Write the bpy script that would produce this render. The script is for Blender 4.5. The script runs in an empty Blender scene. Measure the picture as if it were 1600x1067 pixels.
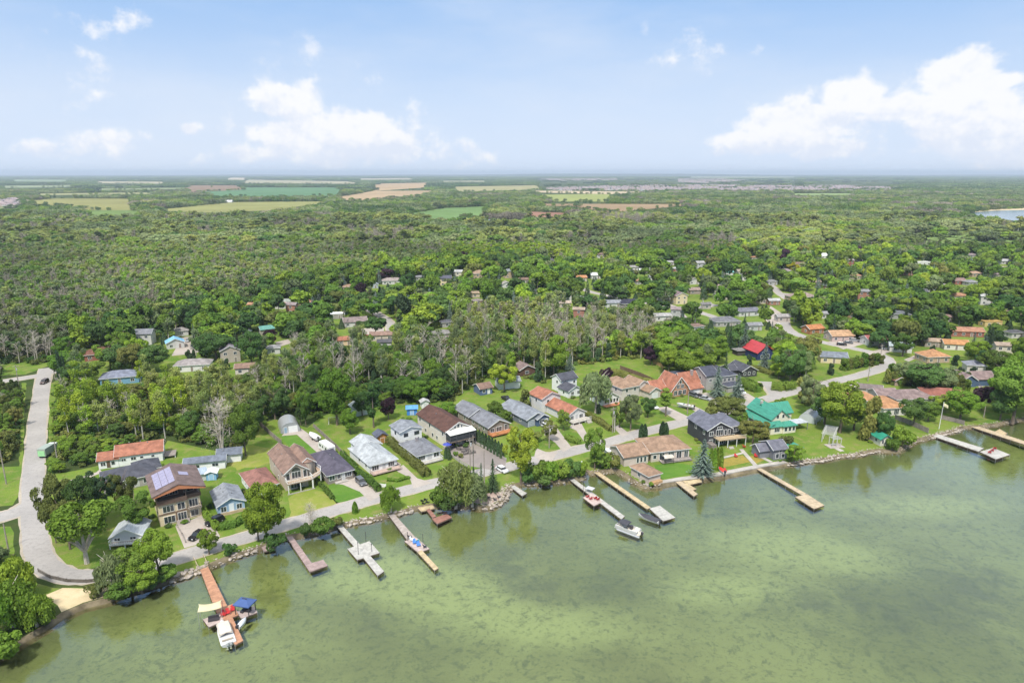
import bpy, bmesh, math, random
import numpy as np
from mathutils import Vector, Matrix
R = math.radians
S = bpy.context.scene
C = S.collection
# ---------------------------------------------------------------- camera, world, sun, exposure
F = 1067.0; PITCH = R(13.87); CAMH = 85.0
cam = bpy.data.objects.new('camera', bpy.data.cameras.new('camera')); C.objects.link(cam); S.camera = cam
cam.data.sensor_width = 36; cam.data.lens = 36*F/1600; cam.data.clip_start = 0.5; cam.data.clip_end = 80000
cam.location = (0, 0, CAMH); cam.rotation_euler = (math.pi/2-PITCH, 0, 0)
SUN_EL, SUN_AZ = R(56), R(194)          # azimuth clockwise from +Y
S.view_settings.view_transform = 'Standard'; S.view_settings.look = 'None'; S.view_settings.gamma = 1
S.view_settings.exposure = 0.70
S.cycles.max_bounces = 6; S.cycles.diffuse_bounces = 3; S.cycles.transparent_max_bounces = 12; S.cycles.volume_bounces = 0
S.cycles.use_denoising = True; S.cycles.caustics_reflective = False; S.cycles.caustics_refractive = False
S.cycles.sample_clamp_indirect = 4

def W(x, y, z=0.0):
    u = (x-800)/F; v = (533.5-y)/F
    dy = math.cos(PITCH)+v*math.sin(PITCH); dz = -math.sin(PITCH)+v*math.cos(PITCH)
    t = (z-CAMH)/dz
    return Vector((u*t, dy*t, z))
def DIR(x, y):
    u = (x-800)/F; v = (533.5-y)/F
    return Vector((u, math.cos(PITCH)+v*math.sin(PITCH), -math.sin(PITCH)+v*math.cos(PITCH))).normalized()
def PX(X, Y, Z=0.0):
    dz = Z-CAMH; d = Y*math.cos(PITCH)-dz*math.sin(PITCH); up = Y*math.sin(PITCH)+dz*math.cos(PITCH)
    return 800+F*X/d, 533.5-F*up/d
def PPM(X, Y): return F/(Y*math.cos(PITCH)+CAMH*math.sin(PITCH))

class NT:
    def __init__(s, tree): s.t = tree; s.n = tree.nodes; s.l = tree.links
    def new(s, typ, **kw):
        n = s.n.new(typ)
        for k, v in kw.items():
            if k in n.inputs.keys() if isinstance(k, str) else False: pass
            setattr(n, k, v)
        return n
    def set(s, sock, v):
        if isinstance(v, bpy.types.NodeSocket): s.l.new(v, sock)
        elif v is not None: sock.default_value = v
    def math(s, op, a, b=None, c=None, clamp=False):
        n = s.n.new('ShaderNodeMath'); n.operation = op; n.use_clamp = clamp
        s.set(n.inputs[0], a); s.set(n.inputs[1], b)
        if c is not None: s.set(n.inputs[2], c)
        return n.outputs[0]
    def noise(s, vec, scale, detail=4, rough=.55, dist=0., dim='3D'):
        n = s.n.new('ShaderNodeTexNoise'); n.noise_dimensions = dim
        if vec is not None: s.l.new(vec, n.inputs['Vector'])
        n.inputs['Scale'].default_value = scale; n.inputs['Detail'].default_value = detail
        n.inputs['Roughness'].default_value = rough; n.inputs['Distortion'].default_value = dist
        return n.outputs[0]
    def mix(s, f, a, b, mode='MIX'):
        n = s.n.new('ShaderNodeMix'); n.data_type = 'RGBA'; n.blend_type = mode
        s.set(n.inputs[0], f)
        for k, v in ((6, a), (7, b)):
            if isinstance(v, (tuple, list)) and len(v) == 3: v = (*v, 1)
            s.set(n.inputs[k], v)
        return n.outputs[2]
    def step(s, v, lo, hi, t0=0., t1=1.):
        n = s.n.new('ShaderNodeMapRange'); n.interpolation_type = 'SMOOTHSTEP'
        s.set(n.inputs[0], v); n.inputs[1].default_value = lo; n.inputs[2].default_value = hi
        n.inputs[3].default_value = t0; n.inputs[4].default_value = t1
        return n.outputs[0]
    def attr(s, name, kind='GEOMETRY'):
        n = s.n.new('ShaderNodeAttribute'); n.attribute_name = name; n.attribute_type = kind
        return n.outputs['Fac']

wd = bpy.data.worlds.new('World'); S.world = wd; wd.use_nodes = True
def build_world():
    t = NT(wd.node_tree); bg = wd.node_tree.nodes['Background']
    sky = t.n.new('ShaderNodeTexSky'); sky.sky_type = 'NISHITA'; sky.sun_disc = False
    sky.sun_elevation = SUN_EL; sky.sun_rotation = SUN_AZ; sky.altitude = 100; sky.air_density = 1.0; sky.dust_density = 0.6; sky.ozone_density = 1.6
    tc = t.n.new('ShaderNodeTexCoord'); sp = t.n.new('ShaderNodeSeparateXYZ'); t.l.new(tc.outputs['Generated'], sp.inputs[0])
    az = t.math('MULTIPLY', t.math('ARCTAN2', sp.outputs[0], sp.outputs[1]), 57.2958)
    el = t.math('MULTIPLY', t.math('ARCSINE', sp.outputs[2]), 57.2958)
    cb = t.n.new('ShaderNodeCombineXYZ'); t.set(cb.inputs[0], az); t.set(cb.inputs[1], t.math('MULTIPLY', el, 1.15))
    v = cb.outputs[0]
    # warp the cloud edges
    n1 = t.noise(v, .16, 8, .58); n2 = t.noise(v, .55, 7, .6); n3 = t.noise(v, .07, 3, .5)
    vo = t.n.new('ShaderNodeTexVoronoi'); vo.feature = 'SMOOTH_F1'; t.l.new(v, vo.inputs['Vector']); vo.inputs['Scale'].default_value = .42
    vo.inputs['Smoothness'].default_value = .6
    puff = t.math('SUBTRACT', 1.0, vo.outputs['Distance'])
    def ang(x, y):
        d = DIR(x, y); return math.degrees(math.atan2(d.x, d.y)), math.degrees(math.asin(d.z))
    tot = None; bot = None
    # (cx, cy, rx, ry, weight) in the sky, as directions
    for cx, cy, rx, ry, w in ((455, 160, 62, 38, 1.0), (520, 212, 125, 42, 1.05), (600, 225, 80, 30, .8), (440, 235, 60, 30, .55), (375, 238, 34, 24, .7), (297, 203, 22, 14, .7), (300, 240, 60, 22, .42),
                              (1330, 150, 60, 34, 1.0), (1250, 190, 110, 34, 1.0), (1190, 225, 90, 26, .85), (1490, 120, 75, 40, 1.05), (1520, 190, 120, 52, 1.1), (1430, 165, 110, 30, .8), (1600, 230, 130, 40, .9), (1130, 238, 40, 18, .6), (1290, 232, 90, 24, .7), (1570, 125, 40, 16, .7),
                              (190, 50, 80, 50, .45), (110, 100, 110, 80, .36), (160, 222, 100, 26, .62), (60, 235, 120, 26, .5),
                              (1110, 80, 120, 44, .34), (980, 60, 60, 30, .25), (560, 150, 200, 120, .28), (760, 240, 160, 28, .35), (1400, 215, 260, 60, .4), (-300, 180, 200, 60, .9), (2000, 160, 260, 70, 1.)):
        a0, e0 = ang(cx, cy); a1, _ = ang(cx+rx, cy); _, e1 = ang(cx, cy-ry)
        dx = t.math('DIVIDE', t.math('SUBTRACT', az, a0), abs(a1-a0)); dy = t.math('DIVIDE', t.math('SUBTRACT', el, e0), abs(e1-e0))
        q = t.math('ADD', t.math('MULTIPLY', dx, dx), t.math('MULTIPLY', dy, dy))
        m = t.math('MULTIPLY', t.math('POWER', 2.71828, t.math('MULTIPLY', q, -.9)), w)
        tot = m if tot is None else t.math('MAXIMUM', tot, m)
        bq = t.math('MULTIPLY', m, dy); bot = bq if bot is None else t.math('ADD', bot, bq)
    tex = t.math('ADD', t.math('ADD', t.math('MULTIPLY', n1, 1.3), t.math('MULTIPLY', n2, 1.15)), t.math('MULTIPLY', puff, .45))
    dens = t.math('ADD', tot, t.math('MULTIPLY', t.math('SUBTRACT', tex, 1.38), .80))
    a = t.math('MULTIPLY', t.step(dens, .35, .68), .88)
    a = t.math('MULTIPLY', a, t.step(tot, .03, .3))
    # thin high veil
    cv = t.n.new('ShaderNodeCombineXYZ'); t.set(cv.inputs[0], t.math('MULTIPLY', az, .35)); t.set(cv.inputs[1], t.math('MULTIPLY', el, 1.2))
    veil = t.step(t.noise(cv.outputs[0], .12, 6, .55), .36, .72, 0, .45)
    low = t.step(el, -1, 13, .80, 0.0)
    base = t.mix(t.math('MULTIPLY', low, 1.0), sky.outputs[0], (6.2, 7.1, 8.6))
    base = t.mix(.85, base, t.mix(t.step(el, .5, 17), (6.25, 7.3, 9.0), (2.7, 4.9, 8.5)))
    base = t.mix(veil, base, (7.0, 7.6, 8.6))
    vs_ = t.n.new('ShaderNodeVectorMath'); vs_.operation = 'ADD'; t.l.new(v, vs_.inputs[0]); vs_.inputs[1].default_value = (-.35, .75, 0)
    n2b = t.noise(vs_.outputs[0], .55, 7, .6); n1b = t.noise(vs_.outputs[0], .16, 8, .58)
    rel = t.math('ADD', t.math('MULTIPLY', t.math('SUBTRACT', n2, n2b), 1.6), t.math('MULTIPLY', t.math('SUBTRACT', n1, n1b), 2.6))
    shade = t.step(t.math('ADD', t.math('ADD', rel, .42), t.math('MULTIPLY', bot, .55)), -.1, .75)
    ccol = t.mix(shade, (7.1, 7.6, 8.7), (9.1, 9.05, 9.15))
    base = t.mix(a, base, ccol)
    # bright white fill light added to the unseen sky overhead
    base = t.mix(t.step(el, 34, 62, 0, .88), base, (15.5, 15.5, 15.3))
    t.l.new(base, bg.inputs[0]); bg.inputs[1].default_value = .070
build_world()
sd = bpy.data.lights.new('sun', 'SUN'); sd.energy = 3.0; sd.angle = R(6); sd.color = (1, .955, .88)
sun = bpy.data.objects.new('sun', sd); C.objects.link(sun)
sv = Vector((math.sin(SUN_AZ)*math.cos(SUN_EL), math.cos(SUN_AZ)*math.cos(SUN_EL), math.sin(SUN_EL)))
sun.rotation_euler = sv.to_track_quat('Z', 'Y').to_euler(); sun.location = (0, 0, 300)

# ---------------------------------------------------------------- materials
MATS = {}
def pm(name, col, rough=.8, var=.12, scale=.6, spec=.3, metal=0., bump=0., fine=0., col2=None, aniso=None):
    """plain surface with real colour variation and a little relief"""
    if name in MATS: return MATS[name]
    m = bpy.data.materials.new(name); m.use_nodes = True; t = NT(m.node_tree); b = m.node_tree.nodes['Principled BSDF']
    tc = t.n.new('ShaderNodeTexCoord'); v = tc.outputs['Object']
    if aniso:
        mp = t.n.new('ShaderNodeMapping'); mp.inputs['Scale'].default_value = aniso; t.l.new(v, mp.inputs[0]); v = mp.outputs[0]
    n = t.noise(v, scale, 5, .6)
    lo = tuple(c*(1-var*1.6) for c in col); hi = tuple(min(1, c*(1+var*1.6)) for c in (col2 or col))
    cc = t.mix(t.step(n, .25, .75), lo, hi)
    if fine:
        n2 = t.noise(v, 9., 3, .7)
        cc = t.mix(t.step(n2, .3, .7, 0, fine), cc, tuple(c*.45 for c in col))
    t.l.new(cc, b.inputs['Base Color']); b.inputs['Roughness'].default_value = rough
    b.inputs['Specular IOR Level'].default_value = spec; b.inputs['Metallic'].default_value = metal
    if bump:
        bp = t.n.new('ShaderNodeBump'); bp.inputs['Strength'].default_value = bump; bp.inputs['Distance'].default_value = .05
        t.l.new(t.noise(v, 6., 4, .6), bp.inputs['Height']); t.l.new(bp.outputs[0], b.inputs['Normal'])
    MATS[name] = m; return m
def siding(c):
    nm = 'siding_%d_%d_%d' % tuple(int(x*255) for x in c)
    if nm in MATS: return MATS[nm]
    m = pm(nm, c, .75, .06, .35)
    t = NT(m.node_tree); b = m.node_tree.nodes['Principled BSDF']; tc = t.n.new('ShaderNodeTexCoord')
    wv = t.n.new('ShaderNodeTexWave'); wv.bands_direction = 'Z'; wv.wave_profile = 'SAW'; wv.inputs['Scale'].default_value = 1.6
    t.l.new(tc.outputs['Object'], wv.inputs[0]); bp = t.n.new('ShaderNodeBump'); bp.inputs['Strength'].default_value = .35; bp.inputs['Distance'].default_value = .03
    t.l.new(wv.outputs['Fac'], bp.inputs['Height']); t.l.new(bp.outputs[0], b.inputs['Normal'])
    return m
def brick(c):
    nm = 'brick_%d_%d_%d' % tuple(int(x*255) for x in c)
    return pm(nm, c, .9, .08, 1.2, .15, bump=.3, fine=.18)
def shingle(c):
    nm = 'shingle_%d_%d_%d' % tuple(int(x*255) for x in c)
    if nm in MATS: return MATS[nm]
    m = pm(nm, c, .92, .19, .55, .15)
    t = NT(m.node_tree); b = m.node_tree.nodes['Principled BSDF']; tc = t.n.new('ShaderNodeTexCoord')
    old = b.inputs['Base Color'].links[0].from_socket
    br = t.n.new('ShaderNodeTexBrick'); mp = t.n.new('ShaderNodeMapping'); mp.inputs['Rotation'].default_value = (0, 0, 0)
    sp = t.n.new('ShaderNodeSeparateXYZ'); t.l.new(tc.outputs['Object'], sp.inputs[0]); cb = t.n.new('ShaderNodeCombineXYZ')
    t.set(cb.inputs[0], t.math('ADD', sp.outputs[0], sp.outputs[1])); t.set(cb.inputs[1], t.math('MULTIPLY', sp.outputs[2], 2.4))
    t.l.new(cb.outputs[0], br.inputs[0]); br.inputs['Scale'].default_value = 1.3; br.inputs['Color1'].default_value = (1, 1, 1, 1); br.inputs['Color2'].default_value = (.72, .72, .72, 1)
    br.inputs['Mortar'].default_value = (.55, .55, .55, 1); br.inputs['Mortar Size'].default_value = .03
    # streaks of age down the slope
    st = t.noise(tc.outputs['Object'], .9, 6, .65, .8)
    c1 = t.mix(.55, old, br.outputs[0], 'MULTIPLY'); c2 = t.mix(t.step(st, .48, .68, 0, .5), c1, tuple(x*.55+.02 for x in c))
    t.l.new(c2, b.inputs['Base Color']); return m
def metalroof(c):
    nm = 'metal_roof_%d_%d_%d' % tuple(int(x*255) for x in c)
    return pm(nm, c, .55, .16, 1.2, .4, aniso=(2.5, .35, .35))
def wood(c, nm=None):
    nm = nm or 'wood_%d_%d_%d' % tuple(int(x*255) for x in c)
    if nm in MATS: return MATS[nm]
    m = pm(nm, c, .85, .16, 1.1, .2, fine=.22)
    t = NT(m.node_tree); b = m.node_tree.nodes['Principled BSDF']; tc = t.n.new('ShaderNodeTexCoord'); old = b.inputs['Base Color'].links[0].from_socket
    wv = t.n.new('ShaderNodeTexWave'); wv.bands_direction = 'Y'; wv.inputs['Scale'].default_value = 1.1; wv.inputs['Distortion'].default_value = .3
    t.l.new(tc.outputs['Object'], wv.inputs[0])
    cell = t.n.new('ShaderNodeTexWhiteNoise'); cell.noise_dimensions = '1D'; sp = t.n.new('ShaderNodeSeparateXYZ'); t.l.new(tc.outputs['Object'], sp.inputs[0])
    t.set(cell.inputs['W'], t.math('FLOOR', t.math('MULTIPLY', sp.outputs[1], 1.6)))
    c1 = t.mix(t.step(wv.outputs['Fac'], 0, .14, .55, 0), old, tuple(x*.35 for x in c))
    c2 = t.mix(t.math('MULTIPLY', cell.outputs[0], .35), c1, tuple(x*.55 for x in c))
    t.l.new(c2, b.inputs['Base Color']); return m
WHITE = (.74, .74, .72)
def paint(c, gloss=.35, nm=None):
    nm = nm or 'paint_%d_%d_%d' % tuple(int(x*255) for x in c)
    return pm(nm, c, gloss, .03, 1., .5)
GLASS = pm('window_glass', (.035, .045, .055), .08, .2, .5, .8)
TINT = pm('car_glass', (.015, .018, .02), .08, .1, .5, .8)
CONC = pm('concrete', (.40, .37, .33), .9, .12, .5, .2, fine=.2)
RUBBER = pm('rubber', (.02, .02, .02), .8, .1)
STEEL = pm('steel', (.45, .46, .47), .4, .06, metal=.6)
POLEW = pm('weathered_pole', (.30, .26, .22), .9, .2, .8)
STONE = pm('lakeshore_stone', (.40, .345, .29), .9, .35, .9, .2, bump=.5, fine=.25)
EARTH = pm('bank_earth', (.17, .14, .09), 1, .3, .5, .1, fine=.3, bump=.6)

# ---------------------------------------------------------------- mesh helper
class MB:
    def __init__(s): s.v = []; s.f = []; s.mi = []
    def add(s, vs, fs, mi=0):
        o = len(s.v); s.v += [tuple(v) for v in vs]; s.f += [tuple(o+i for i in f) for f in fs]; s.mi += [mi]*len(fs); return s
    def box(s, x0, y0, z0, x1, y1, z1, mi=0):
        return s.add([(x0,y0,z0),(x1,y0,z0),(x1,y1,z0),(x0,y1,z0),(x0,y0,z1),(x1,y0,z1),(x1,y1,z1),(x0,y1,z1)],
                     [(0,3,2,1),(4,5,6,7),(0,1,5,4),(1,2,6,5),(2,3,7,6),(3,0,4,7)], mi)
    def bar(s, a, b, w, h=None, mi=0, up=(0,0,1)):
        a, b = Vector(a), Vector(b); h = h or w; d = b-a
        if d.length < 1e-6: return s
        d.normalize(); u = Vector(up)
        if abs(d.dot(u)) > .98: u = Vector((1,0,0))
        x = d.cross(u).normalized(); y = x.cross(d).normalized()
        vs = [p+x*(sx*w/2)+y*(sy*h/2) for p in (a, b) for sx, sy in ((-1,-1),(1,-1),(1,1),(-1,1))]
        return s.add(vs, [(0,1,2,3)[::-1],(4,5,6,7),(0,1,5,4),(1,2,6,5),(2,3,7,6),(3,0,4,7)], mi)
    def tube(s, pts, rs, n=6, mi=0, cap=True):
        pts = [Vector(p) for p in pts]; rings = []; o = len(s.v)
        for i, p in enumerate(pts):
            d = (pts[min(i+1, len(pts)-1)]-pts[max(i-1, 0)])
            d = d.normalized() if d.length > 1e-9 else Vector((0,0,1))
            u = Vector((0,0,1)) if abs(d.z) < .9 else Vector((1,0,0))
            x = d.cross(u).normalized(); y = d.cross(x)
            r = rs[i] if isinstance(rs, (list, tuple)) else rs
            for k in range(n):
                an = 2*math.pi*k/n; s.v.append(tuple(p+x*(math.cos(an)*r)+y*(math.sin(an)*r)))
        for i in range(len(pts)-1):
            for k in range(n):
                a = o+i*n+k; b = o+i*n+(k+1)%n; s.f.append((a, b, b+n, a+n)); s.mi.append(mi)
        if cap:
            s.f.append(tuple(o+k for k in range(n))[::-1]); s.mi.append(mi)
            s.f.append(tuple(o+(len(pts)-1)*n+k for k in range(n))); s.mi.append(mi)
        return s
    def prism(s, poly, z0, z1, mi=0):
        """poly: list of (x,y), z0/z1 flat"""
        n = len(poly); o = len(s.v)
        a = sum(poly[i][0]*poly[(i+1)%n][1]-poly[(i+1)%n][0]*poly[i][1] for i in range(n))
        if a < 0: poly = poly[::-1]
        s.v += [(p[0], p[1], z0) for p in poly]+[(p[0], p[1], z1) for p in poly]
        s.f.append(tuple(o+i for i in range(n))[::-1]); s.f.append(tuple(o+n+i for i in range(n)))
        s.f += [(o+i, o+(i+1)%n, o+n+(i+1)%n, o+n+i) for i in range(n)]; s.mi += [mi]*(n+2); return s
    def loft(s, rings, mi=0, cap=True):
        n = len(rings[0]); o = len(s.v)
        for r in rings: s.v += [tuple(p) for p in r]
        for i in range(len(rings)-1):
            for k in range(n):
                a = o+i*n+k; b = o+i*n+(k+1)%n; s.f.append((a, b, b+n, a+n)); s.mi.append(mi)
        if cap:
            s.f.append(tuple(o+k for k in range(n))[::-1]); s.f.append(tuple(o+(len(rings)-1)*n+k for k in range(n))); s.mi += [mi, mi]
        return s
    def mesh(s, name, mats, smooth=False, fix=False):
        me = bpy.data.meshes.new(name); me.from_pydata(s.v, [], s.f)
        for m in (mats if isinstance(mats, (list, tuple)) else [mats]): me.materials.append(m)
        if len(me.materials) > 1: me.polygons.foreach_set('material_index', s.mi)
        if fix:
            bm = bmesh.new(); bm.from_mesh(me); bmesh.ops.recalc_face_normals(bm, faces=bm.faces); bm.to_mesh(me); bm.free()
        if smooth: me.polygons.foreach_set('use_smooth', [True]*len(me.polygons))
        me.update(); return me
    def build(s, name, mats, parent=None, smooth=False, loc=None, fix=False):
        return link(name, s.mesh(name, mats, smooth, fix), parent, loc)
def link(name, me, parent=None, loc=None, rz=0.):
    o = bpy.data.objects.new(name, me); C.objects.link(o)
    if parent: o.parent = parent
    if loc is not None: o.location = loc
    if rz: o.rotation_euler = (0, 0, rz)
    return o
def thing(name, label, cat, loc=(0,0,0), rz=0., group=None):
    o = bpy.data.objects.new(name, None); o.empty_display_size = .5; C.objects.link(o)
    o.location = loc; o.rotation_euler = (0, 0, rz); tag(o, label, cat, group); return o
def tag(o, label, cat, group=None):
    o['label'] = label; o['category'] = cat
    if group: o['group'] = group
    return o
KIDS = {}
def copy_thing(src, label, loc, rz, group=None, scale=None):
    c = src.copy(); C.objects.link(c); c.location = loc; c.rotation_euler = (0, 0, rz); c['label'] = label
    if scale: c.scale = scale if isinstance(scale, (tuple, list)) else (scale,)*3
    if group: c['group'] = group
    elif 'group' in c: del c['group']
    if src not in KIDS:
        KIDS[src] = [(k, [g for g in bpy.data.objects if g.parent == k]) for k in bpy.data.objects if k.parent == src]
    for k, gs in KIDS[src]:
        k2 = k.copy(); C.objects.link(k2); k2.parent = c
        for g in gs: g2 = g.copy(); C.objects.link(g2); g2.parent = k2
    return c
def struct(o, kind='structure'): o['kind'] = kind; return o

# ---------------------------------------------------------------- ground, shore, water
SHORE = [(-160,1130),(-60,1050),(0,1017),(30,998),(70,975),(95,957),(130,942),(169,932),(200,922),(237,912),(264,902),(308,888),(325,880),(351,869),(379,860),(402,853),(430,843),(447,835),(471,832),(495,829),(520,820),(540,815),(560,811),(589,806),(607,801),(622,798),(645,791),(674,786),(704,789),(740,787),(752,789),(764,789),(776,785),(785,777),(789,766),(798,756),(817,752),(845,752),(882,747),(909,744),(912,728),(918,733),(925,736),(936,734),(950,732),(964,731),(974,736),(983,742),(992,749),(1009,758),(1034,755),(1056,750),(1096,745),(1124,741),(1160,734.5),(1181,730),(1227,722),(1256,718),(1274,716),(1302,711),(1312,709),(1340,707),(1370,701),(1400,702),(1420,690),(1436,684),(1452,680),(1475,674),(1490,670),(1505,665),(1530,664),(1555,661),(1570,657),(1585,654),(1620,649),(1700,640),(1850,628),(2100,610)]
sh = [W(*p).to_2d() for p in SHORE]
def jag(pts, amp, rng, step=3.0):
    out = []
    for a, b in zip(pts[:-1], pts[1:]):
        n = max(1, int((b-a).length/step))
        for i in range(n):
            p = a.lerp(b, i/n); out.append(p if i == 0 else p+Vector((rng.uniform(-amp, amp), rng.uniform(-amp, amp))))
    return out+[pts[-1]]
rg = random.Random(5)
shore = jag(sh, .35, rg)
BIG = 27000.
def ground_mat():
    m = bpy.data.materials.new('ground'); m.use_nodes = True; t = NT(m.node_tree); b = m.node_tree.nodes['Principled BSDF']
    g = t.n.new('ShaderNodeNewGeometry').outputs['Position']
    n1 = t.noise(g, .008, 6, .6); n2 = t.noise(g, .12, 6, .65); n3 = t.noise(g, 2.2, 3, .6)
    c = t.mix(t.step(n1, .35, .65), (.040, .066, .018), (.070, .098, .028))
    c = t.mix(t.step(n2, .4, .7, 0, .5), c, (.085, .082, .038))
    c = t.mix(t.step(n3, .4, .7, 0, .4), c, (.025, .042, .012))
    t.l.new(c, b.inputs['Base Color']); b.inputs['Roughness'].default_value = 1; b.inputs['Specular IOR Level'].default_value = .05
    return m
GM = ground_mat()
bm = bmesh.new()
# the land runs behind the shore line; it closes far to the left and the right
loop = list(shore)+[Vector((2600, 900)), Vector((BIG, 900)), Vector((BIG, BIG)), Vector((-BIG, BIG)), Vector((-BIG, -BIG)), Vector((-900, -BIG)), Vector((-500, -200))]
vs = [bm.verts.new((p.x, p.y, 0)) for p in loop]; fc = bm.faces.new(vs); fc.normal_update()
if fc.normal.z < 0: fc.normal_flip()
bmesh.ops.triangulate(bm, faces=[fc])
me = bpy.data.meshes.new('ground'); bm.to_mesh(me); bm.free(); me.materials.append(GM)
struct(link('ground', me))
# bank
mb = MB(); k = len(shore)
nrm = []
for i in range(k):
    d = (shore[min(i+1, k-1)]-shore[max(i-1, 0)]).normalized(); nrm.append(Vector((d.y, -d.x)))
rows = []
for j, (off, z) in enumerate(((0, 0), (.45, -.18), (1.0, -.75), (1.8, -1.35), (4., -2.1))):
    rows.append([(shore[i].x+nrm[i].x*(off+(rg.uniform(-.15, .15) if 0 < j < 4 else 0)), shore[i].y+nrm[i].y*off, z+(rg.uniform(-.1, .1) if j in (1, 2) else 0)) for i in range(k)])
for r in rows: mb.v += r
for j in range(4):
    for i in range(k-1): a = j*k+i; mb.f.append((a, a+k, a+k+1, a+1)); mb.mi.append(0)
struct(mb.build('shore_bank', EARTH, smooth=True))

WZ = -.8
def in_poly(X, Y, poly):
    X = np.asarray(X, float); Y = np.asarray(Y, float); c = np.zeros(X.shape, bool); n = len(poly)
    for i in range(n):
        x0, y0 = poly[i][:2]; x1, y1 = poly[i-1][:2]
        if y0 == y1: continue
        m = ((y0 > Y) != (y1 > Y)) & (X < (x1-x0)*(Y-y0)/(y1-y0)+x0); c ^= m
    return c
def dist_line(X, Y, pts):
    d = np.full(np.asarray(X).shape, 1e9)
    for a, b in zip(pts[:-1], pts[1:]):
        ax, ay, bx, by = a[0], a[1], b[0], b[1]; L = (bx-ax)**2+(by-ay)**2+1e-9
        t = np.clip(((X-ax)*(bx-ax)+(Y-ay)*(by-ay))/L, 0, 1)
        d = np.minimum(d, np.hypot(X-ax-t*(bx-ax), Y-ay-t*(by-ay)))
    return d
def pxarr(X, Y, Z=0.):
    dz = Z-CAMH; d = Y*math.cos(PITCH)-dz*math.sin(PITCH); up = Y*math.sin(PITCH)+dz*math.cos(PITCH)
    return 800+F*X/d, 533.5-F*up/d
# lake bed
def bed():
    xs = np.arange(-200, 500, 2.5); ys = np.arange(-60, 330, 2.5); XX, YY = np.meshgrid(xs, ys); nx, ny = len(xs), len(ys)
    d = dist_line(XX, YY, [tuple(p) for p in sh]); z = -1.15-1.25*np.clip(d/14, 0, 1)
    px_, py_ = pxarr(XX, YY, -2.2)
    def blob(cx, cy, rx, ry, ang=0):
        c, s = math.cos(R(ang)), math.sin(R(ang)); u = (px_-cx)*c+(py_-cy)*s; v = -(px_-cx)*s+(py_-cy)*c
        return np.exp(-((u/rx)**2+(v/ry)**2))
    weed = np.clip(.6*blob(800,890,70,40,25)+.3*blob(1000,850,90,26,10)+.7*blob(1300,700+90,120,26,5)*.6+.35*blob(1480,860,120,60,30)+.35*blob(1560,960,130,80,20)+.5*blob(1250,935,130,34)+.6*blob(940,925,140,28)
                 +.5*blob(250,1000,110,50)+.35*blob(640,980,130,40)+.6*blob(1150,800,60,12)+.5*blob(1400,970,110,50)+.5*blob(420,930,60,22), 0, 1.2)
    pale = np.clip(.9*blob(1260,860,170,34,8)+.8*blob(1130,920,120,26)+.9*blob(700,925,130,45,15)+.7*blob(560,900,100,40)+.6*blob(900,980,160,40)+.7*blob(1430,790,170,22)+.4*blob(420,1010,110,40), 0, 1)
    me = bpy.data.meshes.new('lake_bed')
    v = np.stack([XX.ravel(), YY.ravel(), z.ravel()], 1)
    I = (np.arange(ny-1)[:, None]*nx+np.arange(nx-1)[None]).ravel(); fs = np.stack([I, I+1, I+1+nx, I+nx], 1)
    me.from_pydata(v.tolist(), [], fs.tolist())
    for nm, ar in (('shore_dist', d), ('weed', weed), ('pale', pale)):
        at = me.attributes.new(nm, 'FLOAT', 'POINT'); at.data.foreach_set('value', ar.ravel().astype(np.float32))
    m = bpy.data.materials.new('lake_bed'); m.use_nodes = True; t = NT(m.node_tree); b = m.node_tree.nodes['Principled BSDF']
    g = t.n.new('ShaderNodeNewGeometry').outputs['Position']
    wp = t.n.new('ShaderNodeVectorMath'); wp.operation = 'MULTIPLY_ADD'
    nn = t.n.new('ShaderNodeTexNoise'); t.l.new(g, nn.inputs[0]); nn.inputs['Scale'].default_value = .09; nn.inputs['Detail'].default_value = 4
    t.l.new(nn.outputs['Color'], wp.inputs[0]); wp.inputs[1].default_value = (9, 9, 9); t.l.new(g, wp.inputs[2]); gw = wp.outputs[0]
    n1 = t.noise(gw, .028, 6, .6); n2 = t.noise(gw, .16, 8, .68); n3 = t.noise(g, 1.1, 5, .7); n4 = t.noise(gw, .5, 6, .7)
    c = t.mix(t.step(n1, .34, .66), (.152, .168, .066), (.222, .250, .102))
    c = t.mix(t.step(t.math('ADD', t.attr('pale'), t.math('MULTIPLY', n2, .7)), .45, 1.1, 0, .75), c, (.32, .365, .155))
    wm = t.step(t.math('ADD', t.attr('weed'), t.math('MULTIPLY', t.math('SUBTRACT', n2, .5), 2.4)), .2, .85, 0, .62)
    c = t.mix(wm, c, (.10, .11, .06))
    c = t.mix(t.step(n4, .50, .66, 0, .55), c, (.085, .10, .045))
    c = t.mix(t.step(n3, .52, .68, 0, .55), c, (.075, .095, .038))
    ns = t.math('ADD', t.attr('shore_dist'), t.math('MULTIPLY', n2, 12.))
    c = t.mix(t.step(ns, 5, 22, .6, 0), c, (.10, .115, .075))  # reflection of shore trees painted in: bed colour darkens towards the shore
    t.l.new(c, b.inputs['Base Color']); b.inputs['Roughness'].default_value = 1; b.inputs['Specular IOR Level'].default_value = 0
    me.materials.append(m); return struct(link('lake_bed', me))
bed()
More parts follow.
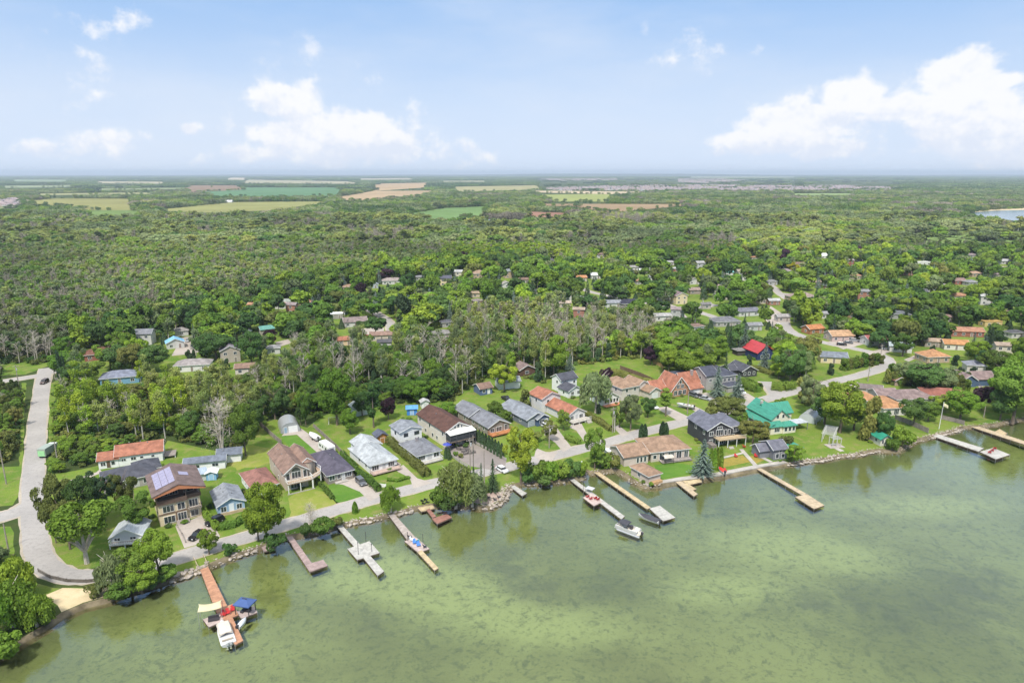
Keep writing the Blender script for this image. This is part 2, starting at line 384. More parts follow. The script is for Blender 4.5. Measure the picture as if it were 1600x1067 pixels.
def water_mat(tint, nm, rough=.05, strength=.22):
    m = bpy.data.materials.new(nm); m.use_nodes = True; t = NT(m.node_tree); t.n.remove(m.node_tree.nodes['Principled BSDF'])
    out = m.node_tree.nodes['Material Output']; g = t.n.new('ShaderNodeNewGeometry').outputs['Position']
    tr = t.n.new('ShaderNodeBsdfTransparent'); tr.inputs[0].default_value = (*tint, 1)
    gl = t.n.new('ShaderNodeBsdfAnisotropic'); gl.inputs['Color'].default_value = (.95, .97, 1, 1); gl.inputs['Roughness'].default_value = rough
    mp = t.n.new('ShaderNodeMapping'); mp.inputs['Rotation'].default_value = (0, 0, R(20)); mp.inputs['Scale'].default_value = (1, 2.2, 1); t.l.new(g, mp.inputs[0])
    h = t.math('ADD', t.noise(mp.outputs[0], .8, 4, .6), t.math('MULTIPLY', t.noise(mp.outputs[0], .12, 3, .5), 2.2))
    bp = t.n.new('ShaderNodeBump'); bp.inputs['Strength'].default_value = strength; bp.inputs['Distance'].default_value = .12; t.l.new(h, bp.inputs['Height'])
    fr = t.n.new('ShaderNodeFresnel'); fr.inputs[0].default_value = 1.40; t.l.new(bp.outputs[0], fr.inputs['Normal']); t.l.new(bp.outputs[0], gl.inputs['Normal'])
    fac = t.math('MULTIPLY', fr.outputs[0], 2.1, clamp=True)
    mx = t.n.new('ShaderNodeMixShader'); t.set(mx.inputs[0], fac); t.l.new(tr.outputs[0], mx.inputs[1]); t.l.new(gl.outputs[0], mx.inputs[2]); t.l.new(mx.outputs[0], out.inputs[0])
    return m
mb = MB(); mb.add([(-199, -59, WZ), (495, -59, WZ), (495, 325, WZ), (-199, 325, WZ)], [(0, 1, 2, 3)])
struct(mb.build('lake_water', water_mat((.92, .96, .84), 'lake_water', .035, .17)))
# deep water beyond the bed, outside the picture
mb = MB(); DW = pm('deep_lake_bed', (.10, .13, .07), 1, .2, .05)
mb.add([(-1200, -9000, -2.6), (9000, -9000, -2.6), (9000, 900, -2.6), (-1200, 900, -2.6)], [(0, 1, 2, 3)])
struct(mb.build('deep_lake_bed', DW))

def poly_sheet(name, pts, mat, z, px=True, kind='structure', jagamp=0., step=2.5):
    P = [W(*p).to_2d() for p in pts] if px else [Vector(p) for p in pts]
    if jagamp: P = jag(P+[P[0]], jagamp, rg, step)[:-1]
    bm = bmesh.new(); f = bm.faces.new([bm.verts.new((p.x, p.y, z)) for p in P]); f.normal_update()
    if f.normal.z < 0: f.normal_flip()
    bmesh.ops.triangulate(bm, faces=[f]); me = bpy.data.meshes.new(name); bm.to_mesh(me); bm.free(); me.materials.append(mat)
    return struct(link(name, me), kind)
def gmat(name, c1, c2, c3, s1=.05, s2=.4, rough=1., fine=.35, amt3=.5):
    m = bpy.data.materials.new(name); m.use_nodes = True; t = NT(m.node_tree); b = m.node_tree.nodes['Principled BSDF']
    g = t.n.new('ShaderNodeNewGeometry').outputs['Position']
    c = t.mix(t.step(t.noise(g, s1, 5, .6, .4), .35, .65), c1, c2); c = t.mix(t.step(t.noise(g, s2, 6, .68), .46, .68, 0, amt3), c, c3)
    c = t.mix(t.step(t.noise(g, 3.1, 3, .7), .4, .75, 0, fine), c, tuple(x*.5 for x in c1))
    t.l.new(c, b.inputs['Base Color']); b.inputs['Roughness'].default_value = rough; b.inputs['Specular IOR Level'].default_value = .1
    bp = t.n.new('ShaderNodeBump'); bp.inputs['Strength'].default_value = .5; bp.inputs['Distance'].default_value = .1
    t.l.new(t.noise(g, 2.5, 5, .7), bp.inputs['Height']); t.l.new(bp.outputs[0], b.inputs['Normal'])
    return m
LAWN = gmat('lawn', (.095, .172, .022), (.165, .228, .036), (.235, .215, .08), .06, .3, fine=.5, amt3=.8)
FRESH = gmat('fresh_lawn', (.075, .165, .022), (.105, .200, .030), (.14, .21, .045), .1, .5, fine=.25)
DRY = gmat('dry_lawn', (.17, .22, .035), (.24, .26, .055), (.33, .27, .12), .12, .35)
ROAD = gmat('road_asphalt', (.315, .295, .275), (.37, .345, .32), (.24, .228, .215), .07, .9, .9, .22, .6)
DRIVE = gmat('driveway', (.36, .315, .275), (.42, .37, .325), (.28, .25, .22), .1, .6, .9, .2)
GRAVEL = gmat('gravel', (.36, .31, .25), (.43, .37, .30), (.22, .23, .10), .15, .5, 1, .3)
SAND = gmat('sand', (.52, .42, .26), (.58, .47, .30), (.38, .33, .18), .15, .5, 1, .15)
FLOOR = gmat('woodland_floor', (.030, .048, .014), (.048, .070, .02), (.07, .065, .03), .08, .4)
TARM = gmat('patio_tarmac', (.235, .205, .19), (.27, .235, .21), (.2, .18, .165), .1, .5, .9, .2)
# ---------------------------------------------------------------- lawns, roads, drives
def near_i(px): 
    p = W(*px).to_2d(); return min(range(len(shore)), key=lambda i: (shore[i]-p).length)
i0, i1 = near_i((180, 930)), near_i((1620, 649))
front = [tuple(p) for p in shore[i0:i1+1]]
topA = [(1640,640),(1640,505),(1480,480),(1300,480),(1190,505),(1110,505),(1100,540),(1020,545),(985,556),(930,566),(870,566),(835,590),(775,585),(735,598),(700,622),(640,616),(600,632),(560,640),(530,640),(500,652),(480,668),(430,655),(400,665),(385,695),(345,706),(262,688),(255,700),(150,728),(118,735),(76,742),(76,780),(78,850),(90,878),(125,889),(165,886),(175,905)]
poly_sheet('lawn', front+[tuple(W(*p).to_2d()) for p in topA], LAWN, .004, px=False)
VILL = [(95,610),(100,560),(112,535),(200,516),(262,505),(285,488),(380,474),(430,458),(520,438),(600,425),(700,415),(800,408),(900,420),(1010,405),(1120,400),(1250,386),(1330,392),(1480,400),(1640,396),(1640,506),(1480,481),(1300,481),(1190,506),(1110,506),(1000,505),(880,490),(700,512),(690,540),(610,545),(520,548),(420,560),(390,585),(330,592),(250,595),(215,606),(140,606)]
poly_sheet('lawn', VILL, LAWN, .004)
poly_sheet('fresh_lawn', [(438,681),(463,680),(497,706),(470,712),(452,699)], FRESH, .010)
poly_sheet('fresh_lawn', [(513,758),(535,755),(560,765),(575,777),(552,785),(528,789),(516,775)], FRESH, .010)
poly_sheet('fresh_lawn', [(1022,727),(1055,722),(1088,728),(1096,738),(1060,744),(1030,749)], FRESH, .010)
poly_sheet('dry_lawn', [(450,778),(480,762),(505,768),(536,787),(500,797),(452,808)], DRY, .010, jagamp=.5)
poly_sheet('dry_lawn', [(350,706),(395,695),(420,700),(430,722),(370,735),(352,722)], DRY, .010, jagamp=.8)
poly_sheet('garden_bed', [(1125,718),(1160,711),(1175,721),(1125,731)], gmat('flower_bed', (.24,.20,.05), (.32,.24,.05), (.13,.17,.03), .3, 1.2), .010)
poly_sheet('garden_bed', [(1168,713),(1186,711),(1198,717),(1181,724)], MATS.get('x') or bpy.data.materials['flower_bed'], .010)
# verges beside the side road
for q in ([(-40,915),(30,905),(58,911),(84,918),(108,920),(72,929),(90,945),(60,965),(-40,1005)], [(100,917),(135,918),(168,914),(182,911),(180,922),(168,922),(163,913),(130,919.5)], [(76,636),(78,600),(92,592),(112,575),(112,600),(92,612),(90,636)], [(-80,828),(16,822),(22,832),(22,868),(10,880),(-80,900)], [(-80,735),(34,728),(33,770),(20,789),(-80,800)],
          [(34,598),(41,598),(38,640),(36,728),(30,728)], [(-80,590),(40,585),(80,570),(90,560),(40,560),(-80,565)], [(270,862),(330,850),(395,832),(398,846),(325,878),(262,900)], [(76,640),(84,636),(84,735),(76,738)]):
    poly_sheet('verge', q, LAWN, .008, jagamp=.25)
poly_sheet('beach_sand', [(72,929),(98,918),(130,919),(163,912),(168,931),(130,941),(96,956),(90,945)], SAND, .012, jagamp=.3)
ROADS = []
def road(name, pts, w, z=.022, mat=None, shoulder=.9):
    P = [W(*p).to_2d() for p in pts]
    # smooth
    for _ in range(2):
        Q = [P[0]]
        for a, b in zip(P[:-1], P[1:]): Q += [a.lerp(b, .25), a.lerp(b, .75)]
        P = Q+[P[-1]]
    ROADS.append(([tuple(p) for p in P], w))
    def ribbon(ww, zz, m, nm, amp):
        mb = MB(); n = len(P)
        for i in range(n):
            d = (P[min(i+1, n-1)]-P[max(i-1, 0)]).normalized(); nn = Vector((-d.y, d.x))
            for s in (-1, 1): q = P[i]+nn*(s*(ww/2+rg.uniform(-amp, amp))); mb.v.append((q.x, q.y, zz))
        for i in range(n-1): mb.f.append((2*i, 2*i+2, 2*i+3, 2*i+1)); mb.mi.append(0)
        return struct(mb.build(nm, m, fix=False))
    if shoulder: ribbon(w+2*shoulder, z-.005, GRAVEL, 'road_shoulder', .3)
    return ribbon(w, z, mat or ROAD, name, .14)
road('road', [(72,575),(67,595),(62,630),(58,665),(55,700),(52,740),(52,790),(54,830),(58,862),(72,886),(100,900),(135,902),(170,897),(215,889),(270,874),(330,855),(385,839),(430,824),(480,810),(530,795),(580,780),(630,767),(690,752),(740,741),(790,730),(850,716),(905,702),(945,692),(1006,675),(1062,661),(1115,648),(1165,633),(1212,619),(1262,606),(1320,592),(1360,582),(1384,572),(1390,563),(1375,553),(1337,545),(1300,538),(1266,530),(1235,519),(1226,508),(1226,498)], 5.3, shoulder=.45)
road('side_road', [(-120,612),(-30,600),(30,592),(66,586),(95,577)], 5.2, .026)
road('side_road', [(-120,838),(-40,815),(10,806),(34,797),(52,786)], 6., .026)
road('side_road', [(1212,619),(1206,607),(1196,596)], 4.5, .026)
road('side_road', [(562,478),(580,485),(600,496),(611,507),(612,518)], 5.2, .026)
road('side_road', [(905,450),(928,458),(966,465),(1000,472),(1040,478),(1079,484),(1100,490),(1124,498)], 4.6, .026)
road('side_road', [(1200,443),(1210,450),(1216,458),(1232,468)], 4.6, .026)
road('side_road', [(1216,458),(1262,463),(1320,468)], 4.6, .027)
road('side_road', [(1079,484),(1097,480),(1120,476)], 5.5, .027)
road('side_road', [(1432,408),(1450,412),(1470,414)], 5, .026)
DRVS = [[(274,822),(313,806),(323,800),(344,838),(318,848),(288,856)], [(452,668),(463,664),(500,690),(548,728),(570,745),(594,775),(578,783),(562,768),(536,757),(529,756),(545,747),(528,735),(497,708),(464,679),(440,681)],
        [(617,734),(630,726),(652,747),(676,754),(646,763),(640,746),(622,737)], [(734,689),(791,719),(788,738),(735,728),(705,711),(700,705),(690,700),(700,697)],
        [(849,667),(866,663),(893,699),(880,706),(868,692),(851,680)], [(838,700),(853,706),(872,706),(862,720),(845,722),(835,712)], [(896,656),(905,655),(921,685),(913,690),(900,672),(890,668)],
        [(958,667),(966,664),(984,678),(972,682)], [(1024,637),(1042,635),(1078,652),(1060,658)], [(1090,617),(1103,613),(1130,627),(1118,633)], [(1157,617),(1168,614),(1190,628),(1176,634)],
        [(1290,534),(1340,529),(1352,537),(1318,546)], [(1345,553),(1378,545),(1392,549),(1374,557)], [(1412,562),(1440,551),(1443,555),(1420,565)], [(1522,593),(1560,582),(1566,594),(1530,606)],
        [(284,528),(300,524),(318,548),(300,553),(268,556)], [(543,514),(600,512),(600,520),(560,524)], [(944,700),(968,694),(974,712),(962,722),(950,712)], [(1078,638),(1086,635),(1104,643),(1095,648)], [(118,748),(150,738),(156,733),(160,738),(125,752),(76,765),(76,757)],
        [(1325,602),(1340,597),(1350,604),(1336,612)], [(430,535),(450,530),(456,536),(436,542)], [(905,462),(925,466),(944,478),(920,480)], [(1060,480),(1046,474),(1062,500),(1074,496)], [(1216,520),(1196,500),(1204,478),(1222,490)]]
for i, q in enumerate(DRVS): poly_sheet('driveway' if i != 3 else 'tarmac_yard', q, TARM if i == 3 else DRIVE, .030+i*.0005)
for q in ([(1126,719),(1163,706),(1200,716),(1227,723),(1226,719),(1200,711),(1172,703)], ):
    pass
for a, b, w in (((1126,716),(1164,707),1.0), ((1158,702),(1182,729),1.3), ((1176,707),(1205,722),1.3), ((1009,757),(1056,749),1.6), ((1056,749),(1124,740),1.8), ((1124,740),(1181,729),1.8), ((1181,729),(1227,721),1.6), ((975,712),(1012,757),2.2), ((1300,697),(1316,705),1.6)):
    A, B = W(*a).to_2d(), W(*b).to_2d(); d = (B-A).normalized(); n_ = Vector((-d.y, d.x))*w/2
    mb = MB(); mb.prism([tuple(A-n_), tuple(B-n_), tuple(B+n_), tuple(A+n_)], -.9 if w > 1.4 and w < 2 else -.02, .10+rg.uniform(0,.02)); struct(mb.build('paved_path', CONC, fix=True))
# ---------------------------------------------------------------- far fields, marsh, bay
def field(name, pts, c, c2=None, z=.3, vx=.004):
    c2 = c2 or tuple(x*.8 for x in c); nm = 'crop_%d_%d_%d' % tuple(int(x*255) for x in c)
    m = bpy.data.materials.get(nm) or gmat(nm, c, c2, tuple(x*.7 for x in c), vx, .02, fine=.1)
    cx = sum(p[0] for p in pts)/len(pts); cy = sum(p[1] for p in pts)/len(pts); k = 1.35 if cy < 322 else 1.05
    pts = [(cx+(x-cx)*1.08, max(276.2, cy+(y-cy)*k)) for x, y in pts]
    poly_sheet(name, pts, m, .30+.02*len(FIELDS), jagamp=2. if cy > 300 else 6., step=40); FIELDS.append(pts)
FIELDS = []
GREEN1 = (.10,.19,.06); TANF = (.30,.25,.12); BRN = (.24,.16,.10); OLV = (.22,.23,.07); LIM = (.145,.235,.075)
field('green_field', [(314,299),(337,294.8),(527,294.8),(522,304.5),(337,305)], (.10,.20,.09))
field('brown_field', [(290,291),(372,291),(378,296),(300,299)], BRN, z=.32)
field('meadow_field', [(245,329),(365,316.5),(516,315.5),(418,329),(331,332.5)], (.26,.26,.09))
field('meadow_field', [(38,317),(90,313),(203,313.5),(203,328),(160,330),(128,325)], (.25,.24,.08), z=.34)
field('pasture', [(128,329),(209,329),(220,337),(145,341)], (.15,.22,.06), z=.36)
field('stubble_field', [(581,290),(600,288),(672,287),(665,292.5),(584,297)], (.42,.30,.17))
field('stubble_field', [(530,308),(584,300.5),(680,300),(650,307),(550,312)], (.40,.29,.17), z=.34)
field('stubble_field', [(706,293),(834,291),(842,296),(719,298.8)], (.33,.30,.14))
field('bright_green_field', [(628,336),(692,326),(762,323),(749,338),(682,346),(660,338)], LIM)
field('ploughed_field', [(766,318),(884,319),(1075,319.5),(1060,322),(952,332),(901,323.5)], (.30,.21,.12), z=.33)
field('ploughed_field', [(816,331),(884,333),(897,340.5),(834,341)], (.28,.15,.10), z=.36)
field('mustard_field', [(845,306),(959,304.5),(945,314),(870,314)], (.27,.30,.09), z=.36)
field('stubble_field', [(60,303),(230,301.5),(235,303.5),(60,305)], (.30,.30,.14), z=.4)
field('stubble_field', [(150,295),(285,294),(280,296),(150,297)], (.22,.26,.12), z=.42)
field('green_field', [(690,283),(760,282.8),(760,284.4),(690,284.6)], (.3,.3,.16), z=.44)
field('stubble_field', [(560,279.3),(640,279),(650,280.6),(560,281)], (.4,.36,.24), z=.46)
field('green_field', [(1240,303),(1330,303),(1330,305),(1240,305)], (.24,.32,.12), z=.4)
field('stubble_field', [(0,291),(110,290),(120,292),(0,293.5)], (.26,.3,.16), z=.48)
field('green_field', [(1080,276.4),(1240,276.2),(1240,277.6),(1080,278)], (.3,.33,.2), z=.5)
field('sandy_strip', [(838,299),(1025,300.5),(960,303.5),(845,301)], (.5,.40,.26), z=.4)
field('stubble_field', [(150,284),(260,284.6),(250,287),(150,286.5)], (.38,.34,.2), z=.4)
field('green_field', [(20,281),(110,281.5),(100,284),(20,283.5)], (.20,.26,.12), z=.4)
field('stubble_field', [(355,278),(390,278.6),(380,281),(352,280.5)], (.5,.42,.28), z=.5)
field('green_field', [(395,282),(540,284),(560,287),(380,286)], (.36,.33,.2), z=.5)
MARSH = [[(1225,400),(1245,390),(1300,380),(1375,378),(1425,386),(1395,400),(1330,403)], [(1405,391),(1420,368),(1500,362),(1640,364),(1640,390),(1520,394)]]
for q_ in MARSH: field('marsh', q_, (.145,.215,.058), (.19,.25,.075), z=.2, vx=.02)
FIELDS = FIELDS[:-2]
field('meadow_field', [(0,316),(30,313),(36,322),(-20,327)], (.2,.22,.1), z=.36)
mb = MB(); P = [W(*p).to_2d() for p in [(1507,334),(1530,331.5),(1556,329.5),(1700,327),(1900,330),(1900,350),(1640,347),(1590,346.5),(1556,341),(1536,339.5)]]
poly_sheet('bay_water', [tuple(p) for p in P], pm('bay_water', (.16,.21,.24), .18, .15, .01, .5), .5, px=False); FIELDS.append([(1500,336),(1530,330.5),(1556,327.5),(1620,325),(1620,347.5),(1556,347.5),(1530,343)])
poly_sheet('bay_beach', [(1503,332.5),(1530,327.5),(1600,325.5),(1700,324),(1700,328),(1600,328.5),(1556,330),(1516,334)], SAND, .42)

# ---------------------------------------------------------------- houses
WINC = {}
def window(parent, face, blk, a, z, w, h, fc=WHITE, name='window', base=0., proud=.06):
    """face F/B: a = x along front; L/R: a = y along depth; z = sill height"""
    key = (round(w, 1), round(h, 1), fc, name)
    if key not in WINC:
        m = MB(); t = .11
        m.box(-w/2-t, -proud, -t, w/2+t, 0, 0); m.box(-w/2-t, -proud, h, w/2+t, 0, h+t); m.box(-w/2-t, -proud, 0, -w/2, 0, h); m.box(w/2, -proud, 0, w/2+t, 0, h)
        if name == 'window' and w > 1.0:
            k = max(1, round(w/1.1)-0) if w < 3.4 else 3
            for j in range(1, k+1 if w >= 1.8 else 2):
                x = -w/2+w*j/(k+1 if w >= 1.8 else 2); m.box(x-.04, -proud*.9, 0, x+.04, 0, h)
        p = MB(); p.box(-w/2, -proud*.5, 0, w/2, -.002, h)
        WINC[key] = (m.mesh('window_frame', paint(fc)), p.mesh('pane', GLASS))
    fm, pmesh = WINC[key]; x0, y0, x1, y1 = blk
    loc, rz = {'F': ((a, y0, z), 0), 'B': ((a, y1, z), math.pi), 'L': ((x0, a, z), -math.pi/2), 'R': ((x1, a, z), math.pi/2)}[face]
    o = link(name, fm, parent, loc, rz); link('pane', pmesh, o); return o
def door(parent, face, blk, a, z=.15, w=1., h=2.1, c=(.5,.5,.5), name='door'):
    m = MB(); m.box(-w/2-.1, -.05, 0, -w/2, 0, h+.1); m.box(w/2, -.05, 0, w/2+.1, 0, h+.1); m.box(-w/2, -.05, h, w/2, 0, h+.1); m.box(-w/2, -.035, 0, w/2, -.002, h, 1)
    if name == 'garage_door':
        for j in range(1, 4): m.box(-w/2, -.05, h*j/4-.02, w/2, -.03, h*j/4+.02)
    x0, y0, x1, y1 = blk
    loc, rz = {'F': ((a, y0, z), 0), 'B': ((a, y1, z), math.pi), 'L': ((x0, a, z), -math.pi/2), 'R': ((x1, a, z), math.pi/2)}[face]
    return m.build(name, [paint(WHITE), paint(c)], parent, loc=loc) if not rz else link(name, m.mesh(name, [paint(WHITE), paint(c)]), parent, loc, rz)
def add_walls(mb, x0, y0, x1, y1, z0, h, kind, ax, rise, mi=0):
    if kind == 'gable':
        if ax == 'y': # ridge along y
            xm = (x0+x1)/2; r = [(x0, z0), (x1, z0), (x1, h), (xm, h+rise), (x0, h)]
            mb.loft([[(a, y0, b) for a, b in r], [(a, y1, b) for a, b in r]][::-1], mi)
        else:
            ym = (y0+y1)/2; r = [(y0, z0), (y1, z0), (y1, h), (ym, h+rise), (y0, h)]
            mb.loft([[(x0, a, b) for a, b in r], [(x1, a, b) for a, b in r]], mi)
    elif kind == 'arch':
        n = 12; xm = (x0+x1)/2; r = [(xm+math.cos(math.pi*i/n)*(x1-x0)/2*.98, z0+math.sin(math.pi*i/n)**.8*h*.98) for i in range(n+1)]
        mb.loft([[(a, y0+.05, b) for a, b in r], [(a, y1-.05, b) for a, b in r]][::-1], mi)
    else: mb.box(x0, y0, z0, x1, y1, h, mi)
def add_roof(mb, x0, y0, x1, y1, z0, h, kind, ax, rise, o=.45, mi=0, th=.2):
    if kind == 'gable':
        w = (x1-x0 if ax == 'y' else y1-y0); s = rise/(w/2); a, b = -o, w+o; e = h-s*o
        prof = [(a, e+.02), (w/2, h+rise+.02), (b, e+.02), (b, e+th), (w/2, h+rise+th*1.15), (a, e+th)]
        if ax == 'y': mb.loft([[(x0+p, y0-o, q) for p, q in prof], [(x0+p, y1+o, q) for p, q in prof]][::-1], mi)
        else: mb.loft([[(x0-o, y0+p, q) for p, q in prof], [(x1+o, y0+p, q) for p, q in prof]], mi)
    elif kind == 'hip':
        W_, D_ = x1-x0+2*o, y1-y0+2*o; X0, Y0, X1, Y1 = x0-o, y0-o, x1+o, y1+o; zb = h-.12; zt = h+.08; r = min(W_, D_)/2
        if ax == 'y': rr = [((X0+X1)/2, Y0+min(r, D_/2-.05)), ((X0+X1)/2, Y1-min(r, D_/2-.05))]
        else: rr = [(X0+min(r, W_/2-.05), (Y0+Y1)/2), (X1-min(r, W_/2-.05), (Y0+Y1)/2)]
        v = [(X0,Y0,zb),(X1,Y0,zb),(X1,Y1,zb),(X0,Y1,zb),(X0,Y0,zt),(X1,Y0,zt),(X1,Y1,zt),(X0,Y1,zt),(rr[0][0],rr[0][1],h+rise),(rr[1][0],rr[1][1],h+rise)]
        f = [(0,3,2,1),(0,1,5,4),(1,2,6,5),(2,3,7,6),(3,0,4,7)]
        f += [(4,5,8),(5,6,9,8),(6,7,9),(7,4,8,9)] if ax == 'y' else [(7,4,8),(4,5,9,8),(5,6,9),(6,7,8,9)]
        mb.add(v, f, mi)
    elif kind == 'flat': mb.box(x0-o*.3, y0-o*.3, h, x1+o*.3, y1+o*.3, h+.25, mi)
    elif kind == 'shed':  # low edge at the front
        mb.add([(x0-o,y0-o,h-.1),(x1+o,y0-o,h-.1),(x1+o,y1,h+rise),(x0-o,y1,h+rise),(x0-o,y0-o,h+.05),(x1+o,y0-o,h+.05),(x1+o,y1,h+rise+.15),(x0-o,y1,h+rise+.15)],
               [(0,3,2,1),(4,5,6,7),(0,1,5,4),(1,2,6,5),(2,3,7,6),(3,0,4,7)], mi)
    elif kind == 'arch':
        n = 14; xm = (x0+x1)/2; r0 = (x1-x0)/2
        ou = [(xm+math.cos(math.pi*i/n)*r0, z0+math.sin(math.pi*i/n)**.8*h) for i in range(n+1)]; inn = [(xm+(a-xm)*.985, z0+(b-z0)*.985) for a, b in ou][::-1]
        mb.loft([[(a, y0, b) for a, b in ou+inn], [(a, y1, b) for a, b in ou+inn]][::-1], mi)
HOUSES = []   # (px box, world centre, reference words)
FOOT = []
def house(label, FL, W_, D_, yaw, blocks, wall, roof, ref, name='house', cat='house', trim=True, group=None, box=None):
    """FL = front left base corner in the picture; blocks: (x0,y0,x1,y1,z0,h,kind,axis,rise[,wallmat,roofmat])"""
    loc = W(*FL) if len(FL) == 2 else Vector(FL)
    root = thing(name, label, cat, loc, R(yaw), group)
    wm, rm = [wall], [roof]; a, b, tr = MB(), MB(), MB(); BB = []
    for k in blocks:
        x0,y0,x1,y1,z0,h,kind,ax,rise = k[:9]; wi = ri = 0
        if len(k) > 9 and k[9]: 
            if k[9] not in wm: wm.append(k[9])
            wi = wm.index(k[9])
        if len(k) > 10 and k[10]:
            if k[10] not in rm: rm.append(k[10])
            ri = rm.index(k[10])
        add_walls(a, x0, y0, x1, y1, z0, h, kind, ax, rise, wi); add_roof(b, x0, y0, x1, y1, z0, h, kind, ax, rise, mi=ri)
        if kind == 'gable' and trim:
            o = .45; s = rise/((x1-x0 if ax == 'y' else y1-y0)/2)
            for e in (0, 1):
                if ax == 'y':
                    xm = (x0+x1)/2; yy = y0-o-.03 if e == 0 else y1+o+.03
                    tb_ = MB()
                    for X in (x0-o, x1+o): tb_.bar((X, yy, h-s*o+.08), (xm, yy, h+rise+.10), .05, .22)
                    BB.append(tb_)
                else:
                    ym = (y0+y1)/2; xx = x0-o-.03 if e == 0 else x1+o+.03
                    tb_ = MB()
                    for Y in (y0-o, y1+o): tb_.bar((xx, Y, h-s*o+.08), (xx, ym, h+rise+.10), .05, .22)
                    BB.append(tb_)
        if kind == 'hip' and trim:
            o = .48
            tr = MB(); tr.box(x0-o, y0-o, h-.16, x1+o, y0-o+.04, h+.02); tr.box(x0-o, y0-o+.04, h-.16, x0-o+.04, y1+o, h+.02); tr.box(x1+o-.04, y0-o+.04, h-.16, x1+o, y1+o, h+.02); BB.append(tr)
    a.build('wall', wm, root, fix=True); b.build('roof', rm, root, fix=True)
    for tb_ in BB: tb_.build('bargeboard', paint(WHITE if trim is True else trim), root)
    c = Matrix.Rotation(R(yaw), 2) @ Vector((W_/2, D_/2)); cen = (loc.x+c.x, loc.y+c.y)
    FOOT.append((cen[0], cen[1], R(yaw), W_/2, D_/2))
    hh = max(k[5]+k[8]*.8 for k in blocks); P = []
    for sx in (0, W_):
        for sy in (0, D_):
            q = Matrix.Rotation(R(yaw), 2) @ Vector((sx, sy))
            for z in (0, hh*.85): P.append(PX(loc.x+q.x, loc.y+q.y, z))
    bx = (min(p[0] for p in P), min(p[1] for p in P), max(p[0] for p in P), max(p[1] for p in P))
    HOUSES.append((bx, cen, ref)); return root
def proj(FL, FR, BL, yaw):
    f, r, b = W(*FL), W(*FR), W(*BL); ux = Vector((math.cos(R(yaw)), math.sin(R(yaw)))); uy = Vector((-ux.y, ux.x))
    return abs((r-f).to_2d().dot(ux)), abs((b-f).to_2d().dot(uy))
def deck(root, x0, y0, x1, y1, z, mat, rail=WHITE, name='deck', sides='FLR', post=True, rh=1.0):
    m = MB(); m.box(x0, y0, z-.2, x1, y1, z); d = m.build(name, mat, root)
    if post and z > .8:
        n = max(2, int((x1-x0)/2.6)+1)
        for i in range(n): X = x0+.12+(x1-x0-.24)*i/(n-1); MB().box(X-.09, y0+.05, 0, X+.09, y0+.23, z-.2).build('deck_post', paint(WHITE), root)
    if rail:
        r = MB(); segs = {'F': ((x0, y0), (x1, y0)), 'L': ((x0, y0), (x0, y1)), 'R': ((x1, y0), (x1, y1)), 'B': ((x0, y1), (x1, y1))}
        for s in sides:
            (ax_, ay), (bx_, by) = segs[s]; L = math.hypot(bx_-ax_, by-ay); r.bar((ax_, ay, z+rh), (bx_, by, z+rh), .09); r.bar((ax_, ay, z+.15), (bx_, by, z+.15), .06)
            n = max(2, int(L/.45))
            for i in range(n+1): f = i/n; X, Y = ax_+(bx_-ax_)*f, ay+(by-ay)*f; r.box(X-.025, Y-.025, z, X+.025, Y+.025, z+rh)
        r.build('railing', paint(rail), root)
    return d
def chimney(root, x, y, z0, z1, c=(.3,.15,.1), w=.7):
    m = MB(); m.box(x-w/2, y-w/2, z0, x+w/2, y+w/2, z1); m.box(x-w/2-.06, y-w/2-.06, z1, x+w/2+.06, y+w/2+.06, z1+.12)
    rf = next((k for k in bpy.data.objects if k.parent == root and k.name.startswith('roof')), root); return m.build('chimney', brick(c), rf)
def vents(root, spots):
    for x, y, z in spots: m = MB(); m.tube([(x, y, z-.3), (x, y, z+.45)], .09, 6); m.box(x-.16, y-.16, z+.42, x+.16, y+.16, z+.5); m.build('roof_vent', pm('vent_metal', (.2,.2,.2), .5), root)
def steps(root, x, y, n, w=1.4, rise=.18, mat=None):
    m = MB()
    for i in range(n): m.box(x-w/2, y-.3*(n-i), 0, x+w/2, y-.3*(n-i)+.3, rise*(i+1)-.003*i)
    m.build('steps', mat or CONC, root)
def wins(root, blk, spec, fc=WHITE):
    for s in spec: window(root, s[0], blk, s[1], s[2], s[3], s[4], fc)
# ---------------------------------------------------------------- the houses near the lake, one by one
GREY = shingle((.20,.205,.225)); DGREY = shingle((.085,.087,.105)); PGREY = shingle((.105,.095,.125)); LGREY = shingle((.40,.42,.43)); MGREY = shingle((.24,.255,.28))
TERR = shingle((.36,.155,.10)); TAN = shingle((.31,.205,.14)); BROWN = shingle((.115,.062,.050)); REDBR = shingle((.27,.135,.11)); ORNG = shingle((.42,.225,.115)); MAUVE = shingle((.235,.175,.165)); BEIGEBR = shingle((.25,.165,.13))
WS = siding(WHITE); CREAM = siding((.62,.57,.49)); BEIGE = siding((.50,.42,.34)); TAUPE = siding((.27,.235,.20)); BLUEW = siding((.30,.42,.56)); DBLUE = siding((.07,.11,.19)); CHAR = siding((.06,.06,.065)); SLATE = siding((.17,.19,.22))
YEL = siding((.62,.52,.33)); LILAC = siding((.44,.46,.53)); LOG = siding((.34,.15,.07)); RBRICK = brick((.30,.12,.085)); PBRICK = brick((.42,.32,.27)); TBRICK = brick((.45,.34,.24)); STN = brick((.38,.33,.30))
RBOXES = {}

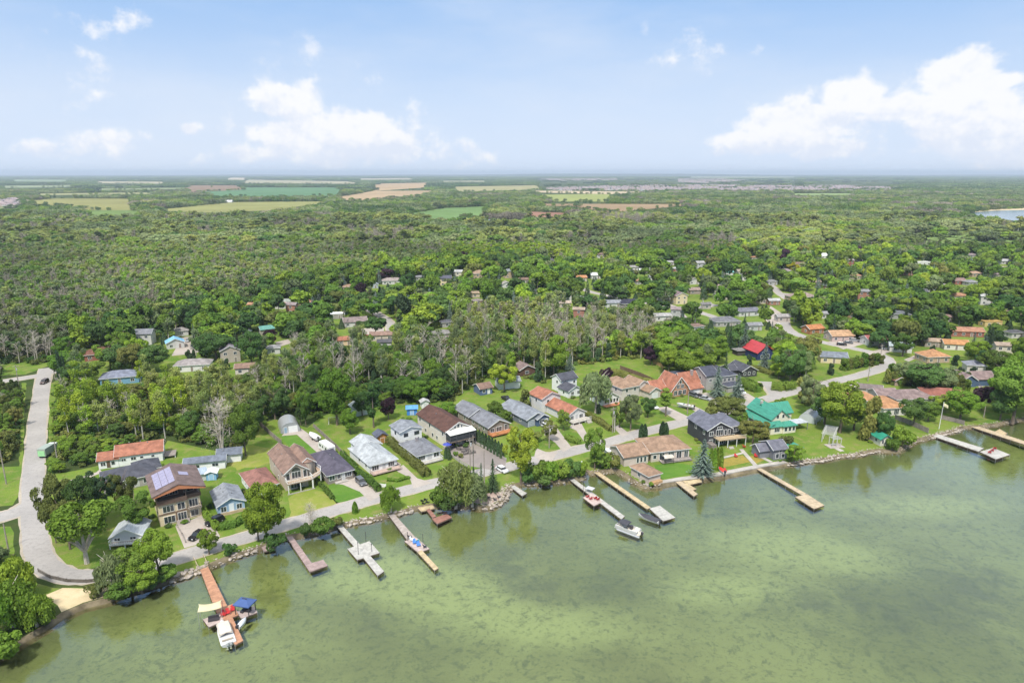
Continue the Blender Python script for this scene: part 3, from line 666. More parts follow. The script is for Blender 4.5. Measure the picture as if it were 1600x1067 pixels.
# white bungalow with a long terracotta roof
W_ = 17; r = house('long white bungalow under a terracotta shingle roof at the edge of the wood', (155,733), 17, 8, 22,
    [(4.6,0,17,7.5,0,3.3,'gable','x',2.0), (0,-.1,5.2,6,0,2.7,'gable','x',1.3)], WS, TERR, 'the long white bungalow with the terracotta roof')
B = (4.6,0,17,7.5); wins(r, B, [('F',6.6,1.5,1.1,.8),('F',9.2,1.5,1.3,.9),('F',11.4,1.7,.8,.6),('F',14.4,1.7,.8,.6),('R',3.6,1.2,1.2,1.1)]); wins(r, (0,-.1,5.2,6), [('F',1.2,.9,1.2,1.1),('F',3.8,.9,.9,1.1)]); door(r,'F',(0,-.1,5.2,6),2.6,c=(.12,.08,.06)); vents(r, [(8,4,5.3),(13,3.2,5.0),(11,4.4,5.2)])
deck(r, 17.1, 1, 20.4, 5.5, .9, wood((.30,.26,.23)), None); 
# bungalow with dark roof behind the villa
r = house('low house with a dark slate grey hip roof half hidden by round trees', (163,772), 13, 9, 33, [(0,0,13,9,0,2.9,'hip','x',2.3),(8,5,14.5,12,0,2.7,'hip','y',1.9)], siding((.36,.33,.31)), DGREY, 'the low house with the dark slate roof')
wins(r, (0,0,13,9), [('F',2.2,.9,1.8,1.3),('F',6.,.9,1.2,1.2),('F',10.4,.9,1.4,1.2),('L',3,1,1.2,1.1),('L',6.5,1,1.2,1.1)]); door(r,'F',(0,0,13,9),8,c=(.5,.5,.48))

# three storey villa
YB = brick((.66,.54,.37)); r = house('three storey yellow stone villa with solar panels and a glazed top floor terrace', (251,823), 9.6, 12, 33,
    [(0,0,6.3,12,0,6.0,'flat','y',0), (6.3,-.0+.5,9.6,12,0,6.0,'flat','y',0), (.6,2.6,9.3,12,6.25,8.7,'flat','y',0,siding((.16,.10,.075)))], YB, pm('terrace_floor',(.20,.16,.13),.8), 'the three storey villa', trim=False)
rb = MB(); add_roof(rb, -.2, -.6, 10., 12.4, 6, 8.9, 'gable', 'y', 1.7, o=1.0, th=.25); rb.build('roof', shingle((.17,.125,.115)), r, fix=True)
fb = MB()
sl = 1.7/5.1
fb.add([(-.9,-1.5,8.75),(4.9,-1.5,10.6),(10.9,-1.5,8.75),(10.9,-1.5,8.25),(4.9,-1.5,9.5),(-.9,-1.5,8.25),(-.9,-1.3,8.75),(4.9,-1.3,10.6),(10.9,-1.3,8.75),(10.9,-1.3,8.25),(4.9,-1.3,9.5),(-.9,-1.3,8.25)],
       [(0,1,4,5)[::-1],(1,2,3,4)[::-1],(6,7,10,11),(7,8,9,10),(0,6,7,1),(1,7,8,2),(5,4,10,11),(4,3,9,10),(0,5,11,6),(2,8,9,3)])
fb.build('gable_board', siding((.50,.20,.10)), r, fix=True)
# terrace balustrade, posts, furniture
tb = MB(); tb.box(-.25,-.45,5.75,6.6,-.2,6.9); tb.box(-.25,-.2,6.0,0,12,6.9); tb.box(6.6,.05,5.9,9.85,.3,6.9); tb.build('terrace_parapet', siding((.13,.085,.065)), r, fix=True)
for x in (-.1, 6.4, 9.6): MB().box(x-.13,-.42+(.5 if x>9 else 0),6.9,x+.13,-.18+(.5 if x>9 else 0),8.9).build('post', paint((.10,.07,.06)), r)
for x, w in ((1.8,1.6),(4.,1.8),(7.4,2.2)): window(r,'F',(.6,2.6,9.3,12),x,6.7,w,1.7,(.42,.36,.30))
for x, zz, w, h in ((2.2,3.5,2.4,1.6),(5.1,3.5,1.6,1.7),(2.2,.6,2.4,1.7),(5.1,.4,1.9,2.2)): window(r,'F',(0,0,6.3,12),x,zz,w,h,(.66,.62,.56),proud=.14)
for x, zz, w, h in ((8,3.3,1.9,1.9),(8,.7,1.7,1.5)): window(r,'F',(6.3,.5,9.6,12),x,zz,w,h,(.66,.62,.56),proud=.14)
for y, zz in ((3,3.6),(8,3.6),(5,.8)): window(r,'L',(0,0,6.3,12),y,zz,1.,1.3,(.66,.62,.56))
mb = MB(); mb.box(-.12,-.12,2.9,6.42,0,3.2); mb.box(6.4,.38,2.9,9.72,.5,3.2); mb.box(3.7,-.12,0,4.0,0,2.9); mb.build('string_course', brick((.20,.13,.09)), r)
deck(r, 6.4, -.7, 9.7, .5, 3.2, pm('balcony_slab',(.3,.25,.2)), (.06,.06,.06), 'balcony', 'FR', post=False)
mb = MB()
for i in range(5):
    for j in range(3):
        y0 = 1.2+i*2.0; x0 = .1+j*1.5; z = lambda x: 8.9+.34+sl*(x+.2)
        mb.add([(x0,y0,z(x0)),(x0+1.42,y0,z(x0+1.42)),(x0+1.42,y0+1.93,z(x0+1.42)),(x0,y0+1.93,z(x0)),(x0,y0,z(x0)+.06),(x0+1.42,y0,z(x0+1.42)+.06),(x0+1.42,y0+1.93,z(x0+1.42)+.06),(x0,y0+1.93,z(x0)+.06)],[(3,2,1,0),(4,5,6,7),(0,1,5,4),(1,2,6,5),(2,3,7,6),(3,0,4,7)])
SOLAR = pm('solar_panel', (.30,.27,.36), .25, .12, 3., .8); mb.build('solar_panels', SOLAR, r)  # panel colour lightened to lavender, sky reflection put into the colour
mb = MB(); z = lambda x: 8.9+.34+sl*(10-x); mb.add([(5.9,5.,z(5.9)),(8.1,5.,z(8.1)),(8.1,7.2,z(8.1)),(5.9,7.2,z(5.9)),(5.9,5.,z(5.9)+.08),(8.1,5.,z(8.1)+.08),(8.1,7.2,z(8.1)+.08),(5.9,7.2,z(5.9)+.08)],[(3,2,1,0),(4,5,6,7),(0,1,5,4),(1,2,6,5),(2,3,7,6),(3,0,4,7)]); mb.build('roof_hatch', SOLAR, r)
steps(r, 5.1, -.1, 4, 3.0, mat=STN)

# pale blue cottage
r = house('pale blue cottage with white trimmed windows and a grey shingle roof inside a hedge', (342,807), 6.4, 9.6, 32, [(0,0,6.4,9.6,0,2.9,'gable','y',1.5)], BLUEW, MGREY, 'the pale blue cottage')
B = (0,0,6.4,9.6); wins(r, B, [('F',1.3,1.,1.2,1.3),('F',5.1,1.,1.2,1.3),('L',2,1.2,.8,1.),('L',5,1.2,.8,1.)]); door(r,'F',B,3.2,.6,1.,2.1,(.75,.78,.82)); vents(r,[(2.2,5,3.9),(4,3,4.0),(2,7.6,3.8)]); mb = MB(); mb.box(-.05,-.25,0,6.45,-.01,.75); mb.build('stone_skirt', brick((.50,.38,.24)), r)
# white cottage red-brown hip roof
r = house('white cottage with a dusty red brown hip roof beside the big shade tree', (396,779), 6.6, 12, 35, [(0,0,6.6,12,0,2.8,'hip','y',1.9)], WS, REDBR, 'the white cottage with the dusty red roof')
B = (0,0,6.6,12); wins(r, B, [('L',1.6,1.2,1.,.9),('L',4.2,1.2,1.,.9),('L',7.2,1.2,1.,.9),('L',10,1.2,.9,.9),('F',1.6,1,1.2,1.2),('F',5,1,1.2,1.2)]); door(r,'F',B,3.3); vents(r,[(3.3,8.5,4.5)])
# beige two storey house with raised deck
r = house('tall beige house with brown roof, arched gable window and raised wooden deck', (447,767), 9, 17, 33, [(0,0,6.2,17,0,5.2,'gable','y',2.2),(5.2,4.2,9.6,16,0,5.0,'gable','y',1.6)], BEIGE, BEIGEBR, 'the tall beige house with the raised deck')
B = (0,0,6.2,17); wins(r, B, [('F',3.1,3.2,2.4,1.8),('F',5.5,3.0,.9,2.0),('F',.8,3.0,.9,1.9),('L',3,3.4,.9,1.2),('L',7,1.,.8,.9),('L',11,3.4,.9,.9),('F',3,.4,3.2,2.1)])
mb = MB(); mb.tube([(3.1,-.05,5.0),(3.1,.02,5.0)], 1.25, 20); mb.build('arched_window', GLASS, r)
mb = MB(); mb.tube([(7.6,4.2,0),(7.6,4.2,5.6)], 1.25, 14); mb.tube([(7.6,4.2,5.6),(7.6,4.2,6.5)], [1.5,.05], 14, 1); mb.build('turret', [BEIGE, BEIGEBR], r); 
WD = wood((.42,.31,.22)); deck(r, 0, -2.6, 6.8, -.02, 2.9, WD); 
mb = MB(); mb.prism([(6.8,-2.6),(9.6,-.6),(10.6,2.2),(10.2,5),(9.9,5),(9.4,1.6),(6.8,-.02)], 2.7, 2.9); mb.build('deck', WD, r, fix=True)
mb = MB()
P_ = [(6.8,-2.6),(9.6,-.6),(10.6,2.2),(10.2,5)]
for a, b in zip(P_[:-1], P_[1:]):
    mb.bar((*a,3.9),(*b,3.9),.09); mb.bar((*a,3.05),(*b,3.05),.06); L = math.dist(a,b); n = int(L/.45)
    for i in range(n+1): q = Vector(a).lerp(Vector(b), i/n); mb.box(q.x-.025,q.y-.025,2.9,q.x+.025,q.y+.025,3.9)
for a in P_: mb.box(a[0]-.1,a[1]-.1,0,a[0]+.1,a[1]+.1,2.7)
mb.build('railing', paint(WHITE), r); vents(r,[(2,10,6.5),(2,14,6.5)])
mb = MB(); mb.box(-.3,-2.9,0,7.2,-2.75,.25); mb.build('deck_footing', CONC, r)
# charcoal-purple bungalow
r = house('low bungalow with dark purple grey hip roof and a white framed sunroom', (513,757), 7.4, 17, 34, [(0,0,7.4,17,0,2.8,'hip','y',2.1)], TAUPE, PGREY, 'the purple grey roofed bungalow')
B = (0,0,7.4,17); wins(r, B, [('F',1.2,1.1,1.5,1.2),('F',3.2,1.1,1.,1.2),('F',5.9,1.1,1.8,1.2),('L',3,1.2,1.,1.),('L',7,1.2,1.,1.),('L',12,1.2,1.,1.)]); door(r,'F',B,4.5,.3,.8); vents(r,[(3.7,5,5.0),(3.7,8,5.0)])
mb = MB(); mb.box(1.8,-1.2,0,5.5,-.05,.35); mb.build('porch_step', CONC, r)
# light grey long house
r = house('long cottage with pale silver grey hip roof and picket porch', (579,741), 9.2, 16, 35, [(0,0,8.4,15.5,0,2.8,'hip','y',2.3),(2.6,14,9.8,21,0,2.6,'gable','y',1.6)], WS, LGREY, 'the pale silver roofed cottage')
B = (0,0,8.4,15.5); wins(r, B, [('F',1.6,1.,2.0,1.3),('F',6.6,1.,1.8,1.3),('L',3,1.3,1.,.9),('L',8,1.3,1.,.9)]); door(r,'F',B,4.3); vents(r,[(3,9,4.1),(5,6,4.1),(5.4,11,4.0)])
deck(r, -.2, -2.4, 8.6, -.02, .7, wood((.50,.36,.30)), (.62,.50,.44), 'porch')
# grey hip cottage
r = house('white walled cottage with slate grey hip roof, chimney and garden in front', (652,725), 7.9, 11.5, 34, [(0,0,7.9,11.5,0,2.7,'hip','y',2.2)], WS, GREY, 'the grey hip roofed cottage')
B = (0,0,7.9,11.5); wins(r, B, [('F',1.6,1.,2.0,1.3),('F',6.5,1.,1.7,1.3),('L',3,1.2,1.2,1.),('L',7.5,1.2,1.,1.)]); door(r,'F',B,4.2,.3,1.6); chimney(r, 3.2, 6.5, 4.0, 5.6, (.3,.28,.28)); deck(r, .6, -2.2, 7.6, -.02, .5, CONC, WHITE, 'porch')
# white two storey box behind it
r = house('white two storey house with pale grey low gable and black framed windows', (626,699), 7.6, 7, 34, [(0,0,7.6,7.2,0,5.1,'gable','y',1.2)], WS, MGREY, 'the white two storey house with the low grey gable')
B = (0,0,7.6,7.2); wins(r, B, [('F',2.0,3.3,1.3,1.0),('F',5.8,3.3,1.5,1.0),('F',5.8,1,1.2,1.1),('L',3.6,3.4,.9,.9)], (.05,.05,.05)); door(r,'F',B,2.2)
# big cream two storey house
r = house('large cream two storey house with a dark brown gable roof and screened porch', (697,700), 9.2, 20, 34, [(0,0,9.2,20,0,5.5,'gable','y',2.3)], CREAM, BROWN, 'the large cream house with the brown roof')
B = (0,0,9.2,20); wins(r, B, [('L',2,3.6,1.,1.3),('L',6,1.0,1.1,1.2),('L',11,3.6,1.,1.3),('L',14,1.0,1.1,1.2),('L',18,3.6,1.,1.3),('L',9,1.,1.,1.2),('F',4.6,6.0,.8,1.1),('F',3.4,5.9,.6,.8),('F',5.8,5.9,.6,.8)])
mb = MB(); mb.add([(-.1,-3.1,5.05),(9.4,-3.1,5.05),(9.4,-.02,5.6),(-.1,-.02,5.6),(-.1,-3.1,5.2),(9.4,-3.1,5.2),(9.4,-.02,5.75),(-.1,-.02,5.75)],[(3,2,1,0),(4,5,6,7),(0,1,5,4),(1,2,6,5),(2,3,7,6),(3,0,4,7)]); mb.build('awning', paint((.70,.69,.64)), r)
mb = MB(); mb.box(0,-2.9,2.6,9.2,-.02,2.85); mb.build('deck', WD, r)
mb = MB(); mb.box(.05,-2.85,2.85,9.15,-2.75,5.0); mb.box(9.05,-2.75,2.85,9.15,-.02,5.1); mb.box(.05,-2.75,2.85,.15,-.02,5.1); mb.build('porch_screen', pm('dark_screen',(.045,.05,.055),.5), r)
mb = MB()
for x in (.05,2.3,4.6,6.9,9.15): mb.box(x-.08,-2.95,0,x+.08,-2.86,5.0)
for zz in (2.9,3.9): mb.box(0,-2.96,zz,9.2,-2.9,zz+.12)
mb.build('porch_frame', paint((.09,.09,.10)), r); wins(r, B, [('F',3,.3,2.6,2.1),('F',7,.3,2.2,2.1)]); vents(r,[(3,12,7.0)])
# grey roofed long bungalow with cedar deck
r = house('long taupe bungalow in two gabled sections with grey roof and cedar deck', (763,681), 8.4, 22, 33, [(0,0,8.4,12.5,0,2.9,'gable','y',2.0),(-.6,12,7.4,23,0,3.2,'gable','y',2.0)], TAUPE, GREY, 'the long taupe bungalow with the cedar deck')
B = (0,0,8.4,12.5); wins(r, B, [('F',1.5,1.,1.4,1.3),('F',4.2,.9,2.0,1.5),('F',7.,.9,1.2,1.8),('L',3,1.2,1.,1.1),('L',6,1.2,.9,.9),('L',10,1.2,1.,1.)]); wins(r,(-.6,12,7.4,23),[('L',15,1.3,1.,1.),('L',20,1.3,1.1,1.1)])
deck(r, -.2, -2.8, 8.8, -.02, .8, wood((.50,.21,.09)), (.50,.22,.10)); vents(r,[(6,4,3.9),(6,9,3.9),(5,15,4.3)])
# blue-gabled house with low grey roof
r = house('house with broad low grey roof, navy gable and two car drive', (823,668), 8.2, 17, 33, [(0,0,8.6,17,0,2.8,'gable','y',1.7),(3.6,-1.2,8.6,4,0,2.7,'gable','y',1.3,DBLUE)], SLATE, MGREY, 'the navy gabled house')
door(r,'F',(0,0,8.6,17),1.9,.05,2.4,2.2,(.30,.34,.40),'garage_door'); wins(r,(3.6,-1.2,8.6,4),[('F',5.6,.9,1.8,1.4)]); wins(r,(0,0,8.6,17),[('L',4,1.2,1.1,1.),('L',9,1.2,1.1,1.)]); door(r,'F',(3.6,-1.2,8.6,4),7.6,c=(.6,.6,.6))
# beige-grey roofed little navy house up the lane
r = house('little navy shed house with a tan roof and white door beyond the taupe bungalow', (751,618), 5.2, 6, 30, [(0,0,5.2,6,0,2.7,'gable','x',1.3)], siding((.10,.14,.24)), BEIGEBR, 'the little navy shed house', name='garden_house', cat='shed'); door(r,'F',(0,0,5.2,6),3.6,c=WHITE); window(r,'F',(0,0,5.2,6),1.5,1,1.,1.1)
r = house('plain white garage behind the lime green tree', (779,609), 9, 6, 15, [(0,0,9,6,0,3.0,'gable','x',1.2)], WS, MGREY, 'the plain white garage', name='garage', cat='garage'); door(r,'F',(0,0,9,6),6,.05,2.6,2.2,(.7,.7,.68),'garage_door')
r = house('small dark cabin with a pinkish brown roof against the trees', (812,588), 7.5, 7, 25, [(0,0,7.5,7,0,2.7,'gable','y',1.8)], siding((.12,.07,.05)), MAUVE, 'the small dark cabin', name='cabin', cat='cabin'); window(r,'F',(0,0,7.5,7),3.5,.9,1.6,1.1)
# orange-roof pair
r = house('white house of two terracotta gables with a white front deck', (888,661), 8, 20, 33, [(0,0,7.4,13,0,3.0,'gable','y',1.9),(-1.8,13.5,6.6,21.5,0,5.4,'gable','y',1.8)], siding((.62,.61,.60)), TERR, 'the white house with two terracotta gables')
B = (0,0,7.4,13); wins(r, B, [('F',1.6,1.,1.3,1.3),('F',5.6,1.,1.5,1.3),('L',4,1.2,1.1,1.)]); wins(r,(-1.8,13.5,6.6,21.5),[('F',1,3.4,1.,1.2),('F',4.5,3.4,1.,1.2),('L',17,3.5,1.,1.1)]); door(r,'F',B,3.6,.6,1.2); deck(r, -.2, -3, 8, -.02, .9, wood((.5,.45,.38)), WHITE, sides='FL'); steps(r, 6.6, -3., 4, 1.8)
# two-part white house
r = house('white two part house with charcoal roofs between dense trees', (888,622), 7.2, 12, 33, [(0,0,6.8,6.6,0,2.8,'gable','y',1.6),(1.6,6.7,9.4,13,0,5.2,'gable','x',1.8)], WS, DGREY, 'the white two part house with charcoal roofs')
wins(r,(0,0,6.8,6.6),[('F',2,1,1.2,1.2),('F',5,1,1.2,1.2),('L',3,1.1,1.,1.)]); wins(r,(1.6,6.7,9.4,13),[('F',8,3.2,.9,1.),('L',9.5,3.4,1.,1.1)])
# sunroom house
r = house('small white house with a black roof and a band of sunroom windows', (943,635), 8.2, 9.5, 30, [(0,0,7.4,10,0,2.8,'gable','y',2.0)], WS, shingle((.07,.07,.08)), 'the small white sunroom house')
B = (0,0,7.4,10); wins(r, B, [('F',x,1.,.95,1.4) for x in (.9,2.2,3.6,5.0,6.4)]+[('L',2,1.,1.2,1.3),('L',4.6,1.,1.2,1.3)]); deck(r, -.6, -2.2, 7.4, -.02, .5, wood((.52,.23,.12)), None)
# large tan roof beige
r = house('large pale house with a wide tan roof and a lower garage wing', (979,629), 9, 15, 30, [(-.5,2.5,8,15.5,0,5.0,'hip','y',2.2),(8,3.5,14,12,0,4.4,'gable','y',1.7),(10,-1.5,15.5,4.5,0,2.9,'gable','y',1.5)], siding((.56,.51,.45)), TAN, 'the large pale house with the wide tan roof')
wins(r,(-.5,2.5,8,15.5),[('L',6,3.2,1.,1.2),('L',11,3.2,1.,1.2),('F',2,3.2,1.,1.2),('F',6,3.2,1.1,1.2),('F',3,.9,1.6,1.2)]); door(r,'F',(10,-1.5,15.5,4.5),12.7,.05,2.8,2.2,(.66,.66,.64),'garage_door')
# terracotta chalet
CED = siding((.40,.20,.12)); r = house('terracotta roofed chalet with a glazed A frame gable and white garage door', (1048,621), 8.6, 10, 24, [(0,0,8.6,10,0,2.7,'gable','y',5.0),(-6,3.5,0,10,0,2.9,'gable','x',2.6),(8.6,4,17,11,0,3.2,'gable','x',3.6),(8.6,-1,14.5,4,0,2.6,'gable','x',1.2,siding((.62,.58,.53)))], CED, TERR, 'the terracotta chalet')
B = (0,0,8.6,10); wins(r, B, [('F',2.2,.6,1.4,1.8),('F',4.3,.6,1.6,1.8),('F',6.4,.6,1.4,1.8),('F',3.3,3.3,1.2,1.5),('F',5.3,3.3,1.2,1.5),('F',4.3,5.2,1.0,1.1)]); door(r,'F',(8.6,-1,14.5,4),11.4,.05,3.,2.2,(.72,.72,.72),'garage_door'); window(r,'L',(-6,3.5,0,10),6.5,1,1.2,1.)
chimney(r, 14.5, 6.3, 5.5, 7.6, (.35,.30,.28), .9)
# tall grey house
r = house('tall grey sided house with slate hip roof behind the two blue spruces', (1110,614), 13, 13, 22, [(0,3,6,13,0,6.2,'gable','x',2.4),(6,1,13,13,0,6.0,'hip','y',2.2),(6.4,-2.5,12.5,1,0,2.7,'hip','x',1.3),(-8,10,0,19,0,4.2,'flat','y',0)], siding((.36,.34,.32)), shingle((.075,.08,.105)), 'the tall grey house behind the spruces')
wins(r,(6,1,13,13),[('F',7.4,3.6,1.1,1.4),('F',9.5,3.6,1.1,1.4),('F',11.6,3.6,1.1,1.4)]); wins(r,(0,3,6,13),[('F',2,3.6,1.1,1.2),('L',5,1.,1.,1.2),('L',7,3.8,1.,1.2),('L',10,3.8,1.,1.2),('F',4.4,1,1.2,1.3)]); door(r,'F',(6.4,-2.5,12.5,1),9.4,.1,1.6,2.2,(.1,.1,.1))
# low charcoal house
r = house('low charcoal house with white trim and round patio beside the tall grey house', (1159,590), 7.5, 9, 18, [(0,0,7.5,10,0,2.8,'gable','y',2.0),(-3.5,3,0,10,0,2.6,'gable','x',1.6)], CHAR, DGREY, 'the low charcoal house'); wins(r,(0,0,7.5,10),[('F',x,1.,.9,1.2) for x in (1.4,3.6,6)])
# red roof
r = house('dark blue house under a bright red metal roof', (1183,563), 9.5, 11, 16, [(0,0,9,11,0,3.6,'gable','y',3.4),(8.8,2.5,14,8.5,0,3.2,'gable','x',1.7)], siding((.03,.045,.13)), metalroof((.40,.045,.05)), 'the house with the bright red metal roof', trim=(.5,.05,.05)); wins(r,(0,0,9,11),[('F',2.4,1,1.2,1.4),('F',5.6,1,1.6,1.5),('F',4.5,4.2,1.2,1.1)]); window(r,'F',(8.8,2.5,14,8.5),11.4,1,1.3,1.2)
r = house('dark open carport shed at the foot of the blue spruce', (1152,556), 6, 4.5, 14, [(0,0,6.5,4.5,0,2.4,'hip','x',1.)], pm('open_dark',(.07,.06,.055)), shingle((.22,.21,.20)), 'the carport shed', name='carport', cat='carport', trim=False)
# green roof house
GRN = metalroof((.045,.235,.165)); r = house('cream farmhouse under a green metal roof with a wrapped green porch roof', (1203,679), 9.4, 15, 17, [(1.6,2.,8.8,15,0,4.6,'gable','y',2.9),(4,7.2,14,13.6,0,4.2,'gable','x',2.7),(0,-.2,4.6,2.1,0,2.7,'shed','x',1.0),(4.6,-.6,9.6,2.1,0,2.7,'hip','x',1.2)], siding((.68,.62,.48)), GRN, 'the farmhouse with the green metal roof', trim=(.05,.3,.22))
mb = MB(); mb.add([(-1,-.4,2.55),(1.7,-.4,3.75),(1.7,15,3.75),(-1,15,2.55),(-1,-.4,2.7),(1.7,-.4,3.9),(1.7,15,3.9),(-1,15,2.7)],[(3,2,1,0),(4,5,6,7),(0,1,5,4),(1,2,6,5),(2,3,7,6),(3,0,4,7)]); mb.build('porch_roof', GRN, r)
for y in (0,3.7,7.4,11,14.8): MB().box(-.85,y-.08,0,-.7,y+.08,2.6).build('porch_post', paint(WHITE), r)
wins(r,(1.6,2.,8.8,15),[('F',4.1,4.6,.9,1.2),('F',6.3,4.6,.9,1.2),('L',5,.9,1.1,1.4),('L',9,.9,1.1,1.4)]); wins(r,(4.6,-.6,9.6,2.1),[('F',5.7,.8,1.,1.4),('F',7.3,.8,1.,1.4),('F',8.8,.8,.9,1.4)]); wins(r,(0,-.2,4.6,2.1),[('F',2.5,.8,2.,1.4)])
mb = MB(); mb.box(10.2,.2,2.5,15.4,4.2,2.7); mb.build('annex_roof', metalroof((.42,.44,.47)), r)
for x, y in ((10.4,.4),(15.2,.4),(15.2,4)): MB().box(x-.1,y-.1,0,x+.1,y+.1,2.5).build('annex_post', paint((.2,.2,.2)), r)
chimney(r, 4.2, 11, 6.6, 7.9, (.5,.45,.4))
# charcoal modern house
r = house('charcoal two storey house with broad slate roof, white windows and upper deck', (1104,697), 12.4, 11, 16, [(0,0,8.6,12,0,5.4,'gable','y',2.3),(8.2,1.5,13.6,12,0,5.3,'hip','y',1.9)], CHAR, shingle((.15,.155,.19)), 'the charcoal house with the upper deck')
B = (0,0,8.6,12); wins(r, B, [('F',1.4,3.4,1.3,1.3),('F',4.4,3.2,2.4,1.9),('F',4.4,5.4,1.6,.7),('F',6.6,3.2,.8,1.7),('F',7.9,3.2,.7,1.7),('F',1.4,.8,1.2,1.2),('F',4.6,.3,3.,2.1),('F',7.4,.3,1.2,2.1),('L',2,3.4,.9,1.3),('L',7,3.6,1.,1.2)]); wins(r,(8.2,1.5,13.6,12),[('F',11.4,3.3,1.8,1.5),('F',12.8,.8,.9,1.1),('F',10,.3,1.8,2.1)])
deck(r, 2.4, -3., 12.4, -.02, 2.8, wood((.50,.36,.21)), (.62,.55,.42)); mb = MB(); mb.box(-.2,-3.2,0,1.6,-.1,1.5); mb.build('planter', brick((.2,.17,.15)), r)
steps(r, 6.6, -3.4, 3, 1.6)
# tan bungalow on the water
r = house('beige waterside bungalow with a wide tan hip roof and glazed patio doors', (1017,722), 12.8, 11, 15, [(0,0,12.8,11,0,3.2,'hip','x',2.5)], siding((.52,.45,.38)), TAN, 'the tan roofed waterside bungalow')
B = (0,0,12.8,11); wins(r, B, [('F',1.2,1.,1.,1.1),('F',3.6,.4,1.6,2.1),('F',6.6,.4,1.8,2.1),('F',9.3,.4,1.6,2.1),('F',11.7,.5,1.2,1.9),('R',2,.6,1.4,1.8)]); deck(r, 2.6, -2.4, 12.6, -.02, .5, wood((.38,.33,.30)), (.15,.14,.14), sides='F')
r = house('beige double garage wing with tan roof beside the bungalow', (975,729), 8.2, 9, 20, [(0,0,8.2,9,0,3.0,'gable','x',1.7)], siding((.52,.45,.38)), TAN, 'the beige garage by the lake', name='garage', cat='garage')
wins(r,(0,0,8.2,9),[('F',4.6,.6,.7,1.6),('F',5.8,.6,.7,1.6),('F',7.1,.6,.7,1.6)])
r = house('small beige boathouse with tan roof and wood base at the lake wall', (1013,757), 4.4, 7.6, 30, [(0,0,4.4,7.6,0,2.6,'hip','y',1.3)], siding((.52,.44,.37)), TAN, 'the beige boathouse', name='boathouse', cat='boathouse'); mb = MB(); mb.box(.3,-1.1,0,4.3,-.03,.8); mb.build('wood_base', wood((.46,.29,.15)), r); window(r,'L',(0,0,4.4,7.6),4,.9,1.1,1.)
# grey boathouse with dormer
r = house('small grey two level boathouse with gable and round window at the lake wall', (1208,719), 4.8, 8.2, 14, [(0,0,4.6,7,0,3.4,'gable','x',1.6),(-3.2,2.2,0,6.6,0,2.5,'gable','x',1.4)], siding((.20,.20,.22)), shingle((.16,.16,.19)), 'the grey boathouse', name='boathouse', cat='boathouse'); wins(r,(0,0,4.6,7),[('R',2.2,2.2,.8,.8),('F',1.3,.6,1.,1.4),('F',3.3,.6,1.,1.2),('F',2.3,2.4,.9,.7)])
# quonset huts
r = house('corrugated silver arched shed with a yellow end board behind the green roofed farmhouse', (1247,657), 5.4, 10, -42, [(0,0,5.6,10.5,0,3.3,'arch','y',0)], paint((.50,.52,.52)), pm('corrugated_steel', (.52,.53,.53), .4, .08, 2, .5, .4, aniso=(1,6,1)), 'the silver arched shed', name='arched_shed', cat='shed', trim=False)
r = house('grey arched garage with a white overhead door at the end of the drive', (439,678), 6.4, 8, 25, [(0,0,6.4,9,0,3.5,'arch','y',0)], pm('grey_steel', (.33,.34,.35), .6), pm('corrugated_grey', (.42,.43,.43), .4, .08, 2, .5, .4, aniso=(1,6,1)), 'the grey arched garage', name='arched_garage', cat='garage', trim=False); door(r,'F',(0,.04,6.4,9),4.0,.02,2.8,2.2,(.75,.75,.75),'garage_door'); door(r,'F',(0,.04,6.4,9),1.6,.02,.9,2.,(.25,.35,.45))
# green canopy
rt = thing('boat_shelter', 'green metal canopy on dark posts at the lake edge', 'boat shelter', W(1238,716), R(20))
for x, y in ((0,0),(3.4,0),(0,5),(3.4,5)): MB().box(x-.1,y-.1,-1.6 if y == 0 else 0,x+.1,y+.1,3.3).build('post', wood((.1,.08,.06)), rt)
mb = MB(); add_roof(mb,0,0,3.4,5.2,0,3.2,'gable','y',.7); mb.build('roof', GRN, rt, fix=True)
r = house('little white boathouse with a bright green roof among cedars on the shore', (1375,697), 3.8, 8, 10, [(0,0,3.8,8,0,2.5,'gable','y',1.2)], siding((.62,.60,.50)), metalroof((.03,.25,.16)), 'the little white boathouse with the green roof', name='boathouse', cat='boathouse', trim=(.05,.25,.18)); wins(r,(0,0,3.8,8),[('F',.8,.9,.6,1.2),('F',1.9,.9,.6,1.2),('F',3.0,.9,.6,1.2),('L',2,1,.9,.9)])
# orange L bungalow and neighbours
r = house('long white bungalow with orange L shaped roof between the waterside trees', (1364,651), 10, 18, 8, [(-4.5,9,9,17.5,0,3.0,'hip','x',2.2),(4,0,13,12,0,3.0,'hip','y',2.2)], siding((.60,.57,.52)), ORNG, 'the long bungalow with the orange roof'); wins(r,(4,0,13,12),[('F',6,.9,1.4,1.3),('F',9,.5,1.8,1.9),('F',11.6,.9,1.2,1.2),('L',3,1,1.2,1.1),('L',6,1,1.2,1.1)])
r = house('wide house with a mauve brown roof behind the dark round tree', (1400,636), 15, 10, 5, [(0,0,15,10,0,3.1,'hip','x',2.2),(-4,5,4,12,0,3.,'gable','x',1.6)], siding((.55,.5,.46)), MAUVE, 'the wide mauve roofed house')
wins(r,(0,0,15,10),[('F',3,1,1.4,1.2),('F',8,1,1.4,1.2),('F',12,1,1.4,1.2)])
r = house('wide low house with red brown roof beside a cedar hedge', (1445,628), 15, 8, -14, [(0,0,16,9,0,2.9,'hip','x',2.)], siding((.45,.36,.3)), shingle((.30,.125,.095)), 'the wide low red brown house'); wins(r,(0,0,16,9),[('F',3,1,1.4,1.2),('F',11,1,1.4,1.2)])
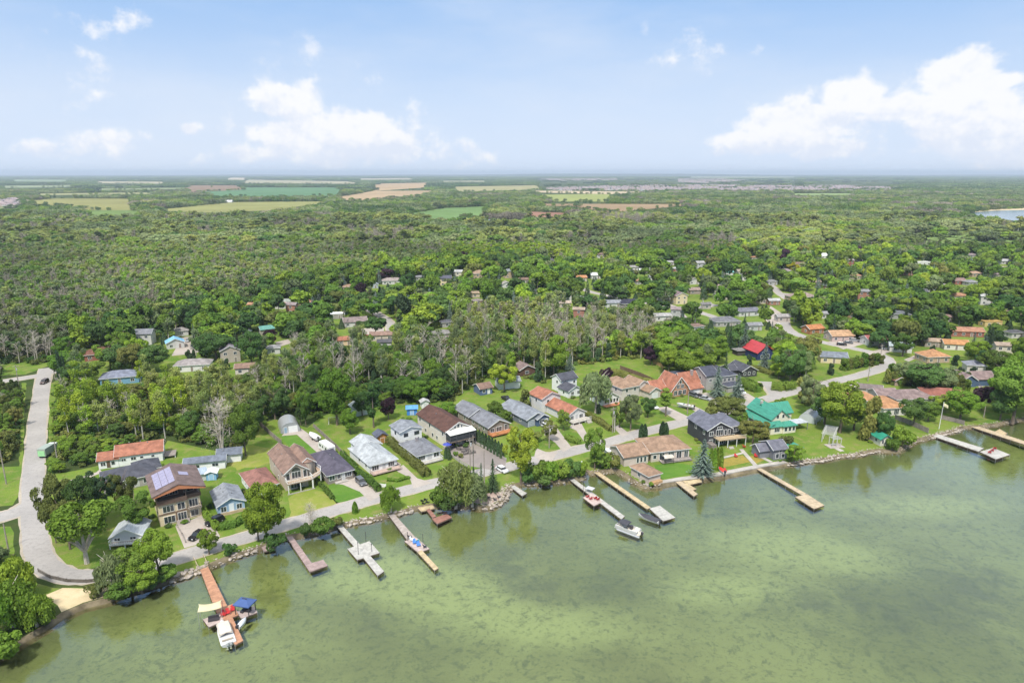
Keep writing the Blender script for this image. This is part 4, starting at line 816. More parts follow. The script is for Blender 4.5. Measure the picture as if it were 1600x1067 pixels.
r = house('small garden hut with a red brown roof on the lawn beside the road', (1398,603), 4.6, 4.5, 10, [(0,0,4.8,4.6,0,2.4,'gable','y',1.2)], siding((.4,.3,.25)), REDBR, 'the small garden hut by the road', name='garden_hut', cat='shed')
r = house('long low garage with grey brown barrel roof next to the orange roofed bungalow', (1338,615), 8, 4.5, -20, [(0,0,9,5,0,2.5,'gable','x',1.1)], siding((.5,.45,.4)), shingle((.20,.165,.155)), 'the low garage by the orange roofed bungalow', name='garage', cat='garage')
r = house('dark navy house with two mauve grey gables behind the purple leaved tree', (1503,605), 12, 9, 4, [(0,0,6,9,0,3.,'gable','y',2.),(6,1,15,9,0,3.,'gable','x',2.1)], DBLUE, MAUVE, 'the dark navy house with mauve gables'); window(r,'F',(0,0,6,9),3,1,1.6,1.3)
# trailer home with blue-grey roof
r = house('narrow white mobile home with a long blue grey roof on the lawn', (298,737), 14.5, 4.2, 16, [(-1.5,0,9.5,4.0,0,2.7,'gable','x',.8),(7,4.1,13.5,8.8,0,2.6,'gable','x',1.1)], WS, shingle((.17,.19,.23)), 'the narrow white mobile home', name='mobile_home', cat='mobile home'); wins(r,(-1.5,0,9.5,4.0),[('F',2,1.,1.,.9),('F',6.8,1.,1.6,.9)])
# sheds
def shed(label, FL, w, d, h, yaw, wall, roof, ref, kind='gable', ax='y', rise=.7, name='garden_shed', dc=(.6,.6,.6)):
    r = house(label, FL, w, d, yaw, [(0,0,w,d,0,h,kind,ax,rise)], wall, roof, ref, name=name, cat='shed', trim=False); door(r,'F',(0,0,w,d),w*.5,.05,min(1.2,w*.5),1.8,dc); return r
shed('bright blue shed with flat blue roof behind the cream house', (636,649), 3.6, 2.6, 2.4, 8, siding((.05,.20,.55)), metalroof((.10,.28,.62)), 'the bright blue shed', 'shed', rise=.4, dc=(.3,.45,.7))
shed('white shed with a dark red lean-to at the back of the cream house', (659,638), 2.8, 2.6, 2.3, 20, WS, shingle((.5,.5,.5)), 'the white shed behind the cream house')
shed('orange cedar shed with a domed slate roof behind a cottage', (590,694), 3.4, 3.8, 2.5, 30, siding((.48,.22,.06)), shingle((.11,.12,.16)), 'the orange cedar shed', rise=1.0, dc=(.4,.2,.06))
shed('pale blue playhouse with a white roof on the mown lawn', (323,751), 2.6, 2.6, 2.2, 12, siding((.22,.42,.62)), paint((.75,.76,.78)), 'the pale blue playhouse', rise=.5, name='playhouse', dc=(.3,.5,.7))
shed('small light blue lean-to shed against the villa garden', (313,752), 1.9, 3.4, 2.2, 33, siding((.25,.40,.48)), metalroof((.30,.36,.42)), 'the light blue lean-to', 'shed', rise=.4)
shed('white painted cabin half hidden behind the garden trees', (556,651), 6, 5.5, 3.0, 35, siding((.60,.66,.60)), shingle((.32,.36,.35)), 'the white cabin behind the garden trees', rise=1.5)
# near cottage between villa and shore trees
r = house('small grey metal roofed cottage with white walls and orange stone base', (175,853), 6.4, 6.5, 12, [(0,0,6.6,6.5,0,2.3,'gable','y',1.7)], siding((.60,.61,.63)), metalroof((.40,.43,.45)), 'the small grey metal roofed cottage'); wins(r,(0,0,6.6,6.5),[('F',1.3,1.1,1.2,.8),('F',4.7,1.1,1.2,.8)]); mb = MB(); mb.box(-.1,-.3,0,6.7,-.02,.9); mb.build('stone_skirt', brick((.60,.36,.17)), r); deck(r,0,-1.6,6.6,-.3,1.0,wood((.5,.5,.5)),WHITE)

# ---------------------------------------------------------------- houses farther back: (visible box in the picture, yaw, aspect, kind, wall, roof, label, reference)
AW = siding((.54,.53,.50))
def auto(box, yaw, asp, kind, ax, wall, roof, label, ref, st=1, name='house', cat='house', rise=.24, trim=True, winc=WHITE, grp=None):
    x0, y0, x1, y1 = box; yb = y1-1; wall = AW if wall is WS else wall
    g = W((x0+x1)/2, yb); s = PPM(g.x, g.y); cy, sy = abs(math.cos(R(yaw))), abs(math.sin(R(yaw)))
    w = (x1-x0)/s/(cy+asp*sy)*.93; d = asp*w; h = 2.8*st+.2
    # the box's foot is the corner of the plan nearest the camera
    fx = (x0+x1)/2; c = Matrix.Rotation(R(yaw), 2); off = [c @ Vector((a, b)) for a, b in ((0,0),(w,0),(0,d),(w,d))]
    mx = (min(o.x for o in off)+max(o.x for o in off))/2; my = min(o.y for o in off)
    base = (g.x-mx, g.y-my, 0)
    rs = max(1., rise*(w if ax == 'y' else d))
    r = house(label, base, w, d, yaw, [(0,0,w,d,0,h,kind,ax,rs)], wall, roof, ref, name=name, cat=cat, trim=trim, group=grp)
    n = max(1, int(w/3.6)); B = (0,0,w,d)
    if s > 1.3:
        for k in range(st):
            for i in range(n):
                if k == 0 and i == n//2 and n > 1: door(r, 'F', B, w*(i+.5)/n, c=(.25,.2,.18)); continue
                window(r, 'F', B, w*(i+.5)/n, .9+2.8*k, 1.3, 1.2, winc)
            for i in range(max(1, int(d/4))): window(r, 'L' if yaw > 0 else 'R', B, d*(i+.5)/max(1, int(d/4)), 1+2.8*k, 1.1, 1.1, winc)
    return r
A = auto
A((117,536,172,566),28,.7,'hip','x',RBRICK,shingle((.20,.095,.07)),'red brick bungalow with brown hip roof at the wood edge','the red brick bungalow')
A((202,519,236,541),10,.8,'gable','x',WS,GREY,'white two storey house with grey roof beyond the dark maples','the white two storey house beyond the maples',2)
A((250,522,284,547),30,.8,'gable','y',WS,metalroof((.20,.42,.62)),'white house with a sky blue metal roof','the house with the sky blue roof')
A((266,511,292,527),25,.9,'hip','x',WS,shingle((.33,.31,.30)),'white house with a weathered grey roof just behind the sky blue roof','the house behind the sky blue roof')
A((265,551,325,583),12,.55,'hip','x',siding((.62,.60,.56)),shingle((.30,.27,.26)),'long pale bungalow with a taupe grey roof beside the paved drive','the long pale bungalow')
A((335,542,373,569),25,.8,'gable','y',siding((.42,.36,.3)),shingle((.22,.20,.22)),'tan two part house with grey gables','the tan two part house',2)
A((362,564,396,587),15,.7,'gable','x',siding((.58,.52,.45)),shingle((.26,.17,.13)),'low house with a brown roof in front of the tan two part house','the low brown roofed house')
A((144,575,210,604),20,.6,'hip','x',siding((.17,.33,.46)),shingle((.20,.215,.27)),'blue walled house with broad slate roof beside the near wood','the blue walled house')
A((377,516,391,528),10,.8,'gable','y',WS,shingle((.3,.36,.33)),'tiny white hut with pale green roof on the lawn','the tiny white hut',name='hut',cat='hut')
A((398,503,426,525),35,.8,'gable','x',siding((.4,.36,.3)),metalroof((.10,.26,.22)),'house with a blue green metal roof beside a purple tree','the house with the blue green roof')
A((412,536,437,555),15,.8,'hip','x',siding((.5,.5,.48)),shingle((.28,.28,.28)),'small house with grey dome shaped roof','the small grey domed house')
A((462,463,487,481),15,.7,'hip','x',TBRICK,shingle((.36,.17,.12)),'bungalow with an orange brown hip roof beyond the lime trees','the orange brown hip roofed bungalow')
A((428,467,455,480),8,.6,'gable','x',siding((.5,.5,.46)),shingle((.28,.31,.27)),'pale bungalow with grey green roof','the grey green roofed bungalow')
A((533,441,557,456),10,.7,'hip','x',TBRICK,TAN,'bungalow with tan hip roof between two purple trees','the tan bungalow between purple trees')
A((571,438,591,452),15,.7,'gable','y',siding((.35,.38,.42)),shingle((.25,.28,.33)),'grey blue house beside a purple tree','the grey blue house')
A((593,430,630,446),12,.5,'hip','x',WS,shingle((.33,.28,.26)),'white and tan bungalow at the far end of the lane','the white and tan bungalow')
A((684,429,706,448),10,.8,'gable','x',YEL,shingle((.10,.10,.13)),'yellow house with a dark roof by the conifers','the yellow house with the dark roof',2)
A((529,490,573,513),20,.6,'gable','x',WS,shingle((.24,.19,.18)),'white bungalow with brown roof beside the clipped hedge','the white bungalow by the clipped hedge')
A((510,484,536,500),12,.7,'flat','x',siding((.3,.28,.25)),metalroof((.65,.65,.65)),'open carport with a flat white roof','the flat white carport',name='carport',cat='carport',trim=False)
A((522,519,550,542),18,.7,'gable','x',siding((.62,.45,.30)),TERR,'peach house with a terracotta roof by the tall wood','the peach house')
A((574,514,615,534),10,.45,'gable','x',siding((.5,.42,.36)),shingle((.27,.18,.145)),'long brown roofed house beside the bend of the lane','the long brown roofed house at the lane')
A((671,512,706,532),20,.7,'hip','x',siding((.4,.38,.35)),shingle((.23,.22,.21)),'grey roofed house right of the giant conifer','the grey roofed house near the giant conifer')
A((686,499,708,513),15,.7,'hip','x',siding((.35,.34,.33)),shingle((.11,.11,.13)),'dark roofed house behind the grey roofed one','the dark roofed house near the conifer')
A((735,419,762,440),20,.8,'hip','y',TBRICK,shingle((.34,.24,.17)),'large tan roofed brick house behind dense trees','the large tan roofed brick house',2)
A((768,418,788,434),15,.8,'hip','x',TBRICK,shingle((.27,.15,.14)),'house with a pointed mauve roof','the house with the pointed mauve roof',2)
A((785,416,806,436),15,.8,'hip','x',TBRICK,shingle((.23,.25,.26)),'house with a pointed grey green roof','the house with the pointed grey green roof',2)
A((782,437,799,451),15,.8,'gable','y',WS,shingle((.34,.31,.28)),'little white house among bright green trees','the little white house among bright trees')
A((876,453,894,472),20,.8,'gable','y',WS,shingle((.22,.22,.23)),'white gabled house in the tree belt','the white gabled house in the tree belt',2)
A((872,468,893,482),10,.6,'gable','x',siding((.5,.44,.36)),shingle((.42,.34,.28)),'tan bungalow below the white gabled house','the tan bungalow in the tree belt')
A((921,422,947,437),10,.6,'gable','x',WS,metalroof((.6,.6,.6)),'white building with a white metal roof','the white metal roofed building')
A((898,426,918,441),15,.7,'gable','x',siding((.5,.45,.4)),shingle((.46,.22,.11)),'bungalow with an orange roof beside the white metal roof','the orange roofed bungalow far back')
A((918,375,938,384),10,.6,'gable','x',WS,shingle((.5,.5,.5)),'lone white house surrounded by distant forest','the lone white forest house')
A((944,464,973,482),12,.6,'gable','x',WS,shingle((.25,.26,.28)),'white house with grey roof left of the black roof','the white house beside the black roof')
A((965,459,1009,483),14,.6,'hip','x',siding((.10,.10,.11)),shingle((.045,.045,.065)),'big house with a black hip roof','the big black roofed house')
A((1028,456,1050,472),12,.7,'gable','x',siding((.45,.45,.42)),shingle((.24,.27,.26)),'house with a grey green roof beside the yellow house','the grey green roofed house far back')
A((1050,455,1076,477),18,.8,'gable','y',YEL,shingle((.22,.16,.17)),'tall yellow house with a plum roof','the tall yellow house with the plum roof',2)
A((1073,433,1095,446),14,.7,'gable','y',WS,shingle((.22,.19,.19)),'white bungalow with a brown gable near the lime tree','the white bungalow near the lime tree')
A((1075,445,1096,461),12,.7,'gable','x',siding((.3,.25,.22)),shingle((.30,.23,.20)),'brown sided house with tan roof','the brown sided house')
A((1087,410,1104,422),10,.7,'gable','x',siding((.45,.45,.45)),shingle((.35,.34,.33)),'tall grey shingled house at the forest edge','the grey shingled house',2)
A((1103,420,1122,435),20,.7,'hip','x',TBRICK,shingle((.30,.20,.16)),'brick house with warm brown roof beside the teal roof','the brick house beside the teal roof')
A((1132,421,1147,432),10,.7,'gable','x',WS,metalroof((.10,.34,.30)),'small house with a teal metal roof','the teal roofed house')
A((1151,419,1177,431),8,.5,'gable','x',siding((.55,.5,.44)),shingle((.36,.30,.24)),'long tan bungalow beside the dark trees','the long tan bungalow')
A((1108,440,1139,458),20,.8,'hip','x',siding((.5,.44,.38)),shingle((.30,.23,.20)),'large tan house with two roof peaks','the large tan house with two peaks')
A((1149,478,1190,496),14,.5,'gable','x',WS,shingle((.17,.17,.20)),'white house with slate roof and white porch roof','the white house with the slate roof far back')
A((1113,491,1160,512),8,.6,'hip','x',siding((.34,.32,.3)),shingle((.17,.17,.18)),'low house under a wide dark grey roof','the low wide grey roofed house')
A((1233,446,1282,473),16,.6,'hip','x',TBRICK,shingle((.28,.215,.19)),'large tan brick house with a high mauve hip roof','the large tan brick house')
A((1269,394,1297,406),12,.6,'gable','x',paint((.72,.72,.72)),metalroof((.62,.62,.62)),'white barn at the edge of the marsh','the white barn',name='barn',cat='barn',trim=False)
A((1313,398,1336,418),10,.6,'gable','x',RBRICK,shingle((.30,.25,.24)),'red brick two storey house near the marsh','the red brick house near the marsh',2)
A((1336,400,1350,410),10,.7,'gable','x',siding((.5,.48,.45)),shingle((.30,.27,.27)),'small grey house next to the red brick house','the small grey house near the marsh')
A((1431,405,1457,416),8,.5,'flat','x',siding((.55,.55,.52)),paint((.68,.68,.62)),'long low building with a flat white roof','the long flat white building',trim=False)
A((1562,404,1583,414),10,.6,'gable','x',siding((.5,.5,.5)),shingle((.42,.42,.42)),'pale grey roofed house among lime green trees','the pale roofed house in the lime trees')
A((1559,417,1576,424),6,.6,'flat','x',YEL,paint((.55,.42,.25)),'low building with a flat ochre roof','the flat ochre roofed building',trim=False)
A((1556,446,1618,466),6,.4,'hip','x',WS,shingle((.27,.245,.27)),'long white building with purple grey roof','the long purple grey roofed building')
A((1489,426,1512,446),10,.7,'gable','x',RBRICK,shingle((.27,.18,.16)),'brick house with a mauve brown roof in a dark grove','the brick house in the dark grove')
A((1516,422,1537,434),10,.7,'hip','x',TBRICK,shingle((.40,.27,.19)),'house with a peach coloured roof in a dark grove','the peach roofed house')
A((1391,484,1426,500),-8,.6,'hip','x',siding((.3,.3,.3)),shingle((.13,.14,.15)),'low house with a dark green grey roof between big trees','the low dark roofed house between big trees')
A((1308,471,1329,483),8,.7,'gable','x',siding((.3,.2,.15)),shingle((.27,.15,.10)),'brown cottage with a rust coloured roof','the rust roofed cottage')
A((1296,511,1337,535),6,.7,'gable','x',siding((.50,.38,.34)),shingle((.46,.29,.17)),'pink walled house with a tan orange gable roof','the pink walled house')
A((1352,521,1395,542),10,.6,'gable','x',WS,shingle((.33,.12,.11)),'white bungalow with a dull red roof and solar panels','the white bungalow with the dull red roof')
A((1284,543,1330,570),-12,.6,'gable','x',YEL,shingle((.19,.21,.24)),'pale yellow house with slate roof below the road bend','the pale yellow house at the bend')
A((1394,529,1432,553),-20,.6,'gable','x',WS,shingle((.40,.46,.48)),'white house with a pale teal grey roof behind a young tree','the white house with the pale teal roof')
A((1443,539,1488,569),8,.75,'hip','y',TBRICK,ORNG,'brick bungalow with a bright orange hip roof','the brick bungalow with the orange hip roof')
A((1478,521,1519,549),-12,.6,'gable','x',siding((.62,.58,.5)),shingle((.46,.235,.105)),'cream house with a vivid orange gable roof','the cream house with the vivid orange roof')
A((1487,504,1541,528),-6,.4,'gable','x',RBRICK,shingle((.38,.20,.13)),'long red brick house with a rust roof and columns','the long red brick house')
A((1446,529,1473,544),-10,.6,'gable','x',siding((.3,.25,.2)),shingle((.36,.27,.2)),'low brown shed house beside the orange roofs','the low brown shed house')
A((1513,555,1545,583),-14,.8,'hip','y',siding((.5,.46,.42)),shingle((.24,.245,.28)),'pinkish house with a grey hip roof and garden','the pinkish house with the grey hip roof')
A((1546,542,1563,553),-8,.6,'flat','x',siding((.08,.07,.07)),metalroof((.35,.38,.42)),'open dark carport with flat grey roof beside a spruce','the flat grey carport',name='carport',cat='carport',trim=False)
A((1258,503,1292,524),18,.7,'gable','x',LOG,shingle((.46,.20,.09)),'small log cabin with an orange roof','the small log cabin',name='cabin',cat='cabin')
A((1475,492,1488,504),0,.8,'gable','x',siding((.5,.4,.38)),shingle((.32,.22,.2)),'small pink shed behind the long red brick house','the small pink shed',name='shed',cat='shed')
A((1536,499,1568,512),4,.5,'flat','x',siding((.55,.42,.2)),wood((.5,.33,.12)),'half built timber frame shelter with yellow decking','the timber frame shelter',trim=False,name='shelter',cat='shelter')
A((1375,332,1384,337),0,.7,'gable','x',WS,paint((.6,.6,.6)),'distant white house on the wooded rise','the distant white house on the rise')
A((760,340,772,352),20,.8,'gable','y',siding((.45,.45,.48)),shingle((.25,.27,.32)),'grey farmhouse at the end of the bright green field','the grey farmhouse',2)
A((774,345,823,352),2,.25,'gable','x',siding((.4,.42,.46)),metalroof((.2,.23,.28)),'long low blue grey farm building beside the grey farmhouse','the long farm building',name='farm_building',cat='farm building',trim=False)
A((342,311,362,318),5,.5,'gable','x',WS,paint((.65,.65,.65)),'white farm buildings beside the long meadow','the white farm',name='farm_building',cat='farm building',trim=False)
A((1470,325,1480,330),0,.7,'gable','x',WS,paint((.6,.6,.6)),'white roofed house near the bay','the white roofed house near the bay')
A((1040,408,1054,416),8,.7,'gable','x',WS,shingle((.4,.4,.4)),'white cottage deep in the trees left of the grey shingled house','the white cottage deep in the trees')
A((998,420,1020,429),6,.5,'gable','x',WS,metalroof((.55,.55,.55)),'long white cottage above the black roofed house','the long white cottage')
A((980,415,998,424),8,.6,'gable','x',WS,shingle((.33,.32,.31)),'white bungalow at the edge of the grey wood','the white bungalow at the grey wood')
A((1198,435,1216,447),10,.7,'hip','x',siding((.4,.4,.4)),shingle((.24,.24,.25)),'grey hip roofed house at the top of the lane','the grey house at the top of the lane')
A((1262,437,1284,448),4,.6,'gable','x',siding((.3,.24,.2)),shingle((.28,.2,.16)),'dark brown bungalow behind the large tan brick house','the dark brown bungalow')
A((1184,459,1202,476),15,.7,'gable','y',siding((.5,.44,.36)),shingle((.33,.28,.24)),'tan gabled house beside the lane fork','the tan house at the fork')
A((1279,486,1297,499),-6,.7,'gable','x',WS,shingle((.3,.3,.31)),'white house with grey roof above the log cabin','the white house above the log cabin')
A((1213,490,1236,504),8,.6,'gable','x',siding((.45,.4,.36)),shingle((.34,.32,.31)),'pale roofed carport house left of the log cabin','the pale roofed carport house')
A((1371,436,1384,447),8,.7,'gable','y',WS,shingle((.5,.48,.46)),'white hut in the crown of the big trees','the white hut among big trees')
A((1476,443,1492,454),-4,.6,'gable','x',WS,shingle((.4,.36,.34)),'pale bungalow in front of the dark grove','the pale bungalow at the dark grove')
A((733,456,750,466),10,.6,'gable','x',siding((.5,.42,.33)),shingle((.36,.28,.2)),'low tan house below the large tan roof','the low tan house')
A((779,454,790,467),14,.8,'gable','y',WS,shingle((.4,.38,.36)),'small pale house between round dark trees','the small pale house between dark trees')
A((1096,474,1112,484),10,.6,'gable','x',siding((.4,.36,.32)),shingle((.2,.19,.19)),'grey roofed bungalow on the lane corner','the bungalow on the lane corner')
A((1020,488,1050,503),10,.5,'gable','x',WS,shingle((.36,.35,.34)),'pale roofed house at the end of the grey wood','the pale roofed house at the grey wood')
A((384,455,400,464),8,.7,'gable','x',siding((.1,.1,.1)),shingle((.08,.08,.09)),'small black roofed shed behind the lime trees','the small black roofed shed')
A((428,475,446,484),8,.6,'gable','x',WS,shingle((.30,.2,.17)),'low white house with a reddish roof in the trees','the low reddish roofed house')
A((1598,470,1640,488),-4,.5,'hip','x',WS,shingle((.3,.28,.28)),'pale house cut by the right edge of the picture','the pale house at the picture edge')
# more roofs that show between the trees of the village
_rc = [('grey', (.24,.24,.25)), ('tan', (.34,.27,.21)), ('brown', (.22,.15,.12)), ('pale grey', (.42,.42,.41)), ('rust', (.38,.21,.13)), ('charcoal', (.10,.10,.11)), ('mauve', (.27,.22,.22))]
_wc = [('white', (.54,.53,.50)), ('cream', (.58,.53,.43)), ('brick', (.36,.18,.13)), ('grey', (.40,.40,.39))]
for i, (x, y, w) in enumerate([(655,440,18),(716,437,16),(745,478,18),(818,444,18),(845,462,20),(905,500,20),(1000,446,18),(1024,440,20),(1060,426,18),(1060,500,24),(1090,520,26),(1128,470,22),(1150,456,20),(1170,440,20),(1186,426,18),(1210,478,20),(1230,430,20),(1252,424,18),(1300,455,20),(1318,446,22),(1340,438,18),(1352,470,22),(1380,462,22),(1404,448,20),(1420,432,18),(1440,470,22),(1460,458,20),(1500,470,24),(1520,448,20),(1545,478,24),(1560,436,18),(1585,500,26),(1590,530,28),(1570,560,28),(1340,500,22),(1180,518,24),(480,500,22),(455,492,18),(640,462,18),(600,545,24),(330,470,20),(395,492,18),(1400,412,16),(1480,412,18),(1520,404,16),(940,408,16),(860,412,16),(1110,404,14),(1180,408,14)]):
    rn, rcl = _rc[(i*3)%7]; wn, wcl = _wc[(i*5+i//4)%4]; dd = [((h[1][0]-W(x,y).x)**2+(h[1][1]-W(x,y).y)**2, h[2]) for h in HOUSES if not h[2].startswith('the little known')]; nr = min(dd)[1]
    A((x-w/2, y-w*.42, x+w/2, y), (12, -10, 24, 6)[i%4], (.6,.75,.65)[i%3], ('hip','gable')[i%2], 'x', brick(wcl) if wn == 'brick' else siding(wcl), shingle(rcl), ' '.join(('%s walled house with %s roof near %s' % (wn, rn, nr)).split()[:16]), 'the %s walled house with %s roof' % (wn, rn), 1+(i%4 == 1), trim=(i%3 != 0))
# ---------------------------------------------------------------- trees
def leafmat(name, c1, c2, transl=.33):
    m = bpy.data.materials.new('leaves_'+name); m.use_nodes = True; t = NT(m.node_tree); b = m.node_tree.nodes['Principled BSDF']
    oi = t.n.new('ShaderNodeObjectInfo'); tc = t.n.new('ShaderNodeTexCoord'); g = t.n.new('ShaderNodeNewGeometry')
    r = oi.outputs['Random']
    patch = t.noise(oi.outputs['Location'], .011, 4, .65)
    c = t.mix(t.step(t.math('ADD', t.math('MULTIPLY', r, .45), t.math('MULTIPLY', patch, .9)), .2, .95), c1, c2)
    n = t.noise(tc.outputs['Object'], .55, 4, .65)
    c = t.mix(t.step(n, .35, .7, 0, .5), c, tuple(x*1.35 for x in c2)); c = t.mix(t.step(g.outputs['Random Per Island'], 0, 1, 0, .38), c, tuple(x*.62 for x in c1))
    hv = t.n.new('ShaderNodeHueSaturation'); t.set(hv.inputs['Hue'], t.math('ADD', .485, t.math('MULTIPLY', t.math('FRACT', t.math('MULTIPLY', r, 17.3)), .03))); t.set(hv.inputs['Value'], t.math('ADD', .82, t.math('MULTIPLY', t.math('FRACT', t.math('MULTIPLY', r, 7.7)), .34))); t.l.new(c, hv.inputs['Color'])
    big = t.noise(oi.outputs['Location'], .0045, 5, .62)
    hv2 = t.n.new('ShaderNodeHueSaturation'); t.l.new(hv.outputs[0], hv2.inputs['Color']); t.set(hv2.inputs['Value'], t.step(big, .38, .62, .72, 1.36)); t.set(hv2.inputs['Hue'], t.step(big, .38, .62, .508, .484)); c = hv2.outputs[0]
    t.l.new(c, b.inputs['Base Color']); b.inputs['Roughness'].default_value = .7; b.inputs['Specular IOR Level'].default_value = .25
    tr = t.n.new('ShaderNodeBsdfTranslucent'); t.l.new(c, tr.inputs[0]); mx = t.n.new('ShaderNodeMixShader'); mx.inputs[0].default_value = transl
    t.l.new(b.outputs[0], mx.inputs[1]); t.l.new(tr.outputs[0], mx.inputs[2]); t.l.new(mx.outputs[0], m.node_tree.nodes['Material Output'].inputs[0]); return m
LF = dict(mid=leafmat('mid', (.125,.215,.030), (.165,.265,.038)), dark=leafmat('dark', (.070,.140,.034), (.095,.180,.040)), lime=leafmat('lime', (.21,.32,.028), (.26,.37,.036)), bright=leafmat('bright', (.150,.265,.026), (.195,.315,.034)),
          olive=leafmat('olive', (.155,.185,.042), (.205,.225,.055)), sage=leafmat('sage', (.18,.235,.095), (.225,.28,.115)), purple=leafmat('purple', (0.036,0.016,0.029), (0.054,0.024,0.036)), yellow=leafmat('yellow', (0.280,0.300,0.015), (0.340,0.340,0.020)),
          blue=leafmat('blue', (0.130,0.180,0.150), (0.170,0.220,0.180)), conifer=leafmat('conifer', (.055,.105,.048), (.080,.135,.055)), cedar=leafmat('cedar', (.095,.135,.034), (.145,.180,.045)), dusty=leafmat('dusty', (.26,.235,.165), (.33,.295,.22)), aspen=leafmat('aspen', (.21,.265,.065), (.26,.31,.085)))
BARK = pm('bark', (.16,.125,.095), .95, .2, 2.); PALE = pm('pale_bark', (.47,.44,.38), .9, .15, 2.); GREYB = pm('grey_bark', (.46,.41,.345), .95, .2, 2.)
def quads(P, N, s, asp, rng, tan=None):
    n = len(P); N = N/np.maximum(np.linalg.norm(N, axis=1, keepdims=True), 1e-6)
    a = rng.normal(size=(n, 3)) if tan is None else tan
    T = np.cross(N, a); T /= np.maximum(np.linalg.norm(T, axis=1, keepdims=True), 1e-6); B = np.cross(N, T)
    s = np.broadcast_to(np.asarray(s, float), (n,))[:, None]; hx, hy = T*s*.5, B*s*.5*asp
    return np.stack([P-hx-hy*.6, P+hx*.6-hy, P+hx+hy*.6, P-hx*.6+hy], 1)
def qmesh(name, parts, mats):
    """parts: list of (quads array n,4,3, material index) and MB objects with a material index"""
    V = []; Fc = []; MI = []; o = 0
    for q, mi in parts:
        if isinstance(q, MB):
            V.append(np.array(q.v)); Fc += [[o+i for i in f] for f in q.f]; MI += [mi]*len(q.f); o += len(q.v)
        else:
            n = len(q); V.append(q.reshape(-1, 3)); idx = (o+np.arange(n*4)).reshape(-1, 4); Fc += idx.tolist(); MI += [mi]*n; o += n*4
    me = bpy.data.meshes.new(name); me.from_pydata(np.concatenate(V).tolist(), [], Fc)
    for m in mats: me.materials.append(m)
    me.polygons.foreach_set('material_index', MI); me.update(); return me
def dirs(n, rng):
    d = rng.normal(size=(n, 3)); return d/np.linalg.norm(d, axis=1, keepdims=True)
def round_crown(rng, R_, H, zc, n, leaf, nl=16, flat=.0, lobe=.42, spread=.74):
    c = dirs(nl, rng); c[:, 2] = c[:, 2]*.9+.12; env = np.array([R_, R_, H/2])
    cc = c*env*rng.uniform(.42, spread, (nl, 1)); lr = rng.uniform(.72, 1.2, nl)*lobe*R_
    k = rng.integers(0, nl, n); d = dirs(n, rng); out = cc[k]/env; flip = (d*out).sum(1) < -.25; d[flip] *= -1
    d[:, 2] = np.where(rng.random(n) < .45, np.abs(d[:, 2]), d[:, 2])
    P = cc[k]+d*(lr[k]*(.62+.42*rng.random(n)**.6))[:, None]*np.array([1, 1, .82]); P[:, 2] += zc
    N = d+.55*rng.normal(size=(n, 3)); N[:, 2] += .25
    return quads(P, N, leaf*rng.uniform(.6, 1.35, n), rng.uniform(.6, 1., n)[:, None], rng)
def limb_tree(rng, H, r0, nb, zc0, spread, mb=None, fork=None):
    mb = mb or MB(); lean = rng.normal(size=2)*.02*H
    pts = [(0, 0, -.3), (lean[0]*.2, lean[1]*.2, H*.25), (lean[0]*.6, lean[1]*.6, H*.55), (lean[0], lean[1], H*.88)]
    mb.tube(pts, [r0*1.25, r0*.85, r0*.5, r0*.12], 7)
    for i in range(nb):
        z = H*rng.uniform(zc0, .75); a = rng.uniform(0, 6.283); L = spread*rng.uniform(.6, 1.)
        f = z/H; p0 = Vector((lean[0]*f, lean[1]*f, z)); p1 = p0+Vector((math.cos(a)*L*.5, math.sin(a)*L*.5, L*.45)); p2 = p0+Vector((math.cos(a)*L, math.sin(a)*L, L*.8))
        mb.tube([p0, p1, p2], [r0*.42*(1-f*.4), r0*.24, r0*.06], 5)
    return mb
def bare_branches(rng, H, r0, n, spread, droop=0., twigs=True):
    mb = MB(); mb.tube([(0,0,-.3),(rng.normal()*.15,rng.normal()*.15,H*.4),(rng.normal()*.3,rng.normal()*.3,H*.75),(rng.normal()*.5,rng.normal()*.5,H)], [r0*1.2, r0*.8, r0*.45, .02], 6)
    for i in range(n):
        z = H*rng.uniform(.28, .95); a = rng.uniform(0, 6.283); L = spread*(1.15-.6*z/H)*rng.uniform(.5, 1.)
        p0 = Vector((0, 0, z)); p1 = p0+Vector((math.cos(a)*L*.45, math.sin(a)*L*.45, L*.5)); p2 = p0+Vector((math.cos(a+.3)*L, math.sin(a+.3)*L, L*(.9-droop)))
        mb.tube([p0, p1, p2], [r0*.3, r0*.17, .02], 3, cap=False)
        if twigs:
            for j in range(4):
                q = p1.lerp(p2, rng.uniform(0, 1)); e = q+Vector((rng.normal()*.55, rng.normal()*.55, rng.uniform(-.3, 1.2)))*(L*.32)
                mb.tube([q, e], [.045, .015], 3, cap=False)
    return mb
PROT = {}   # kind -> list of (trunk mesh, crown mesh)
def rngn(s): return np.random.default_rng(s)
